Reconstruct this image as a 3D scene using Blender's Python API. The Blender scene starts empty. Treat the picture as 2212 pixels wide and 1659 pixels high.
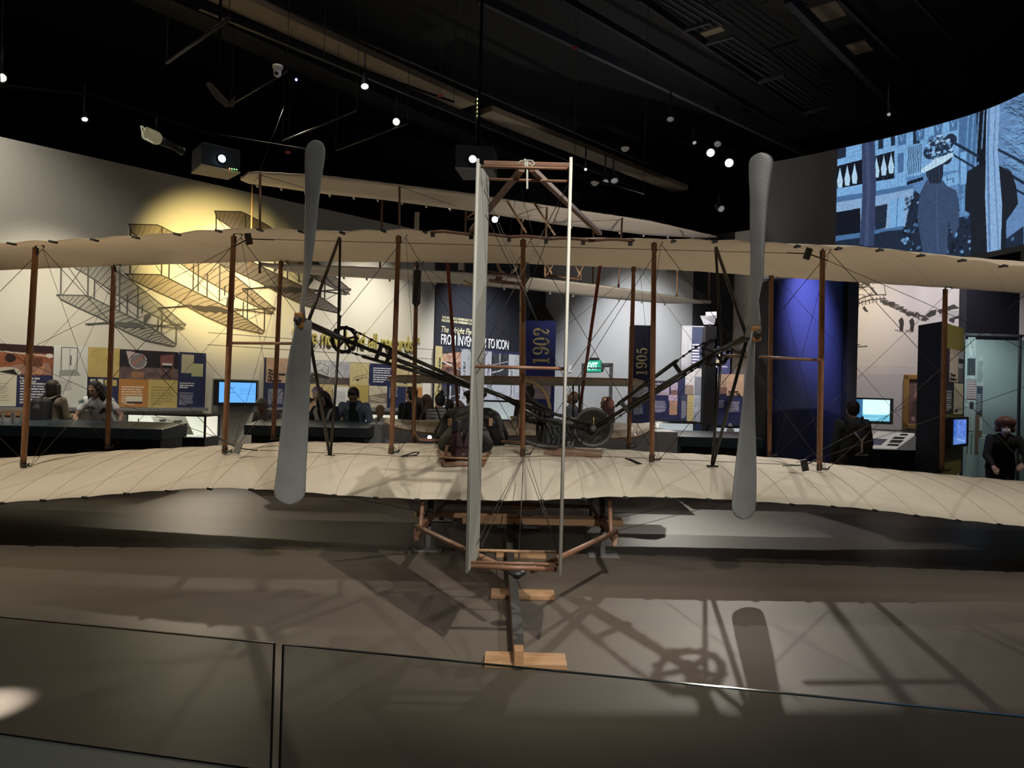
import bpy, bmesh, math, random
import numpy as np
from mathutils import Vector, Matrix
random.seed(7); np.random.seed(7)
sc = bpy.context.scene
COL = sc.collection

# ---------------------------------------------------------------- camera
F, CX, CY = 1600.0, 1106.0, 829.5
CAM = Vector((0, 0, 1.5))
pit, rol = math.atan(15.5 / F), math.atan(0.027)
FW = Vector((0, math.cos(pit), math.sin(pit)))
U0 = Vector((0, -math.sin(pit), math.cos(pit)))
RX = Vector((1, 0, 0)) * math.cos(rol) + U0 * math.sin(rol)
UP = U0 * math.cos(rol) - Vector((1, 0, 0)) * math.sin(rol)
cd = bpy.data.cameras.new('camera'); cam = bpy.data.objects.new('camera', cd); COL.objects.link(cam)
cd.sensor_fit = 'HORIZONTAL'; cd.sensor_width = 36; cd.lens = F / 2212 * 36
cd.clip_start = 0.05; cd.clip_end = 100
m = Matrix.Identity(4)
for i in range(3):
    m[i][0] = RX[i]; m[i][1] = UP[i]; m[i][2] = -FW[i]; m[i][3] = CAM[i]
cam.matrix_world = m
sc.camera = cam

def ray(px, py):
    return FW * F + RX * (px - CX) + UP * (CY - py)
def U(px, py, D):                        # the world point at distance D (world Y) seen at that place of the photograph
    d = ray(px, py); return CAM + d * (D / d.y)
def Z(px, py, z):                        # the world point at height z
    d = ray(px, py); return CAM + d * ((z - CAM.z) / d.z)

# ---------------------------------------------------------------- world, exposure, lights
w = bpy.data.worlds.new('world'); sc.world = w; w.use_nodes = True
w.node_tree.nodes['Background'].inputs[0].default_value = (0.50, 0.55, 0.7, 1)
w.node_tree.nodes['Background'].inputs[1].default_value = 0.012
vs = sc.view_settings
sc.display_settings.display_device = 'sRGB'
vs.view_transform = 'Standard'; vs.look = 'None'; vs.gamma = 1.0; vs.use_curve_mapping = False
vs.exposure = 0.0

def spot(name, loc, tgt, power, color, size=40, blend=0.5, radius=0.05):
    l = bpy.data.lights.new(name, 'SPOT'); l.energy = power; l.color = color
    l.spot_size = math.radians(size); l.spot_blend = blend; l.shadow_soft_size = radius
    o = bpy.data.objects.new(name, l); COL.objects.link(o)
    o.location = loc
    o.rotation_euler = (Vector(tgt) - Vector(loc)).to_track_quat('-Z', 'Y').to_euler()
    return o
def area(name, loc, tgt, power, color, sx, sy):
    l = bpy.data.lights.new(name, 'AREA'); l.energy = power; l.color = color
    l.shape = 'RECTANGLE'; l.size = sx; l.size_y = sy
    o = bpy.data.objects.new(name, l); COL.objects.link(o)
    o.location = loc
    o.rotation_euler = (Vector(tgt) - Vector(loc)).to_track_quat('-Z', 'Y').to_euler()
    return o
WARM = (1.0, 0.86, 0.66); NEU = (1.0, 0.93, 0.82); COOL = (0.75, 0.85, 1.0)
# spotlights over the aeroplane; the last ones are added fill
KEYA = (3.75, 13.0, 5.75); KEYB = (1.5, 1.0, 6.0)
spot('spot_key_far', KEYA, (0.75, 4.9, 0.5), 900, NEU, 38, 0.8, 0.035)
spot('spot_key_near', KEYB, (0.0, 4.6, 0.3), 980, NEU, 38, 0.9, 0.03)
spot('spot_key_wide', (1.2, 0.6, 6.0), (0.2, 6.4, 0.9), 280, NEU, 60, 0.9, 0.05)
spot('spot_under_a', (2.4, 14.4, 4.4), (2.6, 6.9, 0.2), 950, NEU, 24, 0.8, 0.04)
spot('spot_under_b', (-5.15, 12.35, 3.0), (-2.3, 7.0, 0.2), 210, WARM, 34, 0.8, 0.04)
spot('spot_left_far', (-3.4, 11.0, 5.6), (-2.8, 6.6, 0.7), 260, WARM, 62, 0.8, 0.05)
spot('spot_right_near', (5.2, 2.2, 6.0), (4.0, 6.7, 0.9), 760, NEU, 56, 0.8, 0.05)
spot('spot_left_near', (-5.2, 2.2, 6.0), (-3.6, 6.7, 0.7), 1000, WARM, 56, 0.8, 0.05)
spot('spot_corner', (-3.2, 0.6, 6.0), (-2.08, 2.92, 0.2), 15000, (1.0, 0.92, 0.88), 3.8, 0.95, 0.02)
spot('spot_low_front', (1.2, -5.0, 3.85), (0.05, 6.0, 0.45), 900, NEU, 20, 0.8, 0.04)  # added low behind the camera to brighten the planks under the wing
for k, x in enumerate((-4.2, -1.4, 1.4, 4.2)):
    spot('over_wing_fill_%d' % k, (x, 6.4, 6.9), (x, 6.7, 2.7), 130, NEU, 52, 1.0, 0.08)  # added fill, shining through the upper wing cloth to brighten its underside
# added fill from below, without fixtures, to brighten the hanging aeroplane's underside
spot('fill_up_left', (-3.2, 9.9, 0.9), (-2.0, 11.8, 4.6), 420, WARM, 85, 0.9, 0.1)
spot('fill_up_right', (2.0, 10.6, 0.9), (2.2, 13.4, 4.8), 330, NEU, 85, 0.9, 0.1)
# wall washers: the left wall, the far wall and the mural
spot('wash_yellow', (-3.9, 9.2, 4.35), (-5.05, 12.4, 3.5), 1500, (1.0, 0.78, 0.30), 46, 1.0, 0.1)
spot('wash_left_a', (-5.6, 9.4, 5.0), (-6.8, 10.9, 1.2), 560, (1.0, 0.92, 0.74), 66, 1.0, 0.1)
spot('wash_left_b', (-4.4, 12.1, 5.2), (-4.7, 13.0, 1.2), 560, (1.0, 0.92, 0.74), 74, 1.0, 0.1)
spot('wash_left_c', (-1.9, 13.6, 5.3), (-2.8, 14.9, 1.0), 900, (1.0, 0.94, 0.82), 78, 1.0, 0.1)
spot('wash_left_top', (-7.6, 8.2, 6.2), (-7.8, 9.9, 3.9), 420, (1.0, 0.96, 0.88), 80, 1.0, 0.1)
spot('wash_navy', (0.0, 15.2, 5.0), (-0.6, 17.0, 1.8), 900, (0.94, 0.95, 1.0), 75, 1.0, 0.1)
spot('wash_far', (1.4, 15.0, 5.4), (2.4, 17.0, 1.5), 1100, (0.95, 0.97, 1.0), 76, 1.0, 0.1)
spot('wash_lilac', (3.4, 14.3, 4.8), (4.2, 15.4, 1.2), 900, (0.93, 0.80, 1.0), 62, 1.0, 0.1)
spot('wash_mural', (5.2, 12.1, 4.75), (5.9, 13.7, 3.1), 270, (1.0, 0.84, 0.62), 70, 1.0, 0.1)
spot('wash_mural_b', (6.3, 11.2, 4.6), (6.9, 12.9, 1.9), 340, (0.95, 0.88, 0.95), 90, 1.0, 0.1)
spot('wash_column', (3.4, 8.9, 5.2), (3.98, 9.95, 2.62), 3300, (0.50, 0.50, 1.0), 16, 1.0, 0.1)
spot('wash_panels', (2.4, 10.6, 5.2), (3.7, 13.0, 1.4), 1250, (0.95, 0.88, 1.0), 50, 1.0, 0.1)
spot('wash_partition', (6.0, 7.6, 4.4), (5.75, 9.2, 1.9), 160, (1.0, 0.95, 0.85), 45, 1.0, 0.1)
spot('wash_case', (6.3, 9.9, 3.0), (6.9, 10.9, 1.3), 130, (0.85, 0.97, 1.0), 95, 1.0, 0.1)
# unseen fill lamps added above the ceiling beams to lift the whole hall
for k, (x, y, p_) in enumerate(((-5, 4, 100), (0, 3, 80), (5, 4, 100), (-2.5, 7.5, 80), (3, 8, 80))):
    spot('fill_flood_%d' % k, (x, y, 7.5), (x, y, 0), p_, (1.0, 0.94, 0.86), 150, 1.0, 0.3)

# ---------------------------------------------------------------- materials
MATS = {}
def mat(name, col, rough=0.6, metal=0.0, noise=0.0, nscale=8.0, bump=0.0, bscale=60.0, stretch=(1, 1, 1), emit=None, estr=0.0, coat=0.0, spec=None):
    if name in MATS: return MATS[name]
    mt = bpy.data.materials.new(name); mt.use_nodes = True
    nt = mt.node_tree; b = nt.nodes['Principled BSDF']
    b.inputs['Base Color'].default_value = (*col, 1); b.inputs['Roughness'].default_value = rough
    b.inputs['Metallic'].default_value = metal
    if coat: b.inputs['Coat Weight'].default_value = coat
    if spec is not None: b.inputs['Specular IOR Level'].default_value = spec
    if emit: b.inputs['Emission Color'].default_value = (*emit, 1); b.inputs['Emission Strength'].default_value = estr
    if noise or bump:
        tc = nt.nodes.new('ShaderNodeTexCoord'); mp = nt.nodes.new('ShaderNodeMapping')
        mp.inputs['Scale'].default_value = stretch
        nt.links.new(tc.outputs['Object'], mp.inputs[0])
    if noise:
        n = nt.nodes.new('ShaderNodeTexNoise'); n.inputs['Scale'].default_value = nscale; n.inputs['Detail'].default_value = 6
        r = nt.nodes.new('ShaderNodeValToRGB')
        r.color_ramp.elements[0].position = 0.3; r.color_ramp.elements[1].position = 0.7
        r.color_ramp.elements[0].color = (*[c * (1 - noise) for c in col], 1)
        r.color_ramp.elements[1].color = (*[min(1, c * (1 + noise)) for c in col], 1)
        nt.links.new(mp.outputs[0], n.inputs['Vector']); nt.links.new(n.outputs['Fac'], r.inputs[0]); nt.links.new(r.outputs[0], b.inputs['Base Color'])
    if bump:
        n2 = nt.nodes.new('ShaderNodeTexNoise'); n2.inputs['Scale'].default_value = bscale; n2.inputs['Detail'].default_value = 4
        bp = nt.nodes.new('ShaderNodeBump'); bp.inputs['Strength'].default_value = bump; bp.inputs['Distance'].default_value = 0.01
        nt.links.new(mp.outputs[0], n2.inputs['Vector']); nt.links.new(n2.outputs['Fac'], bp.inputs['Height']); nt.links.new(bp.outputs[0], b.inputs['Normal'])
    MATS[name] = mt; return mt
def emat(name, col, s):
    if name in MATS: return MATS[name]
    return mat(name, (0.02, 0.02, 0.02), 0.4, emit=col, estr=s)
def colmat(name, rough=0.6, emis=0.0):
    if name in MATS: return MATS[name]
    mt = bpy.data.materials.new(name); mt.use_nodes = True; nt = mt.node_tree; b = nt.nodes['Principled BSDF']
    a = nt.nodes.new('ShaderNodeAttribute'); a.attribute_name = 'Col'
    b.inputs['Roughness'].default_value = rough
    if emis:
        b.inputs['Base Color'].default_value = (0.03, 0.03, 0.03, 1)
        nt.links.new(a.outputs['Color'], b.inputs['Emission Color']); b.inputs['Emission Strength'].default_value = emis
    else: nt.links.new(a.outputs['Color'], b.inputs['Base Color'])
    MATS[name] = mt; return mt

def cloth_mat_(name, col, sscale, trf):
    """unbleached muslin with faint diagonal seams"""
    mt = mat(name, col, 0.85, noise=0.05, nscale=3.0, bump=0.15, bscale=500)
    nt = mt.node_tree; b = nt.nodes['Principled BSDF']; tc = nt.nodes.new('ShaderNodeTexCoord'); mp = nt.nodes.new('ShaderNodeMapping')
    mp.inputs['Rotation'].default_value = (0, 0, math.radians(40)); nt.links.new(tc.outputs['Object'], mp.inputs[0])
    wv = nt.nodes.new('ShaderNodeTexWave'); wv.inputs['Scale'].default_value = sscale; nt.links.new(mp.outputs[0], wv.inputs['Vector'])
    r = nt.nodes.new('ShaderNodeValToRGB'); r.color_ramp.elements[0].position = 0.985; r.color_ramp.elements[0].color = (1, 1, 1, 1)
    r.color_ramp.elements[1].position = 1.0; r.color_ramp.elements[1].color = (0.86, 0.84, 0.8, 1)
    nt.links.new(wv.outputs['Fac'], r.inputs[0]); mx = nt.nodes.new('ShaderNodeMixRGB'); mx.blend_type = 'MULTIPLY'; mx.inputs[0].default_value = 1
    old = b.inputs['Base Color'].links[0].from_socket
    nt.links.new(old, mx.inputs[1]); nt.links.new(r.outputs[0], mx.inputs[2]); nt.links.new(mx.outputs[0], b.inputs['Base Color'])
    if not trf: return mt
    tr = nt.nodes.new('ShaderNodeBsdfTranslucent'); tr.inputs[0].default_value = (0.85, 0.76, 0.63, 1); ms = nt.nodes.new('ShaderNodeMixShader'); ms.inputs[0].default_value = trf
    out = [n for n in nt.nodes if n.type == 'OUTPUT_MATERIAL'][0]; nt.links.new(b.outputs[0], ms.inputs[1]); nt.links.new(tr.outputs[0], ms.inputs[2]); nt.links.new(ms.outputs[0], out.inputs[0])
    return mt
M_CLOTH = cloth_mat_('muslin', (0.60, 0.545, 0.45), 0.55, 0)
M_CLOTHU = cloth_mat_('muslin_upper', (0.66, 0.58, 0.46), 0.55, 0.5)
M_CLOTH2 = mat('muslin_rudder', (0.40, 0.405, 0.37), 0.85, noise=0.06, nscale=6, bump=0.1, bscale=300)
M_CLOTH3 = mat('muslin_pale', (0.62, 0.54, 0.45), 0.85, noise=0.05, nscale=5)
M_WOOD = mat('spruce', (0.27, 0.125, 0.06), 0.45, noise=0.3, nscale=10, stretch=(6, 6, 1))
M_WOODH = mat('spruce_lying', (0.235, 0.122, 0.075), 0.45, noise=0.25, nscale=8, stretch=(1, 5, 5))
M_WOODL = mat('ash_light', (0.50, 0.30, 0.17), 0.5, noise=0.2, nscale=8, stretch=(4, 4, 1))
M_BOARD = mat('pine_board', (0.46, 0.27, 0.14), 0.5, noise=0.22, nscale=4, stretch=(1, 14, 14))
M_BLOCK = mat('hub_wood', (0.62, 0.28, 0.08), 0.45, noise=0.2, nscale=30)
M_BLACK = mat('black_iron', (0.018, 0.018, 0.018), 0.45, noise=0.4, nscale=30)
M_DARKT = mat('dark_tube', (0.035, 0.034, 0.028), 0.35, metal=0.4, noise=0.3, nscale=20)
M_STEEL = mat('steel', (0.35, 0.34, 0.32), 0.35, metal=0.9)
M_STEELD = mat('steel_worn', (0.12, 0.12, 0.12), 0.5, metal=0.6, noise=0.3, nscale=15)
M_PROP = mat('aluminium_paint', (0.35, 0.37, 0.38), 0.42, metal=0.25, noise=0.10, nscale=5, bump=0.08, bscale=60)
M_WIRE = mat('wire', (0.05, 0.042, 0.035), 0.5, metal=0.3)
M_ENG = mat('engine_paint', (0.02, 0.028, 0.04), 0.5, noise=0.3, nscale=20)
M_GREYM = mat('grey_paint', (0.20, 0.20, 0.20), 0.5)
M_BLK = mat('matt_black', (0.008, 0.008, 0.009), 0.6)
M_CNTR = mat('counter_black', (0.010, 0.011, 0.013), 0.35)
M_TEAL = mat('counter_teal', (0.035, 0.062, 0.085), 0.4)
M_WHITE = mat('white_paint', (0.75, 0.74, 0.70), 0.5)
M_NAVY = mat('navy_paint', (0.018, 0.022, 0.065), 0.6)
M_NAVYB = mat('banner_blue', (0.03, 0.05, 0.30), 0.5)
M_LET = mat('letter_gold', (0.80, 0.70, 0.36), 0.4)
M_LETW = mat('letter_white', (0.9, 0.9, 0.9), 0.5)
M_LETK = mat('letter_black', (0.01, 0.01, 0.01), 0.6)
def glassmat():
    mt = bpy.data.materials.new('clear_glass'); mt.use_nodes = True; b = mt.node_tree.nodes['Principled BSDF']
    b.inputs['Base Color'].default_value = (0.93, 0.97, 0.96, 1); b.inputs['Roughness'].default_value = 0.0
    b.inputs['Transmission Weight'].default_value = 1.0; b.inputs['IOR'].default_value = 1.45; return mt
M_GLASS = glassmat()
def thinglass():
    mt = bpy.data.materials.new('pane_glass'); mt.use_nodes = True; nt = mt.node_tree
    for n in list(nt.nodes): nt.nodes.remove(n)
    o = nt.nodes.new('ShaderNodeOutputMaterial'); t = nt.nodes.new('ShaderNodeBsdfTransparent'); g = nt.nodes.new('ShaderNodeBsdfGlossy')
    g.inputs['Roughness'].default_value = 0.02; t.inputs['Color'].default_value = (0.90, 0.94, 0.93, 1)
    fr = nt.nodes.new('ShaderNodeFresnel'); ge = nt.nodes.new('ShaderNodeNewGeometry'); mr = nt.nodes.new('ShaderNodeMapRange'); mr.inputs[3].default_value = 1.42; mr.inputs[4].default_value = 1 / 1.42; nt.links.new(ge.outputs['Backfacing'], mr.inputs[0]); nt.links.new(mr.outputs[0], fr.inputs['IOR']); mx = nt.nodes.new('ShaderNodeMixShader')
    nt.links.new(fr.outputs[0], mx.inputs[0]); nt.links.new(t.outputs[0], mx.inputs[1]); nt.links.new(g.outputs[0], mx.inputs[2]); nt.links.new(mx.outputs[0], o.inputs[0])
    return mt
M_PANE = thinglass()
M_PANED = thinglass(); M_PANED.node_tree.nodes['Transparent BSDF'].inputs[0].default_value = (0.84, 0.855, 0.84, 1)

# ---------------------------------------------------------------- mesh helpers
ORG = {}
def tag(o, label=None, cat=None, group=None, kind=None):
    if label: o['label'] = label
    if cat: o['category'] = cat
    if group: o['group'] = group
    if kind: o['kind'] = kind
    return o
def wo(o): return ORG.get(o.name, Vector((0, 0, 0)))
def thing(name, loc, label, cat, group=None):
    o = bpy.data.objects.new(name, None); COL.objects.link(o); o.empty_display_size = 0.1
    o.location = loc; ORG[o.name] = Vector(loc)
    return tag(o, label, cat, group)
def link(name, me, parent, origin):
    o = bpy.data.objects.new(name, me); COL.objects.link(o)
    ORG[o.name] = Vector(origin)
    if parent: o.parent = parent; o.location = Vector(origin) - wo(parent)
    else: o.location = origin
    return o
class MB:
    def __init__(s): s.v = []; s.f = []; s.m = []; s.mi = 0; s.sm = []
    def add(s, vs_, fs, smooth=False):
        b = len(s.v); s.v += [tuple(v) for v in vs_]
        for f in fs: s.f.append([b + i for i in f]); s.m.append(s.mi); s.sm.append(smooth)
        return s
    def mat(s, i): s.mi = i; return s
    def box(s, c, size, rot=None):
        c = Vector(c); hx, hy, hz = [d / 2 for d in size]
        vs_ = [Vector((x, y, z)) for x in (-hx, hx) for y in (-hy, hy) for z in (-hz, hz)]
        if rot is not None: vs_ = [rot @ v for v in vs_]
        return s.add([c + v for v in vs_], [(0, 1, 3, 2), (4, 6, 7, 5), (0, 4, 5, 1), (2, 3, 7, 6), (0, 2, 6, 4), (1, 5, 7, 3)])
    def beam(s, a, b, w_, h_, up=(0, 0, 1), w2=None, h2=None):
        a = Vector(a); b = Vector(b); d = (b - a).normalized(); u = Vector(up)
        r = d.cross(u)
        if r.length < 1e-4: r = d.cross(Vector((1, 0, 0)))
        r.normalize(); u = r.cross(d).normalized(); w2 = w2 or w_; h2 = h2 or h_
        vs_ = []
        for p, ww, hh in ((a, w_, h_), (b, w2, h2)):
            vs_ += [p + r * (sx * ww / 2) + u * (sy * hh / 2) for sx, sy in ((-1, -1), (1, -1), (1, 1), (-1, 1))]
        return s.add(vs_, [(3, 2, 1, 0), (4, 5, 6, 7), (0, 1, 5, 4), (1, 2, 6, 5), (2, 3, 7, 6), (3, 0, 4, 7)])
    def tube(s, pts, r, n=8, cap=True, flat=1.0):
        pts = [Vector(p) for p in pts]; rs = r if isinstance(r, (list, tuple)) else [r] * len(pts)
        t0 = (pts[1] - pts[0]).normalized(); u = t0.orthogonal().normalized(); vs_ = []; fs = []
        for i, p in enumerate(pts):
            t = (pts[min(i + 1, len(pts) - 1)] - pts[max(i - 1, 0)]).normalized()
            u = (u - t * u.dot(t)).normalized(); w_ = t.cross(u)
            vs_ += [p + (u * math.cos(a) + w_ * math.sin(a) * flat) * rs[i] for a in [2 * math.pi * k / n for k in range(n)]]
        for i in range(len(pts) - 1):
            for k in range(n):
                k2 = (k + 1) % n; fs.append((i * n + k, i * n + k2, (i + 1) * n + k2, (i + 1) * n + k))
        if cap: fs.append(tuple(range(n))[::-1]); fs.append(tuple((len(pts) - 1) * n + k for k in range(n)))
        return s.add(vs_, fs, True)
    def lathe(s, c, axis, prof, n=24, caps=True):
        c = Vector(c); ax = Vector(axis).normalized(); u = ax.orthogonal().normalized(); w_ = ax.cross(u); vs_ = []; fs = []
        for (h, r) in prof:
            vs_ += [c + ax * h + (u * math.cos(2 * math.pi * k / n) + w_ * math.sin(2 * math.pi * k / n)) * max(r, 1e-5) for k in range(n)]
        for i in range(len(prof) - 1):
            for k in range(n):
                k2 = (k + 1) % n; fs.append((i * n + k, i * n + k2, (i + 1) * n + k2, (i + 1) * n + k))
        if caps: fs.append(tuple(range(n))[::-1]); fs.append(tuple((len(prof) - 1) * n + k for k in range(n)))
        return s.add(vs_, fs, True)
    def ell(s, c, rad, rot=None, n=12, mm=8):
        vs_ = []; fs = []; c = Vector(c)
        for i in range(mm + 1):
            th = math.pi * i / mm
            for k in range(n):
                a = 2 * math.pi * k / n; v = Vector((rad[0] * math.sin(th) * math.cos(a), rad[1] * math.sin(th) * math.sin(a), rad[2] * math.cos(th)))
                if i in (0, mm): v += Vector((math.cos(a), math.sin(a), 0)) * 1e-4
                if rot is not None: v = rot @ v
                vs_.append(c + v)
        for i in range(mm):
            for k in range(n):
                k2 = (k + 1) % n; fs.append((i * n + k, (i + 1) * n + k, (i + 1) * n + k2, i * n + k2))
        fs.append(tuple(range(n))); fs.append(tuple(mm * n + k for k in range(n))[::-1])
        return s.add(vs_, fs, True)
    def cap(s, a, b, ra, rb, n=12):                 # tapered limb with round ends
        a = Vector(a); b = Vector(b); d = (b - a); L = d.length; d.normalize(); pts = []; rs = []
        for t in (0.05, 0.35, 0.7): pts.append(a - d * ra * (1 - t)); rs.append(ra * math.sqrt(max(0, 1 - (1 - t) ** 2)))
        pts.append(a); rs.append(ra); pts.append(b); rs.append(rb)
        for t in (0.7, 0.35, 0.05): pts.append(b + d * rb * (1 - t)); rs.append(rb * math.sqrt(max(0, 1 - (1 - t) ** 2)))
        return s.tube(pts, rs, n)
    def prism(s, pts, off):                          # planar polygon (3D points) extruded by vector off
        n = len(pts); pts = [Vector(p) for p in pts]; off = Vector(off)
        fs = [tuple(range(n)), tuple(range(2 * n - 1, n - 1, -1))] + [(i, i + n, (i + 1) % n + n, (i + 1) % n) for i in range(n)]
        return s.add(pts + [p + off for p in pts], fs)
    def build(s, name, mats, parent=None, bevel=0.0, origin=None):
        vs_ = np.array(s.v, dtype=float)
        if origin is None: origin = Vector((vs_.min(0) + vs_.max(0)) / 2)
        me = bpy.data.meshes.new(name); me.from_pydata((vs_ - np.array(origin)).tolist(), [], s.f)
        mats = mats if isinstance(mats, (list, tuple)) else [mats]
        for mm in mats: me.materials.append(mm)
        me.polygons.foreach_set('material_index', s.m); me.polygons.foreach_set('use_smooth', s.sm); me.update()
        bm = bmesh.new(); bm.from_mesh(me); bmesh.ops.recalc_face_normals(bm, faces=bm.faces); bm.to_mesh(me); bm.free()
        o = link(name, me, parent, origin)
        if bevel:
            md = o.modifiers.new('bevel', 'BEVEL'); md.width = bevel; md.segments = 2; md.limit_method = 'ANGLE'; md.angle_limit = 0.7
        return o
    def remesh(s, name, mats, parent=None, vox=0.012, smooth=2, origin=None):      # fuse overlapping solids into one continuous skin
        vs_ = np.array(s.v, dtype=float)
        if origin is None: origin = Vector((vs_.min(0) + vs_.max(0)) / 2)
        me = bpy.data.meshes.new('tmp'); me.from_pydata((vs_ - np.array(origin)).tolist(), [], s.f)
        bm = bmesh.new(); bm.from_mesh(me); bmesh.ops.recalc_face_normals(bm, faces=bm.faces); bm.to_mesh(me); bm.free()
        t = bpy.data.objects.new('tmp', me); COL.objects.link(t)
        r = t.modifiers.new('r', 'REMESH'); r.mode = 'VOXEL'; r.voxel_size = vox
        q = t.modifiers.new('s', 'SMOOTH'); q.iterations = smooth; q.factor = 0.5
        dg = bpy.context.evaluated_depsgraph_get(); dg.update()
        m2 = bpy.data.meshes.new_from_object(t.evaluated_get(dg)); m2.name = name
        bpy.data.objects.remove(t); bpy.data.meshes.remove(me)
        m2.polygons.foreach_set('use_smooth', [True] * len(m2.polygons)); m2.materials.clear()
        for mm in (mats if isinstance(mats, (list, tuple)) else [mats]): m2.materials.append(mm)
        return link(name, m2, parent, origin)

# ---------------------------------------------------------------- planes that carry graphics
class Plane:
    def __init__(s, p, d, toward=CAM):
        s.p = Vector((p[0], p[1], 0)); s.d = Vector((d[0], d[1], 0)).normalized(); s.n = Vector((s.d.y, -s.d.x, 0))
        if (toward - s.p).dot(s.n) < 0: s.n = -s.n
    def hit(s, px, py):
        d = ray(px, py); t = (s.p - Vector((CAM.x, CAM.y, 0))).dot(s.n) / Vector((d.x, d.y, 0)).dot(s.n); q = CAM + d * t
        return ((q - s.p).dot(s.d), q.z)
    def pt(s, a, z, off=0.0): return s.p + s.d * a + s.n * off + Vector((0, 0, z))
    def off(s, o): q = Plane((0, 0), (1, 0)); q.p = s.p + s.n * o; q.d = s.d; q.n = s.n; return q
    def rect(s, x0, yt, x1, yb, mid=None):           # rectangle on the plane from a photographed one (top-left, bottom-right)
        ym = (yt + yb) / 2
        a0 = s.hit(x0, ym)[0]; a1 = s.hit(x1, ym)[0]; z1 = s.hit(x0, yt)[1]; z0 = s.hit(x0, yb)[1]
        return a0, a1, z0, z1
    def box(s, mb, a0, a1, z0, z1, o0, o1):
        vs_ = [s.pt(a, z, o) for a in (a0, a1) for z in (z0, z1) for o in (o0, o1)]
        return mb.add(vs_, [(0, 1, 3, 2), (4, 6, 7, 5), (0, 4, 5, 1), (2, 3, 7, 6), (0, 2, 6, 4), (1, 5, 7, 3)])
class Img:
    """a small picture drawn in the surface's own coordinates, carried as colours of a fine mesh"""
    def __init__(s, a0, a1, z0, z1, n, col):
        s.a0, s.a1, s.z0, s.z1 = a0, a1, z0, z1; asp = abs((z1 - z0) / (a1 - a0)); s.w = n; s.h = max(4, int(n * asp))
        s.X, s.Y = np.meshgrid(np.linspace(a0, a1, s.w), np.linspace(z0, z1, s.h)); s.c = np.ones((s.h, s.w, 3)) * np.array(col)
        s.u = (s.X - a0) / (a1 - a0); s.v = (s.Y - z0) / (z1 - z0)
    def put(s, mask, col, al=1.0): s.c[mask] = s.c[mask] * (1 - al) + np.array(col) * al; return s
    def poly(s, pts, col, al=1.0):
        X, Y = s.X, s.Y; ins = np.zeros(X.shape, bool); n = len(pts); j = n - 1
        for i in range(n):
            xi, yi = pts[i]; xj, yj = pts[j]
            c = ((yi > Y) != (yj > Y)) & (X < (xj - xi) * (Y - yi) / (yj - yi + 1e-12) + xi); ins ^= c; j = i
        return s.put(ins, col, al)
    def P(s, uv): return [(s.a0 + u * (s.a1 - s.a0), s.z0 + v * (s.z1 - s.z0)) for u, v in uv]
    def upoly(s, uv, col, al=1.0): return s.poly(s.P(uv), col, al)
    def urect(s, u0, v0, u1, v1, col, al=1.0): return s.put((s.u >= u0) & (s.u <= u1) & (s.v >= v0) & (s.v <= v1), col, al)
    def uell(s, cu, cv, ru, rv, col, al=1.0): return s.put(((s.u - cu) / ru) ** 2 + ((s.v - cv) / rv) ** 2 < 1, col, al)
    def line(s, pts, wd, col, al=1.0):
        for (xa, ya), (xb, yb) in zip(pts[:-1], pts[1:]):
            dx, dy = xb - xa, yb - ya; L = dx * dx + dy * dy + 1e-12
            t = np.clip(((s.X - xa) * dx + (s.Y - ya) * dy) / L, 0, 1)
            s.put((s.X - xa - t * dx) ** 2 + (s.Y - ya - t * dy) ** 2 < wd * wd / 4, col, al)
        return s
    def uline(s, uv, wu, col, al=1.0): return s.line(s.P(uv), wu * abs(s.a1 - s.a0), col, al)
    def noise(s, amp, k=8, mask=None):
        g = np.random.rand(k + 2, k * 2 + 2); yy = s.v * k; xx = s.u * k * 2; y0 = yy.astype(int); x0 = xx.astype(int)
        y0 = np.clip(y0, 0, k); x0 = np.clip(x0, 0, 2 * k); fy = yy - y0; fx = xx - x0; fy = fy * fy * (3 - 2 * fy); fx = fx * fx * (3 - 2 * fx)
        n = (g[y0, x0] * (1 - fx) + g[y0, x0 + 1] * fx) * (1 - fy) + (g[y0 + 1, x0] * (1 - fx) + g[y0 + 1, x0 + 1] * fx) * fy
        f = 1 + amp * (n - 0.5) * 2
        if mask is not None: f = np.where(mask, f, 1)
        s.c = np.clip(s.c * f[..., None], 0, 1); return s
    def text(s, u0, v0, u1, v1, n, col, fill=0.55, al=0.9):       # lines of print too small to read
        rnd = random.Random(int(u0 * 991 + v0 * 77 + n)); H = (v1 - v0) / n
        for i in range(n):
            y = v1 - (i + 1) * H; x = u0; end = u1 if i < n - 1 else u0 + (u1 - u0) * 0.6; end -= (u1 - u0) * rnd.uniform(0, 0.15)
            while x < end:
                wl = (u1 - u0) * rnd.uniform(0.10, 0.30); s.urect(x, y, min(end, x + wl), y + H * fill, col, al); x += wl + (u1 - u0) * 0.025
        return s
    def build(s, name, pl, off, parent, mt, fn=None):
        pts = np.zeros((s.h * s.w, 3))
        if fn is None:
            b = np.array(pl.p) + np.array(pl.n) * off
            pts = b[None, :] + s.X.reshape(-1, 1) * np.array(pl.d)[None, :]; pts[:, 2] = s.Y.reshape(-1)
        else: pts = fn(s.X.reshape(-1), s.Y.reshape(-1))
        o0 = Vector((pts.min(0) + pts.max(0)) / 2); idx = np.arange(s.h * s.w).reshape(s.h, s.w)
        fs = np.stack([idx[:-1, :-1], idx[:-1, 1:], idx[1:, 1:], idx[1:, :-1]], -1).reshape(-1, 4)
        me = bpy.data.meshes.new(name); me.from_pydata((pts - np.array(o0)).tolist(), [], fs.tolist())
        ca = me.color_attributes.new('Col', 'FLOAT_COLOR', 'POINT'); lin = np.ones((s.h * s.w, 4)); lin[:, :3] = s.c.reshape(-1, 3)
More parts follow.
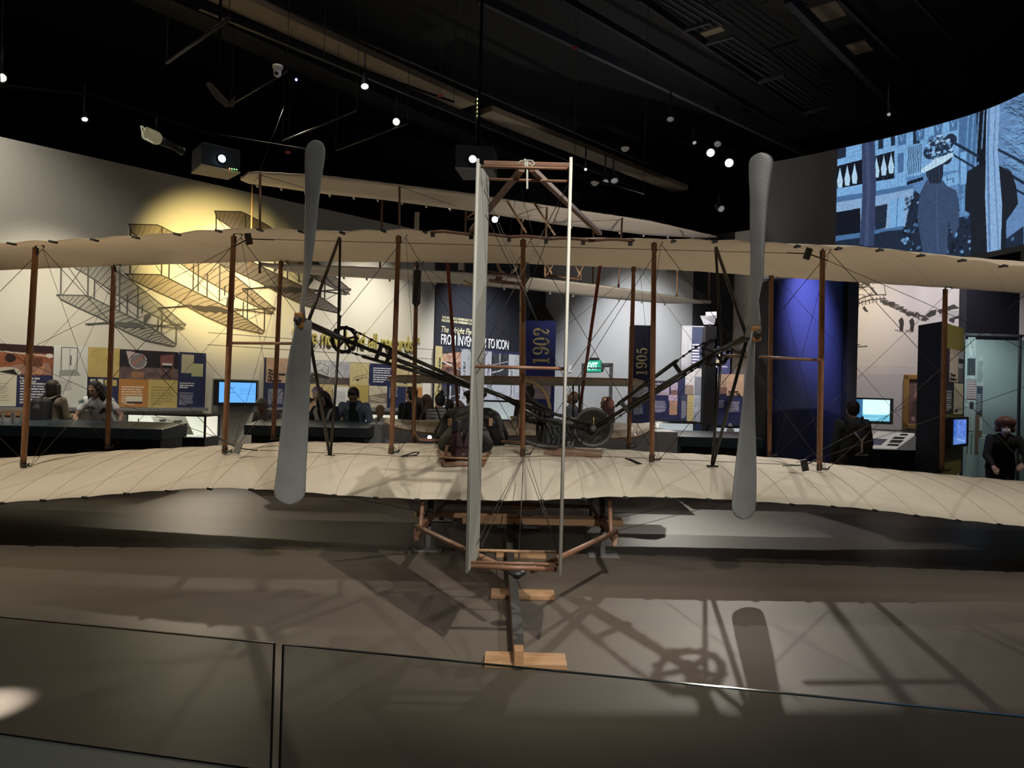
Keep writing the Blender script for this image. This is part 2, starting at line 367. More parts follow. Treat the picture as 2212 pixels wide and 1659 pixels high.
        ca.data.foreach_set('color', lin.reshape(-1).astype(np.float32)); me.materials.append(mt); me.update()
        return link(name, me, parent, o0)
M_PRINT = colmat('print', 0.5)
def s2l(r, g, b):
    return tuple(((c / 255) / 12.92 if c / 255 < 0.04045 else ((c / 255 + 0.055) / 1.055) ** 2.4) for c in (r, g, b))
def textmesh(body, bold=0.0, shear=0.0, ext=0.0, spacing=1.0):
    cu = bpy.data.curves.new('t', 'FONT'); cu.body = body; cu.size = 1; cu.offset = bold; cu.shear = shear; cu.extrude = ext; cu.resolution_u = 4
    cu.space_character = spacing
    o = bpy.data.objects.new('t', cu); COL.objects.link(o); dg = bpy.context.evaluated_depsgraph_get(); dg.update()
    me = bpy.data.meshes.new_from_object(o.evaluated_get(dg)); v = np.array([tuple(x.co) for x in me.vertices]) if len(me.vertices) else np.zeros((1, 3))
    f = [tuple(p.vertices) for p in me.polygons]; bpy.data.objects.remove(o); bpy.data.curves.remove(cu); bpy.data.meshes.remove(me); return v, f
def ptext(name, body, pl, a0, a1, z0, z1, off, mt, parent, bold=0.02, shear=0.0, thick=0.004, rot=False):
    """lettering fitted to the rectangle a0..a1, z0..z1 of a plane; rot: reads upwards"""
    v, f = textmesh(body, bold, shear, 0.01)
    mn = v.min(0); mx = v.max(0); v = (v - mn) / np.maximum(mx - mn, 1e-6)
    if rot: A = a0 + (1 - v[:, 1]) * (a1 - a0); Zz = z0 + v[:, 0] * (z1 - z0)
    else: A = a0 + v[:, 0] * (a1 - a0); Zz = z0 + v[:, 1] * (z1 - z0)
    mb = MB(); mb.add([pl.pt(a, z, off + q * thick) for a, z, q in zip(A, Zz, v[:, 2])], f)
    return mb.build(name, mt, parent)
# ================================================================ THE ROOM
LW = Plane((-7.26, 10.5), (1, 1.036))
FWP = Plane((0.776, 18.83), (1, -0.965))
WT = 4.9
M_WALLP = mat('wall_plaster', (0.60, 0.565, 0.48), 0.85, noise=0.02, nscale=2, bump=0.05, bscale=80)
M_WALLG = mat('wall_grey', (0.42, 0.42, 0.42), 0.85, noise=0.02, nscale=2)
M_DARKN = mat('wall_dark_navy', (0.012, 0.013, 0.022), 0.7)
M_CEIL = mat('ceiling_black', (0.010, 0.011, 0.013), 0.8)
M_FLOOR = mat('floor_dark', (0.05, 0.048, 0.045), 0.5, noise=0.1, nscale=2)
M_PLAT = mat('platform_concrete', (0.125, 0.103, 0.084), 0.5, noise=0.10, nscale=1.2, bump=0.06, bscale=14, stretch=(0.25, 2.5, 1))
def S(name, mb, mt, bev=0): return tag(mb.build(name, mt, None, bev), kind='structure')
a_corner = 11.57
aN0 = LW.hit(938, 700)[0]; aN1 = LW.hit(1171, 700)[0]
mb = MB(); LW.box(mb, -9, aN0, 0, WT, -0.2, 0); S('wall_left', mb, M_WALLP)
mb = MB(); LW.box(mb, aN0, a_corner + 0.2, 0, WT + 0.1, -0.2, 0.03); S('wall_navy', mb, M_DARKN)
mb = MB(); FWP.box(mb, 0.03, FWP.hit(1497, 700)[0], 0, WT, -0.2, 0); S('wall_far', mb, M_WALLG)
mb = MB(); FWP.box(mb, FWP.hit(1497, 700)[0], FWP.hit(1583, 700)[0], 0, WT, -0.2, 0.03); S('wall_navy', mb, M_DARKN)
mb = MB(); FWP.box(mb, FWP.hit(1583, 700)[0], 13, 0, WT, -0.2, 0); S('wall_mural', mb, mat('wall_mural', (0.58, 0.55, 0.52), 0.85))
mb = MB(); mb.box((0, 4.5, 7.95), (40, 44, 0.1)); S('ceiling', mb, M_CEIL)
mb = MB(); mb.box((0, 4.5, -0.05), (40, 44, 0.1)); S('floor', mb, M_FLOOR)
mb = MB(); mb.box((0, -6.1, 4), (30, 0.2, 8)); S('wall_back', mb, M_CEIL)
mb = MB(); mb.box((13.6, 4, 4), (0.2, 26, 8)); S('wall_right', mb, M_CEIL)
mb = MB(); mb.box((-14.5, 4, 4), (0.2, 26, 8)); S('wall_outer', mb, M_CEIL)
mb = MB(); mb.box((0, 22, 5.5), (30, 0.2, 11)); S('wall_rear', mb, M_CEIL)
# fine joint lines of the wall cladding
mb = MB(); q = LW.hit(300, 771)[1]
for zz in (LW.hit(800, 767)[1], LW.hit(800, 745)[1]):
    LW.box(mb, LW.hit(446, 800)[0], aN0 - 0.01, zz - 0.004, zz + 0.004, 0.0, 0.002)
S('trim_1', mb, M_STEELD)
# platform with a pale edge
PE = Plane((-1.88, 2.73), (1, -0.2))
def pe(x): return 2.73 - 0.2 * (x + 1.88)
mb = MB(); mb.prism([(-8, pe(-8), 0), (8, pe(8), 0), (8, 9.5, 0), (-8, 9.5, 0)], (0, 0, 0.2)); S('floor_platform', mb, M_PLAT)
mb = MB(); mb.prism([(-8, pe(-8) - 0.24, 0.0), (8, pe(8) - 0.24, 0.0), (8, pe(8) - 0.002, 0), (-8, pe(-8) - 0.002, 0)], (0, 0, 0.195)); S('trim_2', mb, mat('edge_grey', (0.27, 0.31, 0.33), 0.5))
# curved screen wall, upper right
cv = [(3.62, 12.5), (4.04, 12.0), (4.5, 11.6), (4.9, 11.18), (5.45, 10.55), (5.88, 9.9), (6.08, 9.45), (6.17, 8.93), (6.25, 8.2), (6.3, 7.2), (6.28, 6.2)]
CVX = [4.04 - 0.0] ; CV = cv[1:]
def smooth_curve(pts, n=8):
    out = []
    for i in range(len(pts) - 1):
        p0 = pts[max(i - 1, 0)]; p1 = pts[i]; p2 = pts[i + 1]; p3 = pts[min(i + 2, len(pts) - 1)]
        for k in range(n):
            t = k / n; out.append(tuple(0.5 * ((2 * b) + (c - a) * t + (2 * a - 5 * b + 4 * c - d) * t * t + (-a + 3 * b - 3 * c + d) * t ** 3) for a, b, c, d in zip(p0, p1, p2, p3)))
    out.append(pts[-1]); return out
SCV = [Vector((x, y, 0)) for x, y in smooth_curve(CV)]
SL = [0.0]
for a, b in zip(SCV[:-1], SCV[1:]): SL.append(SL[-1] + (b - a).length)
SZ0, SZ1 = 3.43, 5.32
def scr(a, z, off=0.0):
    a = np.asarray(a); x = np.interp(a, SL, [p.x for p in SCV]); y = np.interp(a, SL, [p.y for p in SCV])
    x2 = np.interp(a + 0.05, SL, [p.x for p in SCV]); y2 = np.interp(a + 0.05, SL, [p.y for p in SCV]); x1 = np.interp(a - 0.05, SL, [p.x for p in SCV]); y1 = np.interp(a - 0.05, SL, [p.y for p in SCV])
    dx, dy = x2 - x1, y2 - y1; L = np.hypot(dx, dy) + 1e-9; nx, ny = dy / L, -dx / L          # toward the room
    return np.stack([x + nx * off, y + ny * off, np.asarray(z) + 0 * x], -1)
mb = MB(); n = len(SL)
inn = scr(SL, 0, 0.0); out_ = scr(SL, 0, -0.22); vs_ = []; fs = []
for i in range(n):
    for p, z in ((inn[i], SZ0), (inn[i], SZ1), (out_[i], SZ1), (out_[i], SZ0)): vs_.append((p[0], p[1], z))
for i in range(n - 1):
    for k in range(4): k2 = (k + 1) % 4; fs.append((i * 4 + k, i * 4 + k2, (i + 1) * 4 + k2, (i + 1) * 4 + k))
fs += [(0, 1, 2, 3), tuple((n - 1) * 4 + k for k in (3, 2, 1, 0))]
mb.add(vs_, fs); S('wall_screen', mb, mat('screen_grey', (0.16, 0.16, 0.165), 0.8))
def scr_hit(px, py):                                # where a photographed point lies on the curved screen
    d = ray(px, py); best = None
    for i in range(n - 1):
        A, B = SCV[i], SCV[i + 1]; e = B - A; den = d.x * e.y - d.y * e.x
        if abs(den) < 1e-9: continue
        t = ((A.x) * e.y - (A.y) * e.x) / den; u = ((A.x) * d.y - (A.y) * d.x) / den
        if -0.001 <= u <= 1.001 and t > 0: best = (SL[i] + u * (SL[i + 1] - SL[i]), CAM.z + d.z * t)
    return best or (SL[-1], SZ1)
A0 = scr_hit(1807, 450)[0]; A1 = SL[-1] - 0.6
im = Img(A0, A1, SZ0 + 0.02, SZ1 - 0.01, 900, (0.12, 0.27, 0.54))
H = scr_hit
def HP(*pts): return [H(x, y) for x, y in pts]
LB, MBL, DB, BK = (0.22, 0.47, 0.82), (0.075, 0.18, 0.38), (0.014, 0.026, 0.055), (0.005, 0.008, 0.018)
def R3(zx, zy): return (1400 + zx * 0.36709, zy * 0.36709)                                  # crop coordinates -> photograph
def Q(*pts): return [H(*R3(x, y)) for x, y in pts]
# brick facade
im.poly(Q((1110, 700), (1820, 500), (1850, 1000), (1100, 1050)), LB)
for k in range(22):
    y = 640 + k * 22; im.line(Q((1165, y + 180), (1660, y + 20)), 0.008, MBL, 0.6)
im.poly(Q((1110, 940), (1165, 925), (1165, 830), (1110, 860)), DB)
for x0, x1, ya, yb in ((1355, 1385, 800, 880), (1430, 1455, 780, 860), (1560, 1600, 760, 850)):
    im.poly(Q((x0, ya), (x1, ya - 8), (x1, yb - 6), (x0, yb)), DB)
# balustrades with turned balusters
im.poly(Q((1112, 965), (1450, 870), (1450, 1070), (1112, 1130)), BK)
im.poly(Q((1112, 945), (1460, 855), (1460, 885), (1112, 978)), LB); im.poly(Q((1112, 1110), (1520, 1035), (1520, 1090), (1112, 1160)), LB)
for k in range(8):
    x = 1130 + k * 43; y = 1045 - k * 12
    if 1255 < x < 1335: continue
    c_ = Q((x, y - 60), (x - 8, y - 20), (x - 17, y + 20), (x - 12, y + 60), (x + 12, y + 60), (x + 17, y + 20), (x + 8, y - 20)); im.poly(c_, (0.5, 0.75, 1.0))
im.poly(Q((1455, 870), (1520, 850), (1520, 1030), (1455, 1050)), LB); im.poly(Q((1470, 905), (1505, 895), (1505, 1010), (1470, 1022)), MBL)
im.poly(Q((1522, 870), (1610, 840), (1610, 1030), (1522, 1040)), LB)
for k in range(8): im.line(Q((1530 + k * 11, 870 - k * 3), (1536 + k * 10, 920), (1527 + k * 11, 970), (1534 + k * 10, 1025 - k * 2)), 0.010, DB)
im.poly(Q((1525, 1070), (1620, 1040), (1620, 1060), (1525, 1090)), BK)
for x0 in (1468, 1575, 1680, 1770):
    im.poly(Q((x0, 770 - (x0 - 1468) * .28), (x0 + 55, 750 - (x0 - 1468) * .28), (x0 + 50, 850 - (x0 - 1468) * .28), (x0 + 5, 860 - (x0 - 1468) * .28)), MBL)
    im.line(Q((x0 + 10, 770 - (x0 - 1468) * .28), (x0 + 25, 830 - (x0 - 1468) * .28), (x0 + 45, 765 - (x0 - 1468) * .28)), 0.012, LB)
im.poly(Q((1100, 1160), (1560, 1085), (1560, 1110), (1100, 1200)), MBL)
im.poly(Q((1100, 1195), (1560, 1110), (1560, 1340), (1430, 1360), (1100, 1250)), (0.27, 0.45, 0.72))
im.poly(Q((1100, 1250), (1250, 1225), (1250, 1400), (1100, 1420)), BK); im.poly(Q((1335, 1215), (1410, 1200), (1400, 1340), (1335, 1355)), DB)
im.poly(Q((1425, 1180), (1510, 1160), (1510, 1350), (1425, 1360)), LB)
im.line(Q((1470, 1170), (1462, 1355)), 0.012, MBL)
im.poly(Q((1100, 1390), (1500, 1330), (1560, 1360), (1100, 1440)), MBL)
# shrubs and lawn
g = [(1100, 1420), (1250, 1400), (1400, 1360), (1510, 1350), (1530, 1250), (1570, 1120), (1610, 1150), (1640, 1250), (1700, 1300), (2000, 1250), (2212, 1300), (2212, 1620), (1100, 1620)]
im.poly(Q(*g), DB)
for k in range(260):
    zx = random.uniform(1500, 2150); zy = random.uniform(1150, 1500); p = H(*R3(zx, zy)); r = random.uniform(.006, .03)
    im.put((im.X - p[0]) ** 2 + (im.Y - p[1]) ** 2 < r * r, random.choice((LB, MBL, BK, BK)), 0.8)
# bay of the house with panels, sky and branches, right
im.poly(Q((1830, 640), (1960, 600), (1960, 1100), (1830, 1150)), MBL)
im.poly(Q((1840, 900), (1875, 890), (1875, 1080), (1840, 1090)), LB); im.poly(Q((1733, 1040), (1830, 1010), (1835, 1080), (1735, 1110)), LB); im.line(Q((1760, 1040), (1760, 1060), (1795, 1050), (1795, 1070)), .01, DB)
im.poly(Q((1935, 620), (1995, 600), (1995, 900), (1935, 960)), BK)
im.poly(Q((2060, 585), (2212, 520), (2212, 1330), (2060, 1440)), (0.14, 0.28, 0.54))
for k in range(150):
    x = random.uniform(2060, 2260); y = random.uniform(560, 1000); a = random.uniform(-.8, .8); L = random.uniform(40, 160)
    im.line(Q((x, y), (x + L * math.cos(a), y + L * math.sin(a))), 0.008, random.choice((DB, LB)), .8)
for k in range(7): im.line(Q((1890 + k * 30, 640), (1850 + k * 30, 1250)), 0.02, LB, 0.5)
im.line(Q((1800, 840), (2010, 960), (2300, 1130)), 0.035, DB); im.line(Q((1795, 910), (1960, 1010), (2300, 1190)), 0.025, DB); im.line(Q((2060, 880), (2290, 1000)), 0.03, DB)
# bare trunks
im.poly(Q((1258, 840), (1335, 815), (1342, 1100), (1330, 1450), (1245, 1440), (1262, 1150)), (0.04, 0.06, 0.14)); im.line(Q((1290, 840), (1300, 1100), (1285, 1440)), 0.05, (0.065, 0.10, 0.22), .7)
# woman with a large flowered hat, seen from behind
im.poly(Q((1640, 1060), (1735, 1060), (1760, 1095), (1815, 1120), (1832, 1200), (1830, 1330), (1800, 1400), (1770, 1300), (1760, 1500), (1620, 1500), (1600, 1380), (1585, 1280), (1600, 1140)), (0.045, 0.08, 0.165))
im.poly(Q((1632, 980), (1740, 960), (1735, 1040), (1720, 1080), (1660, 1080), (1640, 1040)), (0.016, 0.025, 0.05))
im.line(Q((1700, 1100), (1705, 1480)), 0.012, (0.06, 0.12, 0.25))
for (x, y, r, c_) in ((1660, 900, 40, DB), (1700, 850, 42, LB), (1740, 880, 40, MBL), (1720, 830, 36, (0.5, .75, 1)), (1680, 830, 34, MBL), (1785, 820, 34, DB), (1750, 930, 40, DB), (1690, 940, 30, LB), (1770, 860, 22, BK)):
    c0 = R3(x, y); im.poly([H(c0[0] + r * .367 * math.cos(t), c0[1] + r * .367 * math.sin(t)) for t in [i * .45 for i in range(14)]], c_)
for k in range(240):                                 # blossoms heaped on the hat crown
    a_ = random.uniform(0, 6.28); r_ = math.sqrt(random.random()); p = H(*R3(1715 + 78 * r_ * math.cos(a_), 880 + 70 * r_ * math.sin(a_))); q_ = random.uniform(.008, .028)
    im.put((im.X - p[0]) ** 2 + (im.Y - p[1]) ** 2 < q_ * q_, random.choice((LB, MBL, DB, BK, (0.4, .65, .95), DB)), .9)
im.poly(Q((1605, 1000), (1700, 930), (1790, 900), (1800, 915), (1740, 960), (1650, 1005), (1610, 1018)), (0.55, 0.78, 1.0))
# man in a dark coat
im.poly(Q((1880, 1010), (1930, 980), (1990, 940), (2080, 980), (2140, 1010), (2170, 1100), (2180, 1200), (2110, 1300), (2110, 1500), (1900, 1500), (1900, 1260), (1865, 1240), (1868, 1130)), (0.010, 0.015, 0.026))
im.poly(Q((1945, 880), (2030, 870), (2030, 970), (1950, 980)), BK)
im.poly(Q((1996, 590), (2072, 575), (2060, 900), (2085, 1200), (2078, 1490), (1998, 1490), (1985, 1150), (1990, 850)), (0.28, 0.48, 0.78))
im.line(Q((2010, 600), (2000, 900), (2012, 1470)), 0.03, MBL, .8); im.line(Q((2050, 600), (2035, 900), (2065, 1470)), 0.02, MBL, .6)
im.noise(0.16, 110)
for k in range(46):
    x = 1340 + (k % 23) * 22; y = 1100 + (k // 23) * 8; im.line(Q((x, 540), (x + 2, y)), 0.006, MBL if k % 3 else DB, .25)
tg = thing('film_projection', tuple(scr(3.0, 4.4, 0.02)), 'blue-toned film of a woman in a flowered hat projected on the curved upper wall', 'projection')
o = im.build('film_picture', LW, 0, tg, colmat('film_emission', 0.9, 0.82), fn=lambda a, z: scr(a, z, 0.006))

# ---------------------------------------------------------------- flying machines drawn on the left wall
def zz1(x, y): return (x / 3.16, 250 + y / 3.16)
def mural(name, label, ref, k, tone, fill):
    root = thing(name, LW.pt(LW.hit(*ref)[0], LW.hit(*ref)[1], 0.01), label, 'wall graphic')
    R0 = zz1(850, 1080)
    def T(x, y): p = zz1(x, y); return (ref[0] + (p[0] - R0[0]) * k, ref[1] + (p[1] - R0[1]) * k)
    def W(x, y, off): a, z = LW.hit(*T(x, y)); return LW.pt(a, z, off)
    mline = mat('ink_%.3f' % tone[0], tone, 0.8); mfill = mat('inkfill_%.3f' % tone[0], fill, 0.8)
    def surf(nm, edge_a, edge_b, off):
        mb = MB(); n = 26
        def ev(e, t):
            t *= len(e) - 1; i = min(int(t), len(e) - 2); f = t - i; return (e[i][0] * (1 - f) + e[i + 1][0] * f, e[i][1] * (1 - f) + e[i + 1][1] * f)
        A = [ev(edge_a, i / n) for i in range(n + 1)]; B = [ev(edge_b, i / n) for i in range(n + 1)]
        vs_ = [W(*p, off) for p in A] + [W(*p, off) for p in B]; mb.add(vs_, [(i, i + 1, n + 2 + i, n + 1 + i) for i in range(n)])
        s_ = mb.build(nm, mfill, root)
        rb = MB()
        def rib(p, q, w_=0.010):
            a = W(*p, off + .002); b = W(*q, off + .002); rb.beam(a, b, 0.002, w_, up=(0, 0, 1)) if abs((b - a).z) < (b - a).length * .9 else rb.beam(a, b, w_, 0.002, up=(0, 0, 1))
        for i in range(n + 1):
            mid = ((A[i][0] + B[i][0]) / 2 + 6, (A[i][1] + B[i][1]) / 2 - 10); rib(A[i], mid, .007); rib(mid, B[i], .007)
        for i in range(n): rib(A[i], A[i + 1], .018); rib(B[i], B[i + 1], .014)
        rb.build('rib_lines', mline, s_); return s_
    surf('upper_wing_drawing', [(875, 740), (1080, 745), (1260, 840), (1500, 1010), (1700, 1170), (1880, 1320)], [(890, 790), (1010, 870), (1160, 960), (1350, 1090), (1600, 1230), (1850, 1350)], 0.004)
    surf('lower_wing_drawing', [(850, 1080), (1100, 1085), (1330, 1200), (1560, 1310), (1700, 1400), (1800, 1470)], [(880, 1110), (1000, 1170), (1200, 1260), (1400, 1370), (1560, 1440), (1790, 1487)], 0.006)
    mb = MB()
    def ln(p, q, w_):
        a = W(*p, .009); b = W(*q, .009); d = b - a
        mb.beam(a, b, w_, 0.002, up=LW.n)
    for x, ya, yb in ((890, 760, 1080), (1105, 760, 1085), (1155, 960, 1110), (1320, 1010, 1185), (1355, 880, 1200), (1415, 1080, 1240), (1500, 1010, 1265), (1535, 1160, 1225), (1690, 1180, 1395), (1660, 1270, 1370), (1805, 1320, 1475)): ln((x, ya), (x - 4, yb), .022)
    for p, q in (((1080, 1310), (1330, 1300)), ((1100, 1315), (1310, 1290)), ((1560, 1310), (1700, 1330)), ((1700, 1330), (1850, 1352)), ((1590, 1330), (1880, 1310)), ((1650, 1180), (1760, 1290)), ((1760, 1290), (1870, 1350))): ln(p, q, .018)
    for p, q in (((890, 780), (1105, 1080)), ((1105, 800), (900, 1080)), ((1155, 970), (1500, 1260)), ((1500, 1020), (1320, 1180)), ((1690, 1190), (1500, 1260)), ((1805, 1330), (1690, 1390))): ln(p, q, .006)
    mb.build('strut_drawing', mline, root)
    mb = MB()
    blob = [(1310, 1295), (1350, 1293), (1400, 1300), (1440, 1296), (1480, 1300), (1545, 1320), (1560, 1345), (1520, 1348), (1500, 1330), (1470, 1345), (1430, 1335), (1400, 1340), (1350, 1328), (1312, 1315)]
    mb.prism([W(*p, .010) for p in blob], LW.n * .002)
    pil = [(1540, 1300), (1550, 1240), (1590, 1225), (1605, 1245), (1570, 1290), (1560, 1320)]
    mb.prism([W(*p, .010) for p in pil], LW.n * .002)
    mb.build('engine_drawing', mline, root); return root
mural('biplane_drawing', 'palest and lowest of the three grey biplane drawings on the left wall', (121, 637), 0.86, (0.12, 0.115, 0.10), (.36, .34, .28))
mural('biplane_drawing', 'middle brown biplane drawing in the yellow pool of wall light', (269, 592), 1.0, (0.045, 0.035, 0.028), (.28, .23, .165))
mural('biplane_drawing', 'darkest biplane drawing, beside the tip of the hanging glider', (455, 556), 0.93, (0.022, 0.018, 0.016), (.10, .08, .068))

# ---------------------------------------------------------------- graphic panels
TAN, TAN2, NVY, CRM, ORG_, GRY = (0.47, 0.36, 0.13), (0.55, 0.44, 0.22), (0.020, 0.024, 0.075), (0.60, 0.57, 0.46), (0.40, 0.18, 0.05), (0.5, 0.5, 0.48)
def board(name, label, cat, pl, r, th=0.04, off=0.02, mt=None, group=None):
    a0, a1, z0, z1 = pl.rect(*r); c = pl.pt((a0 + a1) / 2, z0, off)
    t = thing(name, c, label, cat, group); mb = MB(); pl.box(mb, a0, a1, z0, z1, off, off + th); mb.build('backing_board', mt or M_NAVY, t)
    t['_o'] = off + th
    return t
def tile(parent, pl, r, fn, col=(0.5, 0.5, 0.5), n=70, name='photo_print', extra=0.0, mt=None, z=None):
    a0, a1, z0, z1 = pl.rect(*r)
    if z: z0, z1 = z
    im = Img(a0, a1, z0, z1, n, col)
    if fn: fn(im)
    return im.build(name, pl, parent['_o'] + 0.003 + extra, parent, mt or M_PRINT)
def f_workshop(i):
    i.c[:] = (0.22, 0.07, 0.03); i.noise(.3, 10); i.urect(0, .75, 1, 1, (0.03, .01, .01)); i.urect(0, .42, .1, .7, CRM); i.urect(.42, .42, .5, .62, (.6, .5, .4)); i.urect(.18, .4, .9, .72, (.30, .10, .04), .6)
    i.urect(0, .1, .3, .35, (.05, .03, .02)); i.upoly([(.25, .0), (.5, .35), (.95, .45), (1, 0)], (.30, .16, .12)); i.uline([(.0, .8), (1, .66)], .02, (.5, .45, .4)); i.uell(.1, .78, .1, .14, (.5, .45, .4)); i.uell(.95, .68, .05, .07, (.6, .55, .5))
    i.uell(.45, .55, .07, .14, (.02, .01, .01)); i.uell(.42, .1, .17, .16, (.5, .46, .36)); i.upoly([(.3, .1), (.55, .0), (.5, .2)], (.01, .01, .01)); i.urect(.62, .3, .86, .6, (.12, .04, .02)); i.upoly([(.72, .05), (.9, .4), (.86, .05)], (.45, .22, .12))
def f_tunnel(i):
    i.c[:] = (.02, .015, .02); i.urect(0, 0, 1, .4, (.12, .08, .08)); i.noise(.4, 6); i.upoly([(.1, .95), (.25, .93), (.3, .55), (.15, .6)], (.5, .35, .35)); i.urect(.3, .12, .36, .85, (.14, .07, .05)); i.uell(.3, .62, .15, .27, (.45, .42, .42)); i.uell(.3, .62, .13, .24, (.18, .16, .16)); i.upoly([(.2, .55), (.4, .85), (.43, .78), (.23, .46)], (.3, .14, .1)); i.urect(.2, .05, .4, .25, (.28, .14, .08))
    i.upoly([(.68, .85), (.92, .92), (.9, .6), (.68, .55)], (.18, .07, .07)); i.upoly([(.72, .6), (.9, .6), (.88, .52), (.72, .52)], (.6, .5, .5)); i.uline([(.7, .05), (.88, .4)], .02, (.02, .01, .01)); i.uline([(.7, .4), (.88, .05)], .02, (.02, .01, .01)); i.uline([(.7, .02), (.7, .8)], .02, (.2, .08, .05)); i.uline([(.9, .02), (.9, .8)], .02, (.2, .08, .05))
def f_balance(i):
    i.c[:] = (.58, .58, .55); i.noise(.08, 4); K = (.03, .03, .03); i.uline([(.25, .35), (.25, .97), (.7, .97), (.7, .35)], .018, K); i.uline([(.5, .35), (.5, .95)], .01, K); i.urect(.5, .4, .53, .75, K); i.upoly([(.2, .1), (.8, .15), (.7, .35), (.2, .33)], (.3, .3, .28)); i.uline([(.2, .2), (.75, .3)], .02, K)
def f_swirl(i):
    i.c[:] = TAN
    for k in range(14):
        c0, r0 = random.random(), random.uniform(.05, .16); y0 = random.random(); i.uline([(c0 + r0 * (1 - t / 14) * math.cos(t * .6), y0 + r0 * (1 - t / 14) * math.sin(t * .6)) for t in range(12)], .018, (.33, .25, .08), .7)
def txt(col, tc, n=8, head=None):
    def f(i):
        i.c[:] = col; i.text(.1, .1, .88, .78, n, tc, .48, .85)
        if head: i.text(.1, .82, .75, .92, 1, head, .8, .95)
    return f
KK = (.03, .03, .03); WW = (.7, .7, .7)
# left display rail
b = board('exhibit_panel', 'long patchwork panel about a wind tunnel, left of the drawing screen', 'panel', LW, (-60, 742, 441, 886), mt=M_NAVY)
tile(b, LW, (-60, 739, 112, 808), f_workshop, n=150)
tile(b, LW, (-60, 808, 33, 877), txt(CRM, (.3, .28, .2), 9), name='text_print')
tile(b, LW, (33, 808, 111, 877), txt(NVY, WW, 8), name='text_print', n=90)
tile(b, LW, (112, 745, 186, 880), lambda i: (f_balance(Img(0, 1, 0, 1, 10, GRY)), i.c.__setitem__(slice(None), (.60, .60, .56)), i.noise(.05, 3), i.uline([(.22, .6), (.22, .97), (.68, .97), (.68, .6)], .02, KK), i.uline([(.46, .6), (.46, .97)], .01, KK), i.urect(.48, .68, .51, .84, KK), i.upoly([(.16, .5), (.8, .52), (.68, .62), (.18, .6)], (.28, .28, .26)), i.text(.05, .25, .6, .45, 8, (.3, .3, .3), .45)), n=90)
tile(b, LW, (186, 749, 255, 814), f_swirl, n=90)
tile(b, LW, (186, 815, 252, 878), lambda i: (i.c.__setitem__(slice(None), NVY), i.urect(.08, .72, .26, .93, CRM), i.urect(.32, .72, .5, .95, CRM), i.urect(.55, .72, .72, .93, TAN), i.urect(.8, .72, .95, .93, TAN)), name='text_print')
tile(b, LW, (255, 754, 382, 818), f_tunnel, n=130)
tile(b, LW, (253, 818, 317, 879), lambda i: (txt(ORG_, (.75, .6, .5), 8)(i), i.urect(.25, .2, .8, .38, CRM), i.urect(.28, .12, .8, .2, (.04, .02, .02))), name='text_print')
tile(b, LW, (317, 818, 380, 880), txt(TAN, (.25, .2, .08), 7), name='text_print')
tile(b, LW, (382, 760, 440, 880), lambda i: (i.c.__setitem__(slice(None), NVY), i.urect(.1, .62, .55, .96, (.42, .38, .26)), i.urect(.48, .57, .9, .8, (.40, .40, .22)), i.text(.05, .35, .6, .47, 3, WW, .5), i.text(.05, .05, .6, .28, 10, (.4, .4, .5), .45)), n=90, name='text_print')
A = lambda pl, *p: pl.hit(*p)
def fit(name, body, pl, par, x0, yt, x1, yb, mt=M_LETW, bold=.02, shear=0, thick=.003, rot=False, extra=.005):
    a0, a1, z0, z1 = pl.rect(x0, yt, x1, yb); return ptext(name, body, pl, a0, a1, z0, z1, par['_o'] + extra, mt, par, bold, shear, thick, rot)
fit('heading_text', 'The Wrights Build\na Wind Tunnel', LW, b, 40, 814, 83, 825)
b = board('panel_rail', 'grey shelf strip under the wind tunnel panel', 'rail', LW, (-60, 879, 443, 887), th=0.10, mt=M_GREYM); del b['_o']
# first powered machine panel
b = board('exhibit_panel', 'long patchwork panel of old aeroplane photographs behind the counter with the blue-shirted man', 'panel', LW, (568, 772, 908, 882), mt=M_NAVY)
def f_sky(i): i.c[:] = (.42, .28, .20); i.noise(.12, 5); i.uline([(.6, .75), (.66, .73), (.72, .76)], .02, (.15, .08, .05))
def f_glid(i):
    i.c[:] = (.45, .45, .44); i.urect(0, 0, 1, .3, (.10, .09, .08)); i.noise(.2, 5); i.uline([(.25, .75), (.5, .92), (.9, .75), (.85, .4), (.55, .62), (.3, .5), (.25, .75)], .02, KK)
    for k in range(5): i.uline([(.6 + k * .07, .75 - k * .02), (.57 + k * .07, .45)], .012, KK)
    i.upoly([(.3, .5), (.95, .32), (.9, .22), (.1, .35)], (.03, .02, .02)); i.urect(.1, .02, .2, .4, (.02, .02, .02)); i.uell(.15, .44, .04, .06, (.02, .02, .02)); i.upoly([(.05, 0), (.3, .05), (.28, .3), (.05, .3)], (.05, .04, .03))
def f_beach(i): i.c[:] = (.36, .36, .38); i.urect(0, 0, 1, .3, (.08, .06, .05)); i.noise(.2, 4); i.uline([(.35, .1), (.36, .35)], .03, KK); i.uline([(.45, .5), (.45, .95)], .01, (.2, .2, .2)); i.uline([(.3, .58), (.5, .56)], .01, (.2, .2, .2))
def f_bipl(i):
    i.c[:] = (.52, .43, .22); i.noise(.12, 4); i.uline([(.15, .32), (.92, .52)], .02, KK); i.uline([(.12, .2), (.9, .36)], .025, KK)
    for k in range(8): i.uline([(.18 + k * .1, .33 + k * .025), (.16 + k * .1, .2 + k * .022)], .012, KK)
    i.upoly([(.3, .22), (.5, .3), (.45, .15)], KK)
def f_hill(i): i.c[:] = (.55, .50, .38); i.upoly([(0, .55), (.5, .62), (1, .7), (1, 0), (0, 0)], (.24, .20, .14)); i.urect(0, 0, 1, .2, (.45, .42, .33)); i.noise(.15, 5); i.uline([(.1, .5), (.85, .36)], .03, (.75, .72, .62)); i.uline([(.1, .4), (.8, .28)], .03, (.75, .72, .62)); i.uline([(.4, .5), (.4, .36)], .015, KK)
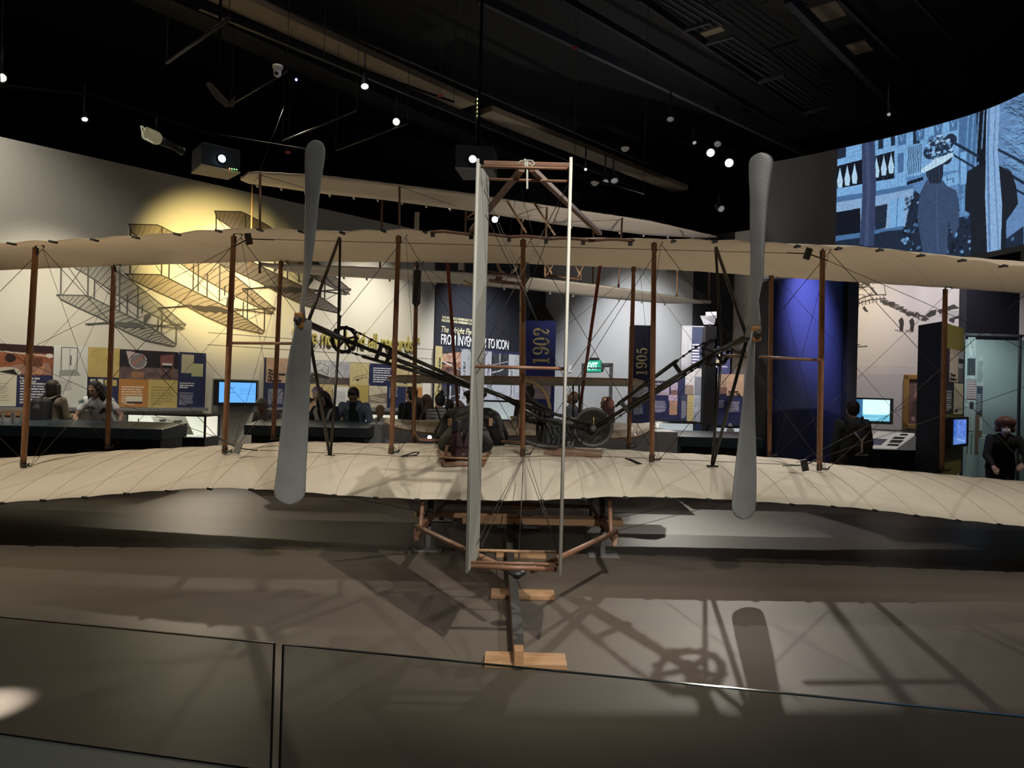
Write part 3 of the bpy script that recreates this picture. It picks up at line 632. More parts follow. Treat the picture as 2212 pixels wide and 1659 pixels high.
tile(b, LW, (571, 772, 620, 826), f_sky, n=80); tile(b, LW, (571, 827, 616, 879), txt(NVY, (.45, .45, .5), 14), name='text_print', n=80)
tile(b, LW, (620, 775, 663, 827), lambda i: (i.c.__setitem__(slice(None), (.42, .46, .48)), i.noise(.3, 4)))
tile(b, LW, (616, 828, 663, 879), txt(ORG_, (.6, .5, .4), 5), name='text_print')
tile(b, LW, (663, 778, 711, 829), f_glid, n=100); tile(b, LW, (711, 780, 752, 830), f_beach, n=80); tile(b, LW, (752, 783, 793, 831), f_bipl, n=80)
tile(b, LW, (663, 829, 752, 879), txt((.45, .36, .18), (.3, .24, .1), 6), name='text_print')
t_ = tile(b, LW, (714, 835, 747, 877), txt((.65, .65, .64), (.2, .2, .2), 12), name='document_print', n=70, extra=.02)
tile(b, LW, (752, 831, 792, 880), lambda i: i.c.__setitem__(slice(None), (.42, .32, .10)), name='colour_print', n=8)
tile(b, LW, (793, 785, 852, 832), lambda i: (i.c.__setitem__(slice(None), (.35, .32, .22)), i.urect(.06, 0, .94, 1, NVY), i.urect(0, .15, 1, .85, NVY), i.uell(.07, .15, .07, .15, NVY), i.uell(.93, .15, .07, .15, NVY), i.uell(.07, .85, .07, .15, NVY), i.uell(.93, .85, .07, .15, NVY), i.text(.15, .15, .85, .88, 7, (.8, .8, .8), .4, .9)), n=110, name='quotation_print')
tile(b, LW, (793, 833, 832, 880), f_hill, n=80); tile(b, LW, (833, 833, 873, 880), lambda i: (i.c.__setitem__(slice(None), NVY), i.text(.1, .45, .55, .95, 9, (.4, .4, .45), .5)), name='text_print')
tile(b, LW, (852, 790, 908, 836), lambda i: (i.c.__setitem__(slice(None), (.52, .43, .24)), i.noise(.1, 4), i.uline([(.1, .2), (.95, .22)], .02, KK), i.urect(.3, .15, .38, .3, KK)))
tile(b, LW, (873, 836, 908, 880), lambda i: (i.c.__setitem__(slice(None), (.6, .58, .5)), i.urect(.55, 0, 1, 1, ORG_)))
fit('heading_text', 'The First\nThree Powered\nThe Fixed\nWing Glider', LW, b, 575, 797, 612, 825, mt=M_LETK, bold=.03)
b = board('panel_rail', 'grey shelf strip under the panel of old aeroplane photographs', 'rail', LW, (568, 880, 908, 888), th=.1, mt=M_GREYM); del b['_o']
# quotation in raised gold letters
a0, a1, z0, z1 = LW.rect(632, 712, 905, 742)
t = thing('wall_quotation', LW.pt((a0 + a1) / 2, z0, 0), 'raised gold quotation across the cream wall above the photographs', 'lettering'); t['_o'] = 0.0
zq = LW.hit(632, 733)[1]; fit_q = ptext('gold_letters', '\u201cWe now hold all records!\u201d', LW, a0, a1, zq - .07, zq + .25, .012, mat('quote_gold', (.42, .36, .10), .4), t, .010, 0, .03)
a0, a1, z0, z1 = LW.rect(828, 774, 908, 787); ptext('signature_letters', 'ORVILLE WRIGHT', LW, a0, a1, z0, z0 + .11, .012, M_LET, t, .0, 0, .006); del t['_o']
# navy section: title
t = thing('wall_title', LW.pt(aN0 + .5, 2.5, .03), 'title lettering on the tall navy wall', 'lettering'); t['_o'] = 0.03
ax0, zx = LW.hit(950, 735); ax1 = LW.hit(1096, 741)[0]; zt = zx
ptext('title_letters', 'FROM INVENTION TO ICON', LW, ax0, ax1, zt - .09, zt + .14, .036, M_LETW, t, .006, 0, .012)
ptext('script_letters', 'The Wright Flyer:', LW, ax0, LW.hit(1026, 716)[0], LW.hit(952, 722)[1], LW.hit(952, 704)[1], .036, mat('letter_cream', (.75, .70, .45), .4), t, .004, .25, .008)
for k, s_ in enumerate(('THIS SECTION IS GENEROUSLY SUPPORTED BY', 'FREDERICK AND BARBARA CLARK TELLING')):
    ptext('credit_letters', s_, LW, ax0, LW.hit(1042, 690)[0], LW.hit(952, 688 + k * 7)[1], LW.hit(952, 682.5 + k * 7)[1], .035, MATS['letter_cream'], t, .01, 0, .01)
del t['_o']
M_BACKLIT = colmat('backlit_print', .5, 0.62)
b = board('exhibit_panel', 'backlit panel of photographs with upright titles on the navy wall', 'panel', LW, (934, 746, 1172, 915), th=.05, off=.04, mt=M_NAVY)
o_ = b['_o']
zT, zB = LW.hit(934, 747)[1], LW.hit(934, 905)[1]; zM0, zM1 = LW.hit(934, 803)[1], LW.hit(934, 823)[1]
def tl(x0, x1, zb, zt_, fn, **k): return tile(b, LW, (x0, 750, x1, 800), fn, z=(zb, zt_), **k)
tl(934, 949, zB, zT, lambda i: i.c.__setitem__(slice(None), (.50, .42, .20)), name='title_strip', n=8)
def f_hangar(i): i.c[:] = (.03, .03, .04); i.upoly([(0, .8), (1, .9), (1, .55), (0, .6)], (.5, .3, .2)); i.upoly([(0, .5), (1, .6), (1, .2), (.3, 0), (0, 0)], (.32, .15, .09)); i.urect(0, 0, .4, .2, (.1, .1, .25)); i.noise(.5, 12); i.uline([(0, .6), (1, .35)], .04, (.8, .75, .7))
def f_crowd(i): i.c[:] = (.04, .04, .05); i.noise(.9, 22); i.uline([(0, .35), (.5, .42), (1, .6)], .05, (.6, .6, .6)); i.uline([(0, .6), (1, .75)], .03, (.5, .5, .5)); i.urect(.45, .5, .5, 1, (.6, .6, .62))
def f_draw(i):
    i.c[:] = (.55, .58, .62)
    for k in range(120): x, y = random.random(), random.random(); i.uline([(x, y), (x + random.uniform(-.15, .15), y + random.uniform(-.1, .1))], .015, random.choice((KK, (.3, .3, .3), WW)))
tl(949, 990, zM1, zT - .02, f_hangar, n=80); tl(949, 990, zM0 - .25, zM0 + .12, txt(NVY, WW, 6), name='text_print')
tl(949, 990, zB, zM0 - .3, f_crowd, n=60)
tl(990, 1004, zB, zT - .02, lambda i: i.c.__setitem__(slice(None), (.62, .64, .70)), name='title_strip', mt=M_BACKLIT, n=8)
tl(1004, 1030, zM1, zT - .02, f_draw, mt=M_BACKLIT, n=70); tl(1004, 1060, zB, zM1, txt((.55, .58, .66), (.3, .32, .4), 14), mt=M_BACKLIT, name='text_print')
tl(1042, 1056, zM1, zT - .03, lambda i: i.c.__setitem__(slice(None), (.62, .64, .72)), name='title_strip', mt=M_BACKLIT, n=8)
tl(1057, 1092, zM1, zT - .06, f_crowd, n=80); tl(1060, 1093, zB, zM1, txt((.56, .59, .67), (.3, .32, .4), 12), mt=M_BACKLIT, name='text_print')
tl(1093, 1106, zB, zT - .06, lambda i: i.c.__setitem__(slice(None), (.62, .64, .72)), name='title_strip', mt=M_BACKLIT, n=8)
tl(1106, 1128, zM1, zT - .06, f_draw, mt=M_BACKLIT, n=70); tl(1107, 1135, zB, zM1, txt((.56, .59, .67), (.3, .32, .4), 12), mt=M_BACKLIT, name='text_print')
fit('title_text', 'The Wright Flyer: From Invention to Icon', LW, b, 939, 772, 946, 890, mt=M_LETK, rot=True, bold=.01)
fit('title_text', 'Out of Sight, Out of Mind', LW, b, 993, 782, 1001, 862, mt=M_LETK, rot=True, bold=.01)
fit('title_text', 'Preservation, Custody', LW, b, 1095, 800, 1102, 856, mt=M_LETK, rot=True, bold=.01)
fit('title_text', 'Alterations and Repairs', LW, b, 1045, 786, 1052, 850, mt=M_LETK, rot=True, bold=.01)
# cream wall behind the right half: white bench of the gallery
for o in list(bpy.data.objects):
    if '_o' in o: del o['_o']
# ---------------------------------------------------------------- year banners (free-standing navy piers)
def glyph(ch):                                       # slab numerals as filled outlines in a 1 x 1.5 box (outer loop, list of holes -> built as ring strips)
    return ch
def digit(mb, ch, O, ex, ey, n, th):
    """draws one numeral; O origin, ex across, ey up (unit box 1 x 1.5), strokes with thick and thin parts"""
    def stroke(pts, ws):
        L = []; R = []
        P = [Vector((x, y)) for x, y in pts]
        for i, p in enumerate(P):
            t = (P[min(i + 1, len(P) - 1)] - P[max(i - 1, 0)]).normalized(); q = Vector((-t.y, t.x)) * ws[i] / 2; L.append(p + q); R.append(p - q)
        def w3(p, h): return O + ex * p.x + ey * p.y + n * h
        m_ = len(P); vs_ = [w3(p, th) for p in L] + [w3(p, th) for p in R] + [w3(p, 0) for p in L] + [w3(p, 0) for p in R]; fs = []
        for i in range(m_ - 1): fs += [(i, i + 1, m_ + i + 1, m_ + i), (i, 2 * m_ + i, 2 * m_ + i + 1, i + 1), (m_ + i, m_ + i + 1, 3 * m_ + i + 1, 3 * m_ + i)]
        mb.add(vs_, fs)
    def arc(cx, cy, rx, ry, a0, a1, k=22): return [(cx + rx * math.cos(math.radians(a0 + (a1 - a0) * i / k)), cy + ry * math.sin(math.radians(a0 + (a1 - a0) * i / k))) for i in range(k + 1)]
    def wv(p, c, thick, thin): return [thin + (thick - thin) * abs(math.cos(math.atan2((y - c[1]) / c[3], (x - c[0]) / c[2]))) ** 1.5 for x, y in p]
    if ch == '1': stroke([(.5, .05), (.5, 1.45)], [.28, .28]); stroke([(.15, .05), (.85, .05)], [.12, .12]); stroke([(.18, 1.25), (.42, 1.42)], [.12, .16])
    if ch == '0': p = arc(.5, .75, .34, .66, 0, 360, 40); stroke(p, wv(p, (.5, .75, .34, .66), .28, .10))
    if ch == '9': p = arc(.5, 1.05, .33, .38, 0, 360, 36); stroke(p, wv(p, (.5, 1.05, .33, .38), .26, .10)); p = arc(.45, .75, .40, .67, 10, -105, 20); stroke(p, wv(p, (.45, .75, .4, .67), .27, .1)); stroke(arc(.27, .25, .10, .10, 0, 360, 16), [.12] * 17)
    if ch == '2': p = arc(.48, 1.05, .33, .36, 170, -40, 24); stroke(p, wv(p, (.48, 1.05, .33, .36), .27, .1)); stroke([(.74, .82), (.5, .5), (.2, .2)], [.25, .14, .10]); stroke([(.14, .2), (.4, .26), (.62, .12), (.86, .3)], [.12, .18, .22, .08]); stroke(arc(.26, 1.08, .09, .09, 0, 360, 16), [.13] * 17)
    if ch == '5': p = arc(.48, .5, .36, .44, 140, -140, 30); stroke(p, wv(p, (.48, .5, .36, .44), .27, .1)); stroke([(.22, .78), (.25, 1.4)], [.08, .08]); stroke([(.22, 1.35), (.5, 1.30), (.8, 1.42)], [.2, .22, .1]); stroke(arc(.22, .28, .09, .09, 0, 360, 16), [.13] * 17)
def pier(label, year, D, x0, x1, ytop, ynum0, ynum1, mt, pic, cap_px=None):
    pl = Plane((0, D), (1, 0)); a0, a1, z0, z1 = pl.rect(x0, ytop, x1, 900)
    t = thing('banner_pier', pl.pt((a0 + a1) / 2, 0, 0), label, 'banner'); mb = MB(); pl.box(mb, a0, a1, 0, z1, -0.35, 0); mb.build('pier_board', mt, t)
    mb = MB(); zb = pl.hit(x0, ynum0)[1]; zt = pl.hit(x0, ynum1)[1]; W_ = a1 - a0; dl = (zt - zb) / 4; h = W_ * .56
    for k, ch in enumerate(year):
        O = pl.pt(a0 + W_ * .80, zb + k * dl + dl * .04, .006); digit(mb, ch, O, Vector((0, 0, 1)) * dl * .92, Vector((-1, 0, 0)) * (h / 1.5), pl.n, .015)
    mb.build('year_numerals', M_LET, t)
    t['_o'] = 0.0
    for r, fn, nm in pic: tile(t, pl, r, fn, name=nm, n=70)
    del t['_o']
    return t, pl, z1
def f_pink(i): i.c[:] = (.62, .50, .58); i.urect(0, 0, 1, .2, (.5, .38, .42)); i.noise(.08, 4); i.uline([(.1, .75), (.8, .45)], .02, (.2, .12, .15)); i.uline([(.15, .6), (.75, .35)], .02, (.2, .12, .15)); i.uline([(.3, .66), (.35, .5)], .015, (.2, .12, .15))
t, pl, zt = pier('blue pier with the year 1902 in gold reading upwards', '1902', 14.0, 1133, 1199, 692, 788, 706, M_NAVYB, [((1136, 829, 1190, 861), f_pink, 'photo_print'), ((1140, 876, 1188, 905), txt((.03, .05, .3), WW, 7), 'text_print')])
t, pl, zt = pier('dark navy pier with the year 1905 in gold reading upwards', '1905', 15.0, 1363, 1406, 702, 812, 750, M_NAVY, [((1367, 835, 1400, 860), lambda i: (i.c.__setitem__(slice(None), (.66, .66, .64)), i.uline([(.2, .2), (.9, .7)], .04, KK), i.urect(0, 0, 1, .12, (.1, .1, .1))), 'photo_print'), ((1366, 866, 1394, 898), txt((.02, .03, .10), WW, 9), 'text_print')])
# plain black pyramid shape behind the 1902 pier
mb = MB(); P1 = [U(1138, 692, 14.4), U(1197, 692, 14.4), U(1197, 692, 15.2), U(1138, 692, 15.2)]; ap = U(1168, 642, 14.8)
mb.add(P1 + [ap], [(0, 1, 4), (1, 2, 4), (2, 3, 4), (3, 0, 4), (3, 2, 1, 0)]); z_ = P1[0].z
o = mb.build('black_pyramid', M_BLK); tag(o, 'black pyramid shape rising behind the 1902 pier', 'hood')
mb = MB(); c = U(1168, 692, 14.8); mb.beam((c.x, c.y, 0), (c.x, c.y, z_), .5, .5); mb.build('pedestal', M_BLK, o)

# exit sign and grey door on the far wall
aE, zE = FWP.hit(1285, 791)
t = thing('exit_sign', FWP.pt(aE, zE, 0), 'green glowing exit sign high on the far grey wall', 'sign'); t['_o'] = .06
mb = MB(); FWP.box(mb, aE - .22, aE + .22, zE - .13, zE + .13, .02, .06); mb.build('sign_housing', emat('exit_face', (0.02, .50, .30), 0.9), t)
mb = MB(); FWP.box(mb, aE - .12, aE + .12, zE + .13, zE + .20, 0, .06); mb.build('mounting_box', M_BLACK, t)
ptext('exit_letters', 'EXIT', FWP, aE - .17, aE + .13, zE - .085, zE + .085, .066, emat('exit_letters', (.35, 1.0, .8), 3.0), t, .03); del t['_o']
a0, a1, z0, z1 = FWP.rect(1262, 830, 1318, 900)
t = thing('door_1', FWP.pt(a0, 0, 0), None, None); tag(t, kind='structure'); mb = MB(); FWP.box(mb, a0, a1, 0, 2.15, .0, .04); mb.build('door_leaf', M_WALLG, t)
mb = MB()
for (u0, u1, v0, v1) in ((a0 - .06, a0, 0, 2.2), (a1, a1 + .06, 0, 2.2), (a0 - .06, a1 + .06, 2.15, 2.22)): FWP.box(mb, u0, u1, v0, v1, 0, .06)
mb.build('door_frame', M_STEELD, t); mb = MB(); FWP.box(mb, a0 + .15, a0 + .6, 2.08, 2.12, .04, .09); mb.build('door_closer', M_STEELD, t)
mb = MB(); FWP.box(mb, FWP.hit(1232, 797)[0] - .04, FWP.hit(1232, 797)[0] + .04, FWP.hit(1232, 797)[1] - .08, FWP.hit(1232, 797)[1] + .08, 0, .02); tag(mb.build('wall_switch', M_WHITE), 'small white switch plate on the far wall left of the exit sign', 'switch')

# ---------------------------------------------------------------- right middle: panels, post and cases
def fb(label, D, r, mt=M_NAVY, name='exhibit_panel', cat='panel', to_floor=False, th=.05):
    pl = Plane((0, D), (1, 0)); a0, a1, z0, z1 = pl.rect(*r)
    if to_floor: z0 = 0
    t = thing(name, pl.pt((a0 + a1) / 2, z0, 0), label, cat); mb = MB(); pl.box(mb, a0, a1, z0, z1, -th, 0); mb.build('backing_board', mt, t); t['_o'] = 0.0; return t, pl
b, pl = fb('panel with a dark text block and pink aeroplane pictures right of the 1905 pier', 14.0, (1408, 822, 1472, 905), to_floor=True)
tile(b, pl, (1409, 824, 1446, 853), lambda i: (f_pink(i), i.upoly([(0, 1), (1, 1), (.9, .78), (0, .6)], KK)), n=60); tile(b, pl, (1411, 856, 1443, 894), txt(NVY, (.6, .6, .65), 12), name='text_print', n=80)
tile(b, pl, (1449, 826, 1472, 853), lambda i: (f_pink(i), i.urect(0, 0, 1, .4, (.25, .14, .12)))); tile(b, pl, (1444, 853, 1470, 866), f_pink); tile(b, pl, (1446, 866, 1470, 896), txt((.50, .30, .17), (.3, .18, .1), 5), name='text_print')
fit('heading_text', 'The World\'s First\nPractical Airplane\nand Wright', pl, b, 1412, 826, 1440, 846, mt=M_LETW, bold=.03)
b, pl = fb('narrow panel with a wing close-up and a mustard text strip, left of the black post', 12.6, (1465, 800, 1517, 915), to_floor=True)
tile(b, pl, (1480, 795, 1517, 852), lambda i: (i.c.__setitem__(slice(None), (.60, .58, .52)), i.noise(.2, 5), i.urect(0, 0, .5, .35, (.3, .24, .17)), i.uline([(.05, .55), (.4, .4)], .05, (.8, .78, .72)), i.uline([(.05, .75), (.45, .55)], .03, (.8, .78, .72)), i.uline([(.2, .75), (.25, .45)], .02, (.75, .72, .66)), i.urect(.55, 0, 1, .68, (.22, .24, .25))), n=70)
tile(b, pl, (1471, 853, 1484, 908), txt((.05, .06, .09), (.5, .5, .5), 12), name='text_print'); tile(b, pl, (1484, 853, 1498, 910), txt((.50, .42, .17), (.4, .32, .12), 6), name='text_print')
tile(b, pl, (1498, 853, 1516, 912), lambda i: (i.c.__setitem__(slice(None), (.36, .40, .40)), i.noise(.3, 5), i.uline([(.1, .6), (.5, .68), (.9, .6)], .03, (.1, .1, .1)), i.urect(0, 0, 1, .4, (.22, .25, .26), .6)))
b, pl = fb('translucent grey photo panel with a navy corner, behind the right sprocket', 12.8, (1472, 703, 1520, 795), mt=mat('panel_grey', (.36, .37, .36), .6), to_floor=True)
tile(b, pl, (1473, 706, 1494, 795), lambda i: (i.c.__setitem__(slice(None), (.42, .43, .41)), i.noise(.1, 4), i.uline([(0, .3), (1, .5)], .03, (.55, .55, .53))))
tile(b, pl, (1494, 706, 1520, 795), lambda i: (i.c.__setitem__(slice(None), (.05, .065, .11)), i.text(.05, .12, .7, .62, 7, (.75, .75, .78), .5, .95)), name='text_print')
b, pl = fb('navy panel reading AL over RINS above a sandy picture, right of the black post', 12.3, (1540, 748, 1577, 808), to_floor=True)
tile(b, pl, (1541, 748, 1577, 808), lambda i: (i.c.__setitem__(slice(None), (.07, .08, .16)), i.noise(.1, 3), i.urect(.0, .26, .85, .29, WW), i.urect(.4, .94, .85, .96, WW)), name='colour_print')
fit('heading_text', 'AL', pl, b, 1547, 763, 1564, 771, mt=M_LET, bold=.04, extra=.01); fit('heading_text', 'RINS', pl, b, 1543, 776, 1563, 784, mt=M_LET, bold=.04, extra=.01)
b, pl = fb('tall panel about the year 1905 with an orange sand print, behind the right propeller', 12.2, (1538, 808, 1604, 916), to_floor=True)
tile(b, pl, (1549, 808, 1570, 851), lambda i: (i.c.__setitem__(slice(None), (.40, .28, .17)), i.urect(0, 0, 1, .35, (.18, .1, .07)), i.noise(.1, 3)))
tile(b, pl, (1570, 808, 1606, 855), lambda i: (i.c.__setitem__(slice(None), (.55, .36, .21)), i.noise(.12, 4), i.urect(0, .6, 1, .63, (.4, .24, .13), .6)), n=60)
tile(b, pl, (1541, 857, 1568, 885), txt((.03, .035, .10), (.75, .75, .8), 7), name='text_print', n=80); tile(b, pl, (1571, 858, 1602, 893), txt((.03, .035, .10), (.55, .5, .5), 11), name='text_print', n=80)
fit('heading_text', 'Art from\n1900-1905', pl, b, 1573, 843, 1599, 854, mt=M_LETK, bold=.03)
b, pl = fb('pale strip panel squeezed between the right propeller and the blue column', 11.8, (1632, 752, 1648, 954), to_floor=True)
tile(b, pl, (1632, 752, 1648, 950), lambda i: (i.c.__setitem__(slice(None), (.58, .56, .52)), i.urect(0, .48, 1, .58, (.1, .1, .09)), i.noise(.1, 5), i.text(.15, .32, .85, .42, 8, (.4, .4, .4), .4), i.urect(0, .2, 1, .27, (.2, .2, .2)), i.urect(0, .12, 1, .13, KK), i.urect(0, .08, 1, .09, KK)), n=24)
# black post with projector shade
mb = MB(); p = U(1533, 706, 11.4); mb.beam((p.x, p.y, 0), (p.x, p.y, p.z), .19, .17); o = mb.build('display_post', M_BLK, None, .004); tag(o, 'square black post standing behind the right sprocket', 'post')
mb = MB(); p2 = U(1549, 808, 11.4); mb.beam((p2.x - .03, p2.y + .1, 0), (p2.x - .03, p2.y + .1, U(1549, 795, 11.5).z), .1, .1); mb.build('side_upright', M_BLK, o)
t = thing('flap_lamp', U(1532, 700, 11.4), 'two pale tilted metal flaps of a lamp above the black post', 'lamp')
mb = MB(); mb.prism([U(1513, 682, 11.4), U(1548, 681, 11.5), U(1543, 701, 11.5), U(1521, 701, 11.4)], (0, .02, 0)); mb.build('lower_flap', mat('flap', (.7, .7, .68), .5), t)
mb = MB(); mb.prism([U(1525, 674, 11.6), U(1548, 673, 11.6), U(1548, 687, 11.6), U(1525, 690, 11.6)], (0, .02, 0)); mb.build('upper_flap', MATS['flap'], t)
mb = MB(); mb.tube([U(1533, 700, 11.45), U(1534, 707, 11.42)], .015); mb.build('bracket', M_BLACK, t)
# lit counter cases behind
def showcase(label, D, r, lit, items, ybase):
    pl = Plane((0, D), (1, 0)); a0, a1, z0, z1 = pl.rect(*r); t = thing('display_case', pl.pt((a0 + a1) / 2, 0, 0), label, 'display case'); dp = .5
    mb = MB(); pl.box(mb, a0, a1, 0, z0, -dp, 0); mb.build('case_base', M_CNTR, t)
    mb = MB(); e = .012
    for aa in (a0, a1):
        for oo in (-dp, 0): pl.box(mb, aa - e, aa + e, z0, z1, oo - e, oo + e)
    for oo in (-dp, 0): pl.box(mb, a0, a1, z1 - e, z1 + e, oo - e, oo + e)
    for aa in (a0, a1): pl.box(mb, aa - e, aa + e, z1 - e, z1 + e, -dp, 0)
    mb.build('case_frame', M_BLACK, t)
    mb = MB(); pl.box(mb, a0 + .02, a1 - .02, z0 + .002, z0 + .01, -dp + .02, -.02); pl.box(mb, a0 + .02, a1 - .02, z0, z1 - .02, -dp + .01, -dp + .03); mb.build('case_lining', lit, t)
    mb = MB(); pl.box(mb, a0 + e, a1 - e, z0, z1 - e, -.004, .0); mb.build('glass_pane', M_PANE, t)
    return t, pl, a0, a1, z0, z1
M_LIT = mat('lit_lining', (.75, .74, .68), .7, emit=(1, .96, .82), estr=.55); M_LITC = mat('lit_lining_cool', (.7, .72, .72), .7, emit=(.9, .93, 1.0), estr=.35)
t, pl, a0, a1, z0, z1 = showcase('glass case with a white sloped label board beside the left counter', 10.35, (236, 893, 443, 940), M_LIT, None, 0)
mb = MB(); mb.prism([U(326, 900, 10.75), U(400, 899, 10.75), U(418, 938, 10.4), U(348, 938, 10.4)], (0, .015, -.01)); o = mb.build('label_board', mat('label_board', (.7, .7, .66), .6), None); tag(o, 'white sloped board with small dark pictures inside the left glass case', 'sign')
mb = MB()
for (x0, y0, x1, y1) in ((344, 906, 358, 909), (375, 908, 393, 911), (350, 915, 358, 920), (376, 918, 405, 926)): mb.prism([U(x0, y0, 10.38 + (938 - y0) * .0091), U(x1, y0, 10.38 + (938 - y0) * .0091), U(x1, y1, 10.38 + (938 - y1) * .0091), U(x0, y1, 10.38 + (938 - y1) * .0091)], (0, -.004, 0))
mb.build('label_pictures', mat('label_ink', (.08, .08, .08), .6), o)
for k, x in enumerate((257, 262, 275, 281, 287, 298, 307)):
    h_ = (.18, .14, .08, .10, .08, .22, .09)[k]; mb = MB(); p = U(x, 938, 10.6); mb.beam((p.x, p.y, z0 + .01), (p.x, p.y, z0 + .01 + h_), .008 if k != 5 else .02, .008)
    mb.box((p.x, p.y, z0 + .015), (.05, .05, .01)); o = mb.build('specimen_stand', M_BLACK if k % 5 == 0 else M_STEEL); tag(o, 'small upright specimen on a stand inside the left glass case', 'specimen', 'small upright specimens in the left glass case')
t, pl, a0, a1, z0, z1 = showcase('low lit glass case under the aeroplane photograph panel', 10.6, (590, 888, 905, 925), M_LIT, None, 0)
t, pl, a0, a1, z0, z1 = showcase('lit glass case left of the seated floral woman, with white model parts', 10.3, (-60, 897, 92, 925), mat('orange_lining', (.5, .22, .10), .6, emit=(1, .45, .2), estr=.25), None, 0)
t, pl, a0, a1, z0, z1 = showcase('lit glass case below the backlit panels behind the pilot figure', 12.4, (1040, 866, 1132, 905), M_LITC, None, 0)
mb = MB(); mb.prism([U(1101, 899, 12.0), U(1120, 898, 12.0), U(1128, 910, 11.8), U(1108, 911, 11.8)], (0, .01, -.01)); ys = tag(mb.build('yellow_sheet', mat('yellow_sheet', (.6, .42, .12), .6)), 'yellow information sheet beside the gauges, behind the central strut', 'sheet'); mb = MB(); pz = U(1114, 905, 11.9); mb.beam((pz.x, pz.y, 0), (pz.x, pz.y, pz.z - .02), .3, .2); mb.build('stand', M_CNTR, ys)
t, pl, a0, a1, z0, z1 = showcase('lit glass case with a model wing right of the plinth', 10.8, (1420, 912, 1517, 944), M_LITC, None, 0)
t, pl, a0, a1, z0, z1 = showcase('lit glass case with white figures between the black post and the right propeller', 11.0, (1542, 922, 1640, 945), M_LITC, None, 0)
mb = MB(); p = U(1577, 944, 11.25); mb.lathe((p.x, p.y, z0 + .01), (0, 0, 1), [(0, .07), (.03, .05), (.1, .06), (.14, .02), (.17, .035), (.2, .01)], 12); tag(mb.build('white_figurine', M_WHITE), 'small white figurine in the case beside the right propeller', 'figurine')
mb = MB(); mb.beam(U(1548, 934, 11.2), U(1572, 942, 11.2), .12, .02); tag(mb.build('model_wing', M_WHITE), 'white model wing lying in the case beside the right propeller', 'model')
for o in list(bpy.data.objects):
    if '_o' in o: del o['_o']
# long black counters with teal slanted fronts
def counter(label, pts_top, drop, D, lbl2=None):
    (xa, ya), (xb, yb) = pts_top; A_ = U(xa, ya, D); B_ = U(xb, yb, D); h = (A_.z + B_.z) / 2
    t = thing('counter', (A_.x, D, 0), label, 'counter'); mb = MB(); x0, x1 = A_.x, B_.x
    mb.add([(x0, D, h), (x1, D, h), (x1, D + .7, h + .05), (x0, D + .7, h + .05), (x0, D, h - drop), (x1, D, h - drop), (x1, D + .7, h - drop), (x0, D + .7, h - drop)], [(0, 1, 2, 3), (0, 4, 5, 1), (1, 5, 6, 2), (2, 6, 7, 3), (3, 7, 4, 0), (4, 7, 6, 5)])
    mb.build('counter_top', M_TEAL, t, .006)
    mb = MB(); mb.box(((x0 + x1) / 2, D + .4, (h - drop) / 2), (x1 - x0 - .12, .6, h - drop)); mb.build('counter_base', M_CNTR, t)
    return t
counter('long black counter with a teal front edge at the far left', ((-150, 921), (350, 921)), .13, 9.0)
counter('black counter with a teal front edge left of the grey plinth', ((527, 919), (796, 924)), .12, 9.0)
counter('black counter with a teal front edge right of the grey plinth', ((1465, 943), (1650, 948)), .13, 9.6)
mb = MB(); pA = U(795, 915, 9.35); pB = U(1465, 929, 9.35); mb.box(((pA.x + pB.x) / 2, 9.35 + .5, pA.z / 2), (pB.x - pA.x, 1.0, pA.z))
tag(mb.build('plinth', mat('plinth_grey', (.46, .47, .50), .55, noise=.06, nscale=6), None, .01), 'long grey plinth behind the aeroplane, under the forward planes', 'plinth')
mb = MB(); p = U(20, 918, 9.3); mb.box((p.x, p.y, p.z), (1.1, .25, .05)); o = mb.build('model_fuselage', M_GREYM, None, .02); tag(o, 'low grey model tray lying on the left counter', 'model')
for k, x in enumerate((5, 25, 29, 45)): mb = MB(); p = U(x, 915, 9.3); mb.beam(p, p + Vector((.005, 0, .14)), .012, .03); tag(mb.build('white_vane', M_WHITE), 'thin white upright blade on the model tray at the left edge', 'model part', 'white blades on the left counter tray')
# wall screens
def tv(label, D, r, sr, fn, pl=None, n=140, em=1.0):
    pl = pl or Plane((0, D), (1, 0)); a0, a1, z0, z1 = pl.rect(*r); t = thing('wall_screen_display', pl.pt((a0 + a1) / 2, z0, 0), label, 'television')
    mb = MB(); pl.box(mb, a0, a1, z0, z1, .0, .07); mb.build('screen_frame', M_BLK, t, .006); t['_o'] = .07; s0, s1, q0, q1 = pl.rect(*sr)
    im = Img(s0, s1, q0, q1, n, (.2, .5, .9)); fn(im); im.build('screen_picture', pl, .074, t, colmat('screen_emission_%s' % em, .5, em)); del t['_o']; return t
def f_plan(i):
    i.c[:] = (.10, .35, .85); i.uell(.5, .5, .75, .8, (.13, .42, .95)); L_ = (.05, .2, .5)
    i.uline([(.55, .45), (.95, .45), (.95, .7), (.55, .7), (.55, .45)], .006, L_); i.uline([(.62, .42), (.62, .75)], .006, L_); i.uline([(.8, .42), (.8, .75)], .006, L_); i.uline([(.55, .58), (.95, .58)], .006, L_); i.uline([(.1, .55), (.2, .55)], .008, L_); i.uline([(.3, .72), (.42, .72)], .02, L_); i.uline([(.3, .5), (.42, .5)], .02, L_)
tv('wall screen showing a plan drawing in blue, on the cream wall', 12, (461, 820, 552, 876), (469, 825, 548, 869), f_plan, pl=LW.off(.25), em=1.15)
mb = MB(); a0, a1, z0, z1 = LW.rect(459, 818, 545, 878); LW.box(mb, a0, a1 , z0 - .1, z1, .004, .245); tag(mb.build('screen_housing', M_GREYM), 'grey box housing behind the blue plan screen', 'housing')
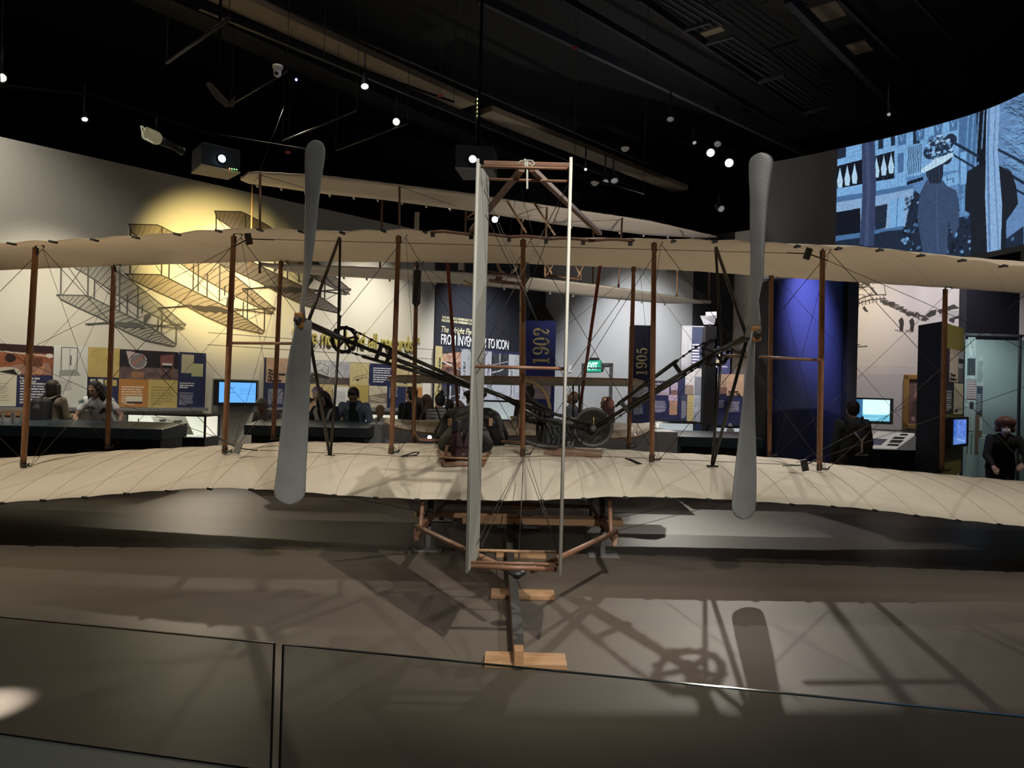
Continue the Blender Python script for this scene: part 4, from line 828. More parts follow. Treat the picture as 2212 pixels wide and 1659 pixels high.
def f_sea(i): i.c[:] = (.30, .72, .85); i.v_ = 0; i.urect(.3, .35, 1, 1, (.55, .88, .95)); i.uell(.6, .7, .4, .5, (.65, .92, .96), .6); i.urect(0, 0, 1, .3, (.14, .45, .60)); i.urect(0, 0, .27, 1, (.03, .12, .25)); i.urect(.3, .1, .7, .14, (.3, .6, .7)); i.noise(.06, 6)
tv('wall screen showing a pale sea horizon, in front of the visitor with a backpack', 11.6, (1829, 858, 1925, 914), (1837, 862, 1917, 908), f_sea, em=1.25)
def f_port(i): i.c[:] = (.10, .20, .62); i.urect(0, 0, .2, 1, (.05, .13, .5)); i.noise(.5, 14); i.urect(0, 0, 1, .3, (.12, .24, .62), .7); i.uline([(.3, .2), (.9, .1)], .02, (.35, .5, .9))
# blue column
c = U(1738, 800, 10.2); R_ = .52
mb = MB(); pts = []
for a in np.linspace(-math.pi * .98, -math.pi * .02, 33): pts.append((c.x + R_ * math.cos(a), c.y + R_ * .55 * math.sin(a), 0))
mb.prism(pts + [(c.x + R_, c.y + .2, 0), (c.x - R_, c.y + .2, 0)], (0, 0, 3.12))
o = mb.build('curved_column', mat('column_blue', (.03, .038, .12), .45)); tag(o, 'wide curved blue column lit violet at its top', 'column')
for f in o.data.polygons: f.use_smooth = False
mb = MB(); mb.box((c.x - R_ - .03, c.y + .05, 1.55), (.08, .5, 3.1)); mb.build('left_edge_panel', M_DARKN, o)
mb = MB(); mb.box((c.x + R_ + .04, c.y + .05, 1.56), (.14, .5, 3.12)); mb.build('right_edge_panel', M_DARKN, o)
# dune mural on the far wall
a0, a1 = FWP.hit(1815, 700)[0], FWP.hit(2079, 700)[0]; z0, z1 = 1.0, WT - .02
im = Img(a0, a1, z0, z1, 420, (.50, .47, .44)); HH = lambda *p: [FWP.hit(1700 + x * .23146, 560 + y * .23146) for x, y in p]
im.noise(.05, 5); B1, B2 = (.03, .026, .022), (.20, .175, .15)
im.poly(HH((500, 280), (760, 240), (900, 400), (1050, 450), (1200, 530), (1290, 570), (1240, 1000), (500, 1000)), (.54, .50, .44))
for seg in (((520, 210), (640, 190), (760, 240), (840, 330)), ((530, 300), (640, 265), (720, 262), (760, 250))): im.line(HH(*seg), .035, B1)
for k in range(90): x = random.uniform(520, 800); y = random.uniform(250, 420); im.line(HH((x, y), (x + random.uniform(5, 30), y + random.uniform(-8, 8))), .012, random.choice((B1, B2)), .8)
pts = [(870, 390), (960, 420), (1040, 460), (1120, 500), (1200, 520), (1285, 560)]
for (x, y), (x2, y2) in zip(pts[:-1], pts[1:]):
    for k in range(14): t_ = random.random(); xx = x + (x2 - x) * t_; yy = y + (y2 - y) * t_ + random.uniform(-22, 22); im.line(HH((xx, yy), (xx + random.uniform(10, 45), yy + random.uniform(-4, 12))), .03, B1, .85)
im.poly(HH((1290, 530), (1340, 480), (1400, 470), (1390, 520), (1330, 545)), B1); im.poly(HH((1400, 480), (1480, 450), (1560, 420), (1615, 460), (1540, 470), (1440, 520)), B1); im.poly(HH((1515, 530), (1620, 515), (1620, 550), (1570, 560), (1560, 600), (1515, 580)), B1)
im.poly(HH((1400, 530), (1500, 480), (1620, 480), (1620, 520), (1500, 560)), (.38, .36, .34))
for off_ in (0, 115):
    im.line(HH((525, 235 + off_ * 1.7), (780, 185 + off_ * 1.3), (925, 165 + off_ * 1.45)), .02, B1); im.line(HH((525, 275 + off_ * 1.65), (780, 222 + off_ * 1.35), (925, 195 + off_ * 1.5)), .02, B1)
    for k in range(12): x = 530 + k * 34; y = 238 - k * 6.2 + off_ * (1.7 - k * .02); im.line(HH((x, y), (x + 5, y + 42)), .014, B1)
im.line(HH((650, 200), (660, 330), (680, 420)), .015, B1); im.line(HH((910, 240), (925, 340)), .012, B1)
im.poly(HH((705, 460), (725, 435), (745, 465), (765, 495), (735, 490)), B1)
for x, y in ((1072, 610), (1170, 615)):
    im.poly(HH((x - 30, y - 40), (x - 15, y - 55), (x + 18, y - 50), (x + 22, y - 10), (x + 12, y + 65), (x - 20, y + 70), (x - 18, y)), B1); im.poly(HH((x - 12, y - 52), (x, y - 72), (x + 12, y - 55), (x, y - 45)), B1); im.line(HH((x - 60, y + 52), (x, y + 66)), .025, B2)
im.line(HH((505, 812), (680, 798)), .02, B1); im.line(HH((505, 832), (750, 812)), .02, B1)
for k in range(22): x = random.uniform(540, 1220); y = random.uniform(880, 1250); im.line(HH((x, y), (x + random.uniform(20, 80), y - 3)), .008, B2, .5)
im.put(im.Y < HH((600, 1070))[0][1], (.36, .34, .36), .5)
t = thing('dune_mural', FWP.pt(a0, z0, 0), 'sepia wall mural of a dune camp with two walking figures', 'mural'); im.build('mural_print', FWP, .012, t, M_PRINT)
# the same mural continues left of the blue column
a0, a1 = FWP.hit(1584, 700)[0], FWP.hit(1650, 700)[0]; im = Img(a0, a1, .9, 3.4, 120, (.50, .46, .48)); im.noise(.06, 4); hh = lambda *p: [FWP.hit(1460 + x * .0904, 640 + y * .0904) for x, y in p]
im.poly(hh((1300, 1190), (1480, 1300), (1600, 1230), (1700, 1300), (1850, 1330), (1960, 1280), (2080, 1170), (2080, 1700), (1300, 1700)), (.50, .45, .38)); im.poly(hh((1300, 1190), (1500, 1310), (1620, 1240), (1700, 1330), (1600, 1400), (1440, 1370), (1300, 1290)), (.12, .10, .09)); im.poly(hh((1960, 1300), (2080, 1180), (2080, 1250), (2000, 1340)), (.06, .05, .05)); im.noise(.12, 9)
t = thing('dune_mural', FWP.pt(a0, .9, 0), 'strip of dune mural seen behind the right propeller', 'mural'); im.build('mural_print', FWP, .012, t, M_PRINT)
# framed portrait
pl = FWP.off(.03); a0, a1, z0, z1 = pl.rect(1953, 809, 2004, 926); t = thing('framed_painting', pl.pt((a0 + a1) / 2, z0, 0), 'dark portrait painting in a gold frame beside the navy partition', 'painting')
mb = MB(); w_ = .09
for u0, u1, v0, v1 in ((a0, a1, z1 - w_, z1), (a0, a1, z0, z0 + w_), (a0, a0 + w_, z0, z1), (a1 - w_, a1, z0, z1)): pl.box(mb, u0, u1, v0, v1, 0, .06)
mb.build('gold_frame', mat('gold_frame', (.42, .24, .08), .35, metal=.5), t, .012); im = Img(a0 + w_, a1 - w_, z0 + w_, z1 - w_, 70, (.12, .07, .06)); im.noise(.3, 5); im.uell(.5, .68, .13, .1, (.25, .15, .12)); im.upoly([(.2, .1), (.3, .5), (.5, .58), (.7, .5), (.85, .1)], (.07, .045, .04)); im.uell(.35, .12, .16, .05, (.35, .25, .25)); im.build('painted_canvas', pl, .02, t, M_PRINT)
# navy partition, olive end, panels
D = 9.4; A_ = U(1984, 694, D); B_ = U(2036, 694, D - .55); C_ = U(2079, 706, D + .1)
mb = MB(); mb.prism([(A_.x, A_.y, 0), (B_.x, B_.y, 0), (C_.x + .02, C_.y + .08, 0), (A_.x + .35, A_.y + .5, 0)], (0, 0, U(2036, 694, D - .55).z)); part = mb.build('partition_wall', M_DARKN); tag(part, 'tall navy partition with an olive end right of the gold frame', 'partition')
PP = Plane((B_.x, B_.y), (C_.x - B_.x, C_.y - B_.y)); part['_o'] = 0.0
def pt_(r, fn, **k): return tile(part, PP, r, fn, **k)
a0, a1, z0, z1 = PP.rect(2037, 696, 2078, 1030)
im = Img(a0, a1, z0, z1, 40, (.20, .17, .045)); im.build('olive_face', PP, .004, part, M_PRINT)
pt_((2043, 752, 2080, 890), lambda i: i.c.__setitem__(slice(None), (.03, .03, .04)), n=8, name='panel_back', extra=.004)
pt_((2049, 753, 2068, 824), lambda i: (i.c.__setitem__(slice(None), (.52, .42, .36)), i.noise(.1, 4), i.urect(0, .85, 1, 1, (.3, .25, .22), .5)), extra=.008); pt_((2068, 757, 2079, 826), lambda i: (i.c.__setitem__(slice(None), (.35, .36, .38)), i.urect(0, .6, 1, .75, KK), i.urect(0, 0, 1, .45, (.12, .12, .12)), i.noise(.4, 6)), extra=.008)
pt_((2041, 827, 2056, 893), txt((.03, .035, .05), (.75, .75, .75), 11), name='text_print', extra=.008, n=50); pt_((2058, 827, 2078, 895), lambda i: (i.c.__setitem__(slice(None), (.60, .56, .42)), i.text(.1, .55, .9, .95, 9, (.45, .4, .3), .4), i.urect(.15, .05, .45, .2, KK), i.urect(.15, .15, .75, .22, (.4, .36, .28))), name='text_print', extra=.008, n=50)
fit('heading_text', 'Their\nFather', PP, part, 2050, 806, 2064, 821, mt=M_LETK, bold=.03, extra=.012)
del part['_o']
tv('small upright touch screen glowing blue on the navy partition', 9, (2041, 901, 2079, 968), (2045, 906, 2073, 960), f_port, pl=PP.off(.01), n=60, em=1.0)
# navy wall and glass case at the right edge
mb = MB(); q1 = U(2079, 700, 11.9); mb.box((q1.x + 2.2, 11.9, 2.45), (4.4, .2, 4.9)); S('wall_navy_right', mb, M_DARKN)
D = 10.2; A_ = U(2082, 722, D); B_ = U(2204, 722, D); zt = U(2082, 722, D).z
t = thing('display_case', ((A_.x + B_.x) / 2, D, 0), 'tall glass case with newspapers at the right edge of the gallery', 'display case')
XE = B_.x + 1.4; mb = MB(); mb.box(((A_.x + XE) / 2, D + .8, zt / 2), (XE - A_.x, .05, zt)); mb.build('back_panel', mat('case_grey', (.36, .42, .42), .6), t)
mb = MB(); mb.box(((A_.x + B_.x) / 2 + .35, D + .45, .5), (B_.x - A_.x - .7, .6, 1.0)); mb.build('case_shelf', mat('case_shelf', (.42, .46, .47), .5), t)
mb = MB()
for x in (A_.x, B_.x, XE): mb.beam((x, D, 0), (x, D, zt), .03, .03)
mb.beam((A_.x, D, zt), (XE, D, zt), .03, .03); mb.build('case_frame', M_BLACK, t)
mb = MB(); mb.box(((A_.x + XE) / 2, D, zt / 2), (XE - A_.x - .03, .006, zt - .03)); mb.build('glass_pane', M_PANE, t)
cp = Plane((A_.x, D + .77), (1, 0)); t['_o'] = 0.0
for r, fn, nm in (((2090, 728, 2107, 820), lambda i: (i.c.__setitem__(slice(None), (.45, .5, .5)), i.urect(0, .1, 1, .5, (.05, .06, .07)), i.noise(.4, 8), i.uline([(.3, .85), (.7, .83)], .05, KK), i.uline([(.3, .78), (.7, .76)], .05, KK)), 'photo_print'),
                  ((2108, 770, 2126, 834), lambda i: (i.c.__setitem__(slice(None), (.42, .46, .46)), i.urect(.15, .15, .85, .85, (.30, .35, .35)), i.noise(.2, 5)), 'framed_print'),
                  ((2088, 821, 2108, 862), lambda i: ([i.urect(0, k / 8, 1, k / 8 + .06, (.40, .18, .20)) for k in range(8)], i.c.__imul__(.9)), 'flag_print'),
                  ((2109, 836, 2122, 895), txt((.05, .06, .09), (.6, .6, .6), 10), 'text_print'), ((2087, 864, 2104, 930), lambda i: (txt((.55, .57, .55), (.3, .3, .3), 18)(i), i.urect(.4, .7, .9, .95, (.05, .05, .05))), 'newspaper_page'), ((2106, 896, 2121, 980), lambda i: (i.c.__setitem__(slice(None), (.22, .13, .08)), i.urect(.6, .6, 1, .95, (.6, .62, .6))), 'text_print'),
                  ((2087, 932, 2103, 1030), lambda i: (i.c.__setitem__(slice(None), (.45, .5, .48)), i.urect(.1, .5, .2, .95, KK), i.urect(.6, .5, .7, .95, KK)), 'newspaper_page')):
    tile(t, cp, r, fn, name=nm, n=50, col=(.5, .5, .5))
del t['_o']
for k, (x, y) in enumerate(((2146, 963), (2160, 958), (2150, 972))): mb = MB(); p = U(x, y, 10.5); mb.box((p.x, p.y, 1.0 + .012 + k * .02), (.28, .16, .015)); tag(mb.build('paper_sheet', M_WHITE), 'loose pale papers lying on the shelf of the right glass case', 'papers', 'papers on the shelf of the right case')
# reader rail with the slanted print before the mural
t = thing('reader_rail', U(1900, 990, 10.0), 'slanted white reader board with ship pictures before the mural', 'sign'); t.location.z = 0; ORG[t.name] = Vector(t.location)
mb = MB(); q = [U(1861, 964, 9.75), U(1936, 968, 9.75), U(1976, 936, 10.3), U(1895, 932, 10.3)]; mb.prism(q, (0, 0, -.03)); mb.build('board_print', mat('reader_white', (.72, .68, .62), .5, emit=(1, .93, .85), estr=.25), t)  # white board has a faint glow put into its material
mb = MB()
def onq(u, v): return q[0] * (1 - u) * (1 - v) + q[1] * u * (1 - v) + q[2] * u * v + q[3] * (1 - u) * v + Vector((0, -.003, .004))
for (u0, v0, u1, v1) in ((.6, .55, .9, .68), (.62, .3, .95, .48), (.66, .1, .98, .22), (.68, .8, .88, .9)): mb.prism([onq(u0, v0), onq(u1, v0), onq(u1, v1), onq(u0, v1)], (0, 0, .003))
mb.build('ship_pictures', mat('reader_ink', (.06, .06, .06), .6), t); mb = MB(); mb.prism([onq(.05, .1), onq(.5, .1), onq(.5, .5), onq(.05, .5)], (0, 0, .002)); mb.build('blue_picture', mat('reader_blue', (.42, .44, .60), .6), t)
xa, xb = U(1850, 970, 10.0).x, U(2000, 970, 10.0).x; zc = q[0].z - .035; mb = MB(); mb.add([(xa, 9.72, zc), (xb, 9.72, zc), (xb, 10.28, q[2].z - .04), (xa, 10.28, q[2].z - .04), (xa, 9.72, 0), (xb, 9.72, 0), (xb, 10.28, 0), (xa, 10.28, 0)], [(0, 1, 2, 3), (0, 4, 5, 1), (1, 5, 6, 2), (2, 6, 7, 3), (3, 7, 4, 0), (4, 7, 6, 5)]); mb.build('rail_base', M_CNTR, t)
for o in list(bpy.data.objects):
    if '_o' in o: del o['_o']
# ================================================================ THE AEROPLANE
DR, DFR, DTE, DCR, DPR = 6.32, 7.69, 5.54, 7.05, 5.26
FLY = thing('biplane', (0.1, 6.4, 0.95), 'large cream muslin biplane with two pusher propellers, standing in the middle of the hall', 'aeroplane')
def samp(lst, D): P = [U(x, y, D) for x, y in lst]; return [p.x for p in P], [p.z for p in P]
def ext(x, xs, zs):
    if x < xs[0]: return zs[0] + (zs[1] - zs[0]) / (xs[1] - xs[0]) * (x - xs[0]) * .5
    if x > xs[-1]: return zs[-1] + (zs[-1] - zs[-2]) / (xs[-1] - xs[-2]) * (x - xs[-1]) * .5
    return float(np.interp(x, xs, zs))
UTE = samp([(0, 527), (130, 521), (220, 517), (310, 511), (400, 504), (490, 497), (575, 496), (650, 500), (730, 503), (845, 498), (930, 501), (1025, 506), (1105, 511), (1190, 515), (1275, 519), (1365, 519), (1440, 520), (1530, 521), (1600, 523), (1715, 531), (1800, 536), (1890, 538), (1980, 550), (2065, 560), (2160, 573), (2212, 579)], DTE)
URS = samp([(77, 531), (505, 506), (861, 508), (1130, 516), (1413, 523), (1777, 538), (2245, 575)], DR)
ULE = samp([(0, 584), (246, 575), (500, 567), (607, 565), (900, 567), (1130, 570), (1380, 580), (1500, 586), (1665, 598), (1800, 607), (2042, 622), (2212, 634)], DFR)
LTE = samp([(0, 1086), (95, 1080), (190, 1073), (290, 1064), (380, 1058), (465, 1054), (557, 1057), (650, 1063), (735, 1070), (822, 1075), (930, 1079), (1120, 1082), (1230, 1078), (1320, 1073), (1435, 1074), (1525, 1077), (1700, 1088), (1795, 1093), (1885, 1101), (1980, 1113), (2075, 1124), (2168, 1133), (2212, 1138)], DTE)
LRS = samp([(50, 1010), (485, 980), (845, 980), (1130, 985), (1408, 998), (1770, 1018), (2240, 1060)], DR)
LCR = samp([(0, 990), (230, 975), (350, 969), (480, 962), (590, 955), (650, 955), (800, 958), (950, 958), (1130, 962), (1300, 969), (1430, 978), (1600, 986), (1700, 990), (1770, 999), (1900, 1012), (2080, 1028), (2212, 1040)], DCR)
def lag(xs, ys, x):
    t = 0
    for i in range(len(xs)):
        a = ys[i]
        for j in range(len(xs)):
            if j != i: a *= (x - xs[j]) / (xs[i] - xs[j])
        t += a
    return t
SRS = (DFR - DR) / (DFR - DTE); SCR = (DFR - DCR) / (DFR - DTE)
XR = sorted([0.095 + .155 + .31 * k for k in range(-20, 20)])           # ribs
def zw(x, s, lower):
    r = 0.5 - 0.5 * math.cos(2 * math.pi * (x - XR[0]) / .31)              # 0 on a rib, 1 between ribs
    sag = .012 * r * (0.4 + 0.6 * (1 - abs(2 * s - 1)))
    te_sag = .010 * r * max(0, (s - .8) / .2)
    if lower: z = lag([0, SCR, SRS, 1], [ext(x, *LCR) - .045, ext(x, *LCR), ext(x, *LRS), ext(x, *LTE)], s); return z - sag + te_sag
    ul = ext(x, *ULE); z = lag([0, SCR, SRS, 1], [ul, ul + .055, ext(x, *URS), ext(x, *UTE)], s); return z + sag * .6 + te_sag
def wing(nm, lower):
    mb = MB(); X0, X1 = -6.0, 6.2; nx = 400; xs = [X0 + (X1 - X0) * i / nx for i in range(nx + 1)]
    ss = [0, .01, .04, .1, .18, .26, .34, .44, .54, .637, .72, .8, .87, .94, 1.0]; th = [.010, .020, .028, .032, .034, .034, .033, .030, .026, .022, .017, .012, .008, .006, .004]
    ring = len(ss) * 2; vs_ = []
    for x in xs:
        e = min(1, (min(x - X0, X1 - x)) / .5); rd = 1 - (1 - math.sqrt(max(0, 1 - (1 - e) ** 2))) * .25
        for s, t in zip(ss, th): y = DFR - s * (DFR - DTE) * (rd if s > .6 else 1); z = zw(x, s, lower); vs_.append((x, y, z + (0 if lower else t)))
        for s, t in zip(ss[::-1], th[::-1]): y = DFR - s * (DFR - DTE) * (rd if s > .6 else 1); z = zw(x, s, lower); vs_.append((x, y, z - (t if lower else 0)))
    fs = []
    for i in range(nx):
        for k in range(ring): k2 = (k + 1) % ring; fs.append((i * ring + k, i * ring + k2, (i + 1) * ring + k2, (i + 1) * ring + k))
    mb.add(vs_, fs, True); mb.add(vs_[:ring], [tuple(range(ring))]); mb.add(vs_[-ring:], [tuple(range(ring))])
    return mb.build(nm, M_CLOTH if lower else M_CLOTHU, FLY)
UW = wing('upper_wing', False); LWG = wing('lower_wing', True)
# sewn rib ends along the trailing edges
for lower, w_ in ((False, UW), (True, LWG)):
    for k, x in enumerate(XR):
        if -4.6 < x < 4.6:
            p = Vector((x, DTE, zw(x, 1, lower))); mb = MB(); mb.beam(p + Vector((0, .05, 0)), p + Vector((0, -.018, -.004)), .022, .014); mb.beam(p + Vector((-.02, -.015, 0)), p + Vector((.018, -.017, -.006)), .012, .016); mb.build('rib_end', M_BLACK, w_)
mb = MB()
for x0 in XR:                                             # stitched rib seams
    if not -4.6 < x0 < 4.6: continue
    mb = MB()
    for lower in (True,):
        P = [Vector((x0, DFR - s * (DFR - DTE), zw(x0, s, lower) + .0012)) for s in np.linspace(.12, .99, 14)]
        for a, b in zip(P[:-1], P[1:]): mb.beam(a, b, .005, .0015)
    mb.build('rib_seam', mat('seam', (.47, .42, .34), .9), LWG)
# strengthening stick on the upper trailing edge
mb = MB(); P = [Vector((x, DTE - .012, zw(x, 1, False) - .006)) for x in np.linspace(U(930, 500, DTE).x, U(1365, 519, DTE).x, 16)]
mb.tube(P, .012, 8); mb.build('edge_stick', M_WOODH, UW)
for px in (935, 1018, 1100, 1180, 1260, 1362): p = U(px, 505, DTE); p.z = zw(p.x, 1, False) - .022; mb = MB(); mb.box(p, (.03, .03, .035)); mb.build('stick_clip', M_BLACK, UW)
# interplane struts
REAR = [((77, 537), (50, 1008)), ((505, 512), (485, 978)), ((861, 512), (845, 978)), ((1130, 520), (1129, 983)), ((1413, 527), (1408, 995)), ((1777, 543), (1770, 1015))]
FRNT = [((246, 577), (232, 968)), ((607, 566), (590, 950)), ((900, 569), (893, 955)), ((1369, 578), (1358, 968)), ((1666, 597), (1662, 985)), ((2042, 626), (2034, 1018))]
def streamline(a, b, w_, c_, mid=1.15):
    mb = MB(); n = 10; pts = []; vs_ = []; d = (b - a)
    for t in (0, .15, .5, .85, 1):
        k = 1 if t in (0, 1) else (mid if t == .5 else 1.08); p = a + d * t
        for i in range(n): an = 2 * math.pi * i / n; vs_.append(p + Vector((math.cos(an) * w_ / 2 * k, math.sin(an) * c_ / 2 * k, 0)))
    fs = [(r * n + i, r * n + (i + 1) % n, (r + 1) * n + (i + 1) % n, (r + 1) * n + i) for r in range(4) for i in range(n)] + [tuple(range(n)), tuple(4 * n + i for i in range(n))[::-1]]
    return mb.add(vs_, fs, True)
TOPR, BOTR, TOPF, BOTF = [], [], [], []
def strut(t, b, D, w_, T, B, dark=False):
    a = U(*t, D); c = U(*b, D); a.z = max(a.z, zw(a.x, (DFR - D) / (DFR - DTE) if D < 7.5 else 0, False) - .03); T.append(a); B.append(c)
    s = streamline(a, c, w_, w_ * 1.5).build('strut', M_DARKT if dark else M_WOOD, FLY)
    for p, sg, i in ((a, 1, 0), (c, -1, 1)):              # hinged hook fittings
        mb = MB(); sx = 1 if D < 7 else 1
        q = p + Vector((0, 0, -.01 * sg)) if i == 0 else p + Vector((0, -.03, .055)); mb.tube([q, q + Vector((0, 0, .035 * sg)), q + Vector((.03 * sx, 0, .045 * sg)), q + Vector((.065 * sx, 0, .04 * sg)), q + Vector((.07 * sx, 0, .02 * sg))], .008, 6)
        mb.tube([p + Vector((0, 0, -.05 * sg)), p + Vector((0, 0, .006 * sg))], w_ * .62, 8)
        mb.build('strut_hook', M_BLACK, s)
    return s
for t, b in REAR: strut(t, b, DR, .040, TOPR, BOTR)
for t, b in FRNT: strut(t, b, DFR - .03, .040, TOPF, BOTF)
# centre front strut sits behind the rear one
strut((1127, 574), (1125, 960), DFR - .03, .036, [], [])
NW = [0]
def wire(a, b, r=.0026, mt=None, name='rigging_wire', par=None):
    mb = MB(); mb.tube([a, b], r, 5); return mb.build(name, mt or M_WIRE, par or FLY)
TOPR.insert(0, U(-420, 560, DR)); BOTR.insert(0, U(-420, 1035, DR)); TOPR.append(U(2190, 575, DR) + Vector((.3, 0, 0))); BOTR.append(U(2250, 1060, DR))
off = Vector((.06, 0, 0))
for i in range(len(TOPR) - 1):
    wire(TOPR[i] + off, BOTR[i + 1] + off); wire(BOTR[i] + off, TOPR[i + 1] + off)
TF = [U(-150, 600, DFR)] + TOPF; BF = [U(-150, 985, DFR)] + BOTF
for i in range(len(TF) - 1):
    wire(TF[i] + off, BF[i + 1] + off, .0018); wire(BF[i] + off, TF[i + 1] + off, .0018)
for i, j in ((1, 1), (2, 2), (3, 3), (5, 4), (6, 5)):
    wire(TOPR[i] + off, BF[j] + off, .0018); wire(BOTR[i] + off, TF[j] + off, .0018)
wire(TOPR[4], U(1125, 962, 7.6), .0018); wire(BOTR[4], U(1127, 576, 7.6), .0018)
# warp cables with pulley plates
pl_pts = {'a': U(537, 516, 6.2), 'b': U(514, 968, 6.2), 'c': U(1745, 548, 6.2), 'd': U(1738, 1005, 6.2)}
wire(pl_pts['a'], pl_pts['c'], .0025); wire(U(560, 972, 6.2), U(880, 986, 6.2), .0025); wire(U(880, 985, 6.2), U(1310, 986, 6.2), .0022); wire(U(1310, 986, 6.2), pl_pts['d'], .0025)
for k, (p, e, s1) in {'a': ((537, 516), (505, 532), (592, 518)), 'b': ((514, 968), (470, 945), (557, 973)), 'c': ((1745, 548), (1788, 563), (1700, 546)), 'd': ((1738, 1005), (1775, 988), (1690, 1006))}.items():
    P = U(*p, 6.15); mb = MB(); a = math.radians(-14 if k in 'a' else 18 if k in 'bc' else -12); mb.box(P, (.052, .02, .095), Matrix.Rotation(a, 3, 'Y')); mb.build('pulley_plate', M_BLACK if k in 'ac' else M_GREYM if k == 'b' else M_BLACK, FLY)
    wire(P, U(*e, 6.2), .006, M_BLACK, 'warp_link'); wire(P, U(*s1, 6.2), .005, M_BLACK, 'warp_link')
wire(U(505, 532, 6.2), U(395, 590, 6.6), .0025); wire(U(395, 590, 6.6), U(80, 745, 7.0), .0022); wire(U(470, 945, 6.2), U(250, 868, 6.8), .0025); wire(U(1788, 563, 6.2), U(2000, 655, 6.7), .0025); wire(U(2000, 655, 6.7), U(2290, 790, 7.2), .0025); wire(U(1775, 988, 6.2), U(2230, 830, 6.9), .0025); wire(U(1720, 1000, 6.2), U(1990, 860, 6.9), .0022)
wire(U(250, 868, 6.8), U(-60, 730, 7.2), .0022)
# triangular wire guides lying on the lower wing
for q in (((866, 986), (895, 977), (906, 977), (900, 983)), ((1350, 990), (1362, 992), (1390, 1004), (1380, 1003))):
    mb = MB(); P = [U(*p, 6.25) for p in q]
    for a, b in zip(P, P[1:] + P[:1]): mb.tube([a, b], .006, 5)
    mb.build('wire_guide', M_BLACK, FLY)
# brace rods at mid height
for a, b in (((502, 741), (640, 742)), ((1640, 771), (1772, 778)), ((1560, 768), (1622, 771))):
    mb = MB(); mb.tube([U(*a, 6.25), U(*b, 5.75 if a[0] != 1640 else 6.28)], .012, 8); mb.build('brace_rod', M_WOODH, FLY)
# propellers
def prop(hub, up, dn, tip_u, tip_d, nm):
    root = U(*hub, DPR)
    pr = thing(nm, root, None, None); pr.parent = FLY; pr.location = root - wo(FLY)
    def blade(st, tip, sgn):
        mb = MB(); vs_ = []; n = 16; rings = []
        S_ = []
        for (y, xl, xr) in st: S_.append((y, xl, xr))
        # rounded tip
        y0, xl, xr = S_[-1]; w_ = (xr - xl) / 2; c_ = (xl + xr) / 2; hgt = tip - y0
        for t in (.35, .65, .85, .96, 1.0): S_.append((y0 + hgt * t, c_ - w_ * math.sqrt(max(.0004, 1 - t ** 2.4)), c_ + w_ * math.sqrt(max(.0004, 1 - t ** 2.4))))
        L = abs(S_[-1][0] - hub[1])
        for (y, xl, xr) in S_:
            r = abs(y - hub[1]) / L; a = U(xl, y, DPR); b = U(xr, y, DPR); tw = math.tan(math.radians(62 - 42 * min(1, r * 1.3)))
            h = (b.x - a.x) / 2; dy = h * tw * sgn * -1; c_ = (a + b) / 2; tk = .020 * (1 - r * .65) + .004
            for k in range(n):
                an = 2 * math.pi * k / n; u = math.cos(an); v = math.sin(an) * (1 - .25 * u)
                vs_.append(c_ + Vector((h * u, dy * u - v * tk, 0)))
        fs = [(i * n + k, i * n + (k + 1) % n, (i + 1) * n + (k + 1) % n, (i + 1) * n + k) for i in range(len(S_) - 1) for k in range(n)] + [tuple(range(n)), tuple((len(S_) - 1) * n + k for k in range(n))[::-1]]
        mb.add(vs_, fs, True); mb.build('blade', M_PROP, pr)
    blade(up, tip_u, 1); blade(dn, tip_d, -1)
    mb = MB(); bx = root + Vector((0, -.035, 0)); mb.box(bx, (.062, .05, .105)); mb.build('hub_block', M_BLOCK, pr, .008)
    mb = MB(); mb.lathe(bx + Vector((0, -.025, 0)), (0, -1, 0), [(0, .030), (.01, .030), (.016, .022), (.028, .020), (.030, .012), (.04, .010)], 20); mb.build('hub_nut', M_STEELD, pr)
    return pr
prop((649, 693), [(697, 640, 668), (660, 644, 662), (620, 650, 668), (580, 652, 676), (520, 654, 684), (450, 656, 690), (390, 656.5, 697), (345, 656, 704), (330, 656, 705)],
     [(690, 643, 668), (720, 641, 667), (760, 632, 666), (810, 624, 665), (870, 618, 664), (940, 609, 662), (1010, 601, 659), (1060, 595, 657)], 303, 1090, 'propeller')
prop((1630, 722), [(727, 1615, 1637), (690, 1618, 1638), (650, 1620, 1636), (600, 1623, 1646), (550, 1624, 1648), (490, 1622.5, 1652), (430, 1622, 1658), (380, 1620, 1664), (355, 1620, 1668)],
     [(718, 1617, 1638), (750, 1612, 1635), (800, 1606, 1635), (850, 1600, 1636), (910, 1594, 1637), (970, 1588, 1638), (1040, 1581, 1638), (1090, 1577, 1637)], 330, 1122, 'propeller')
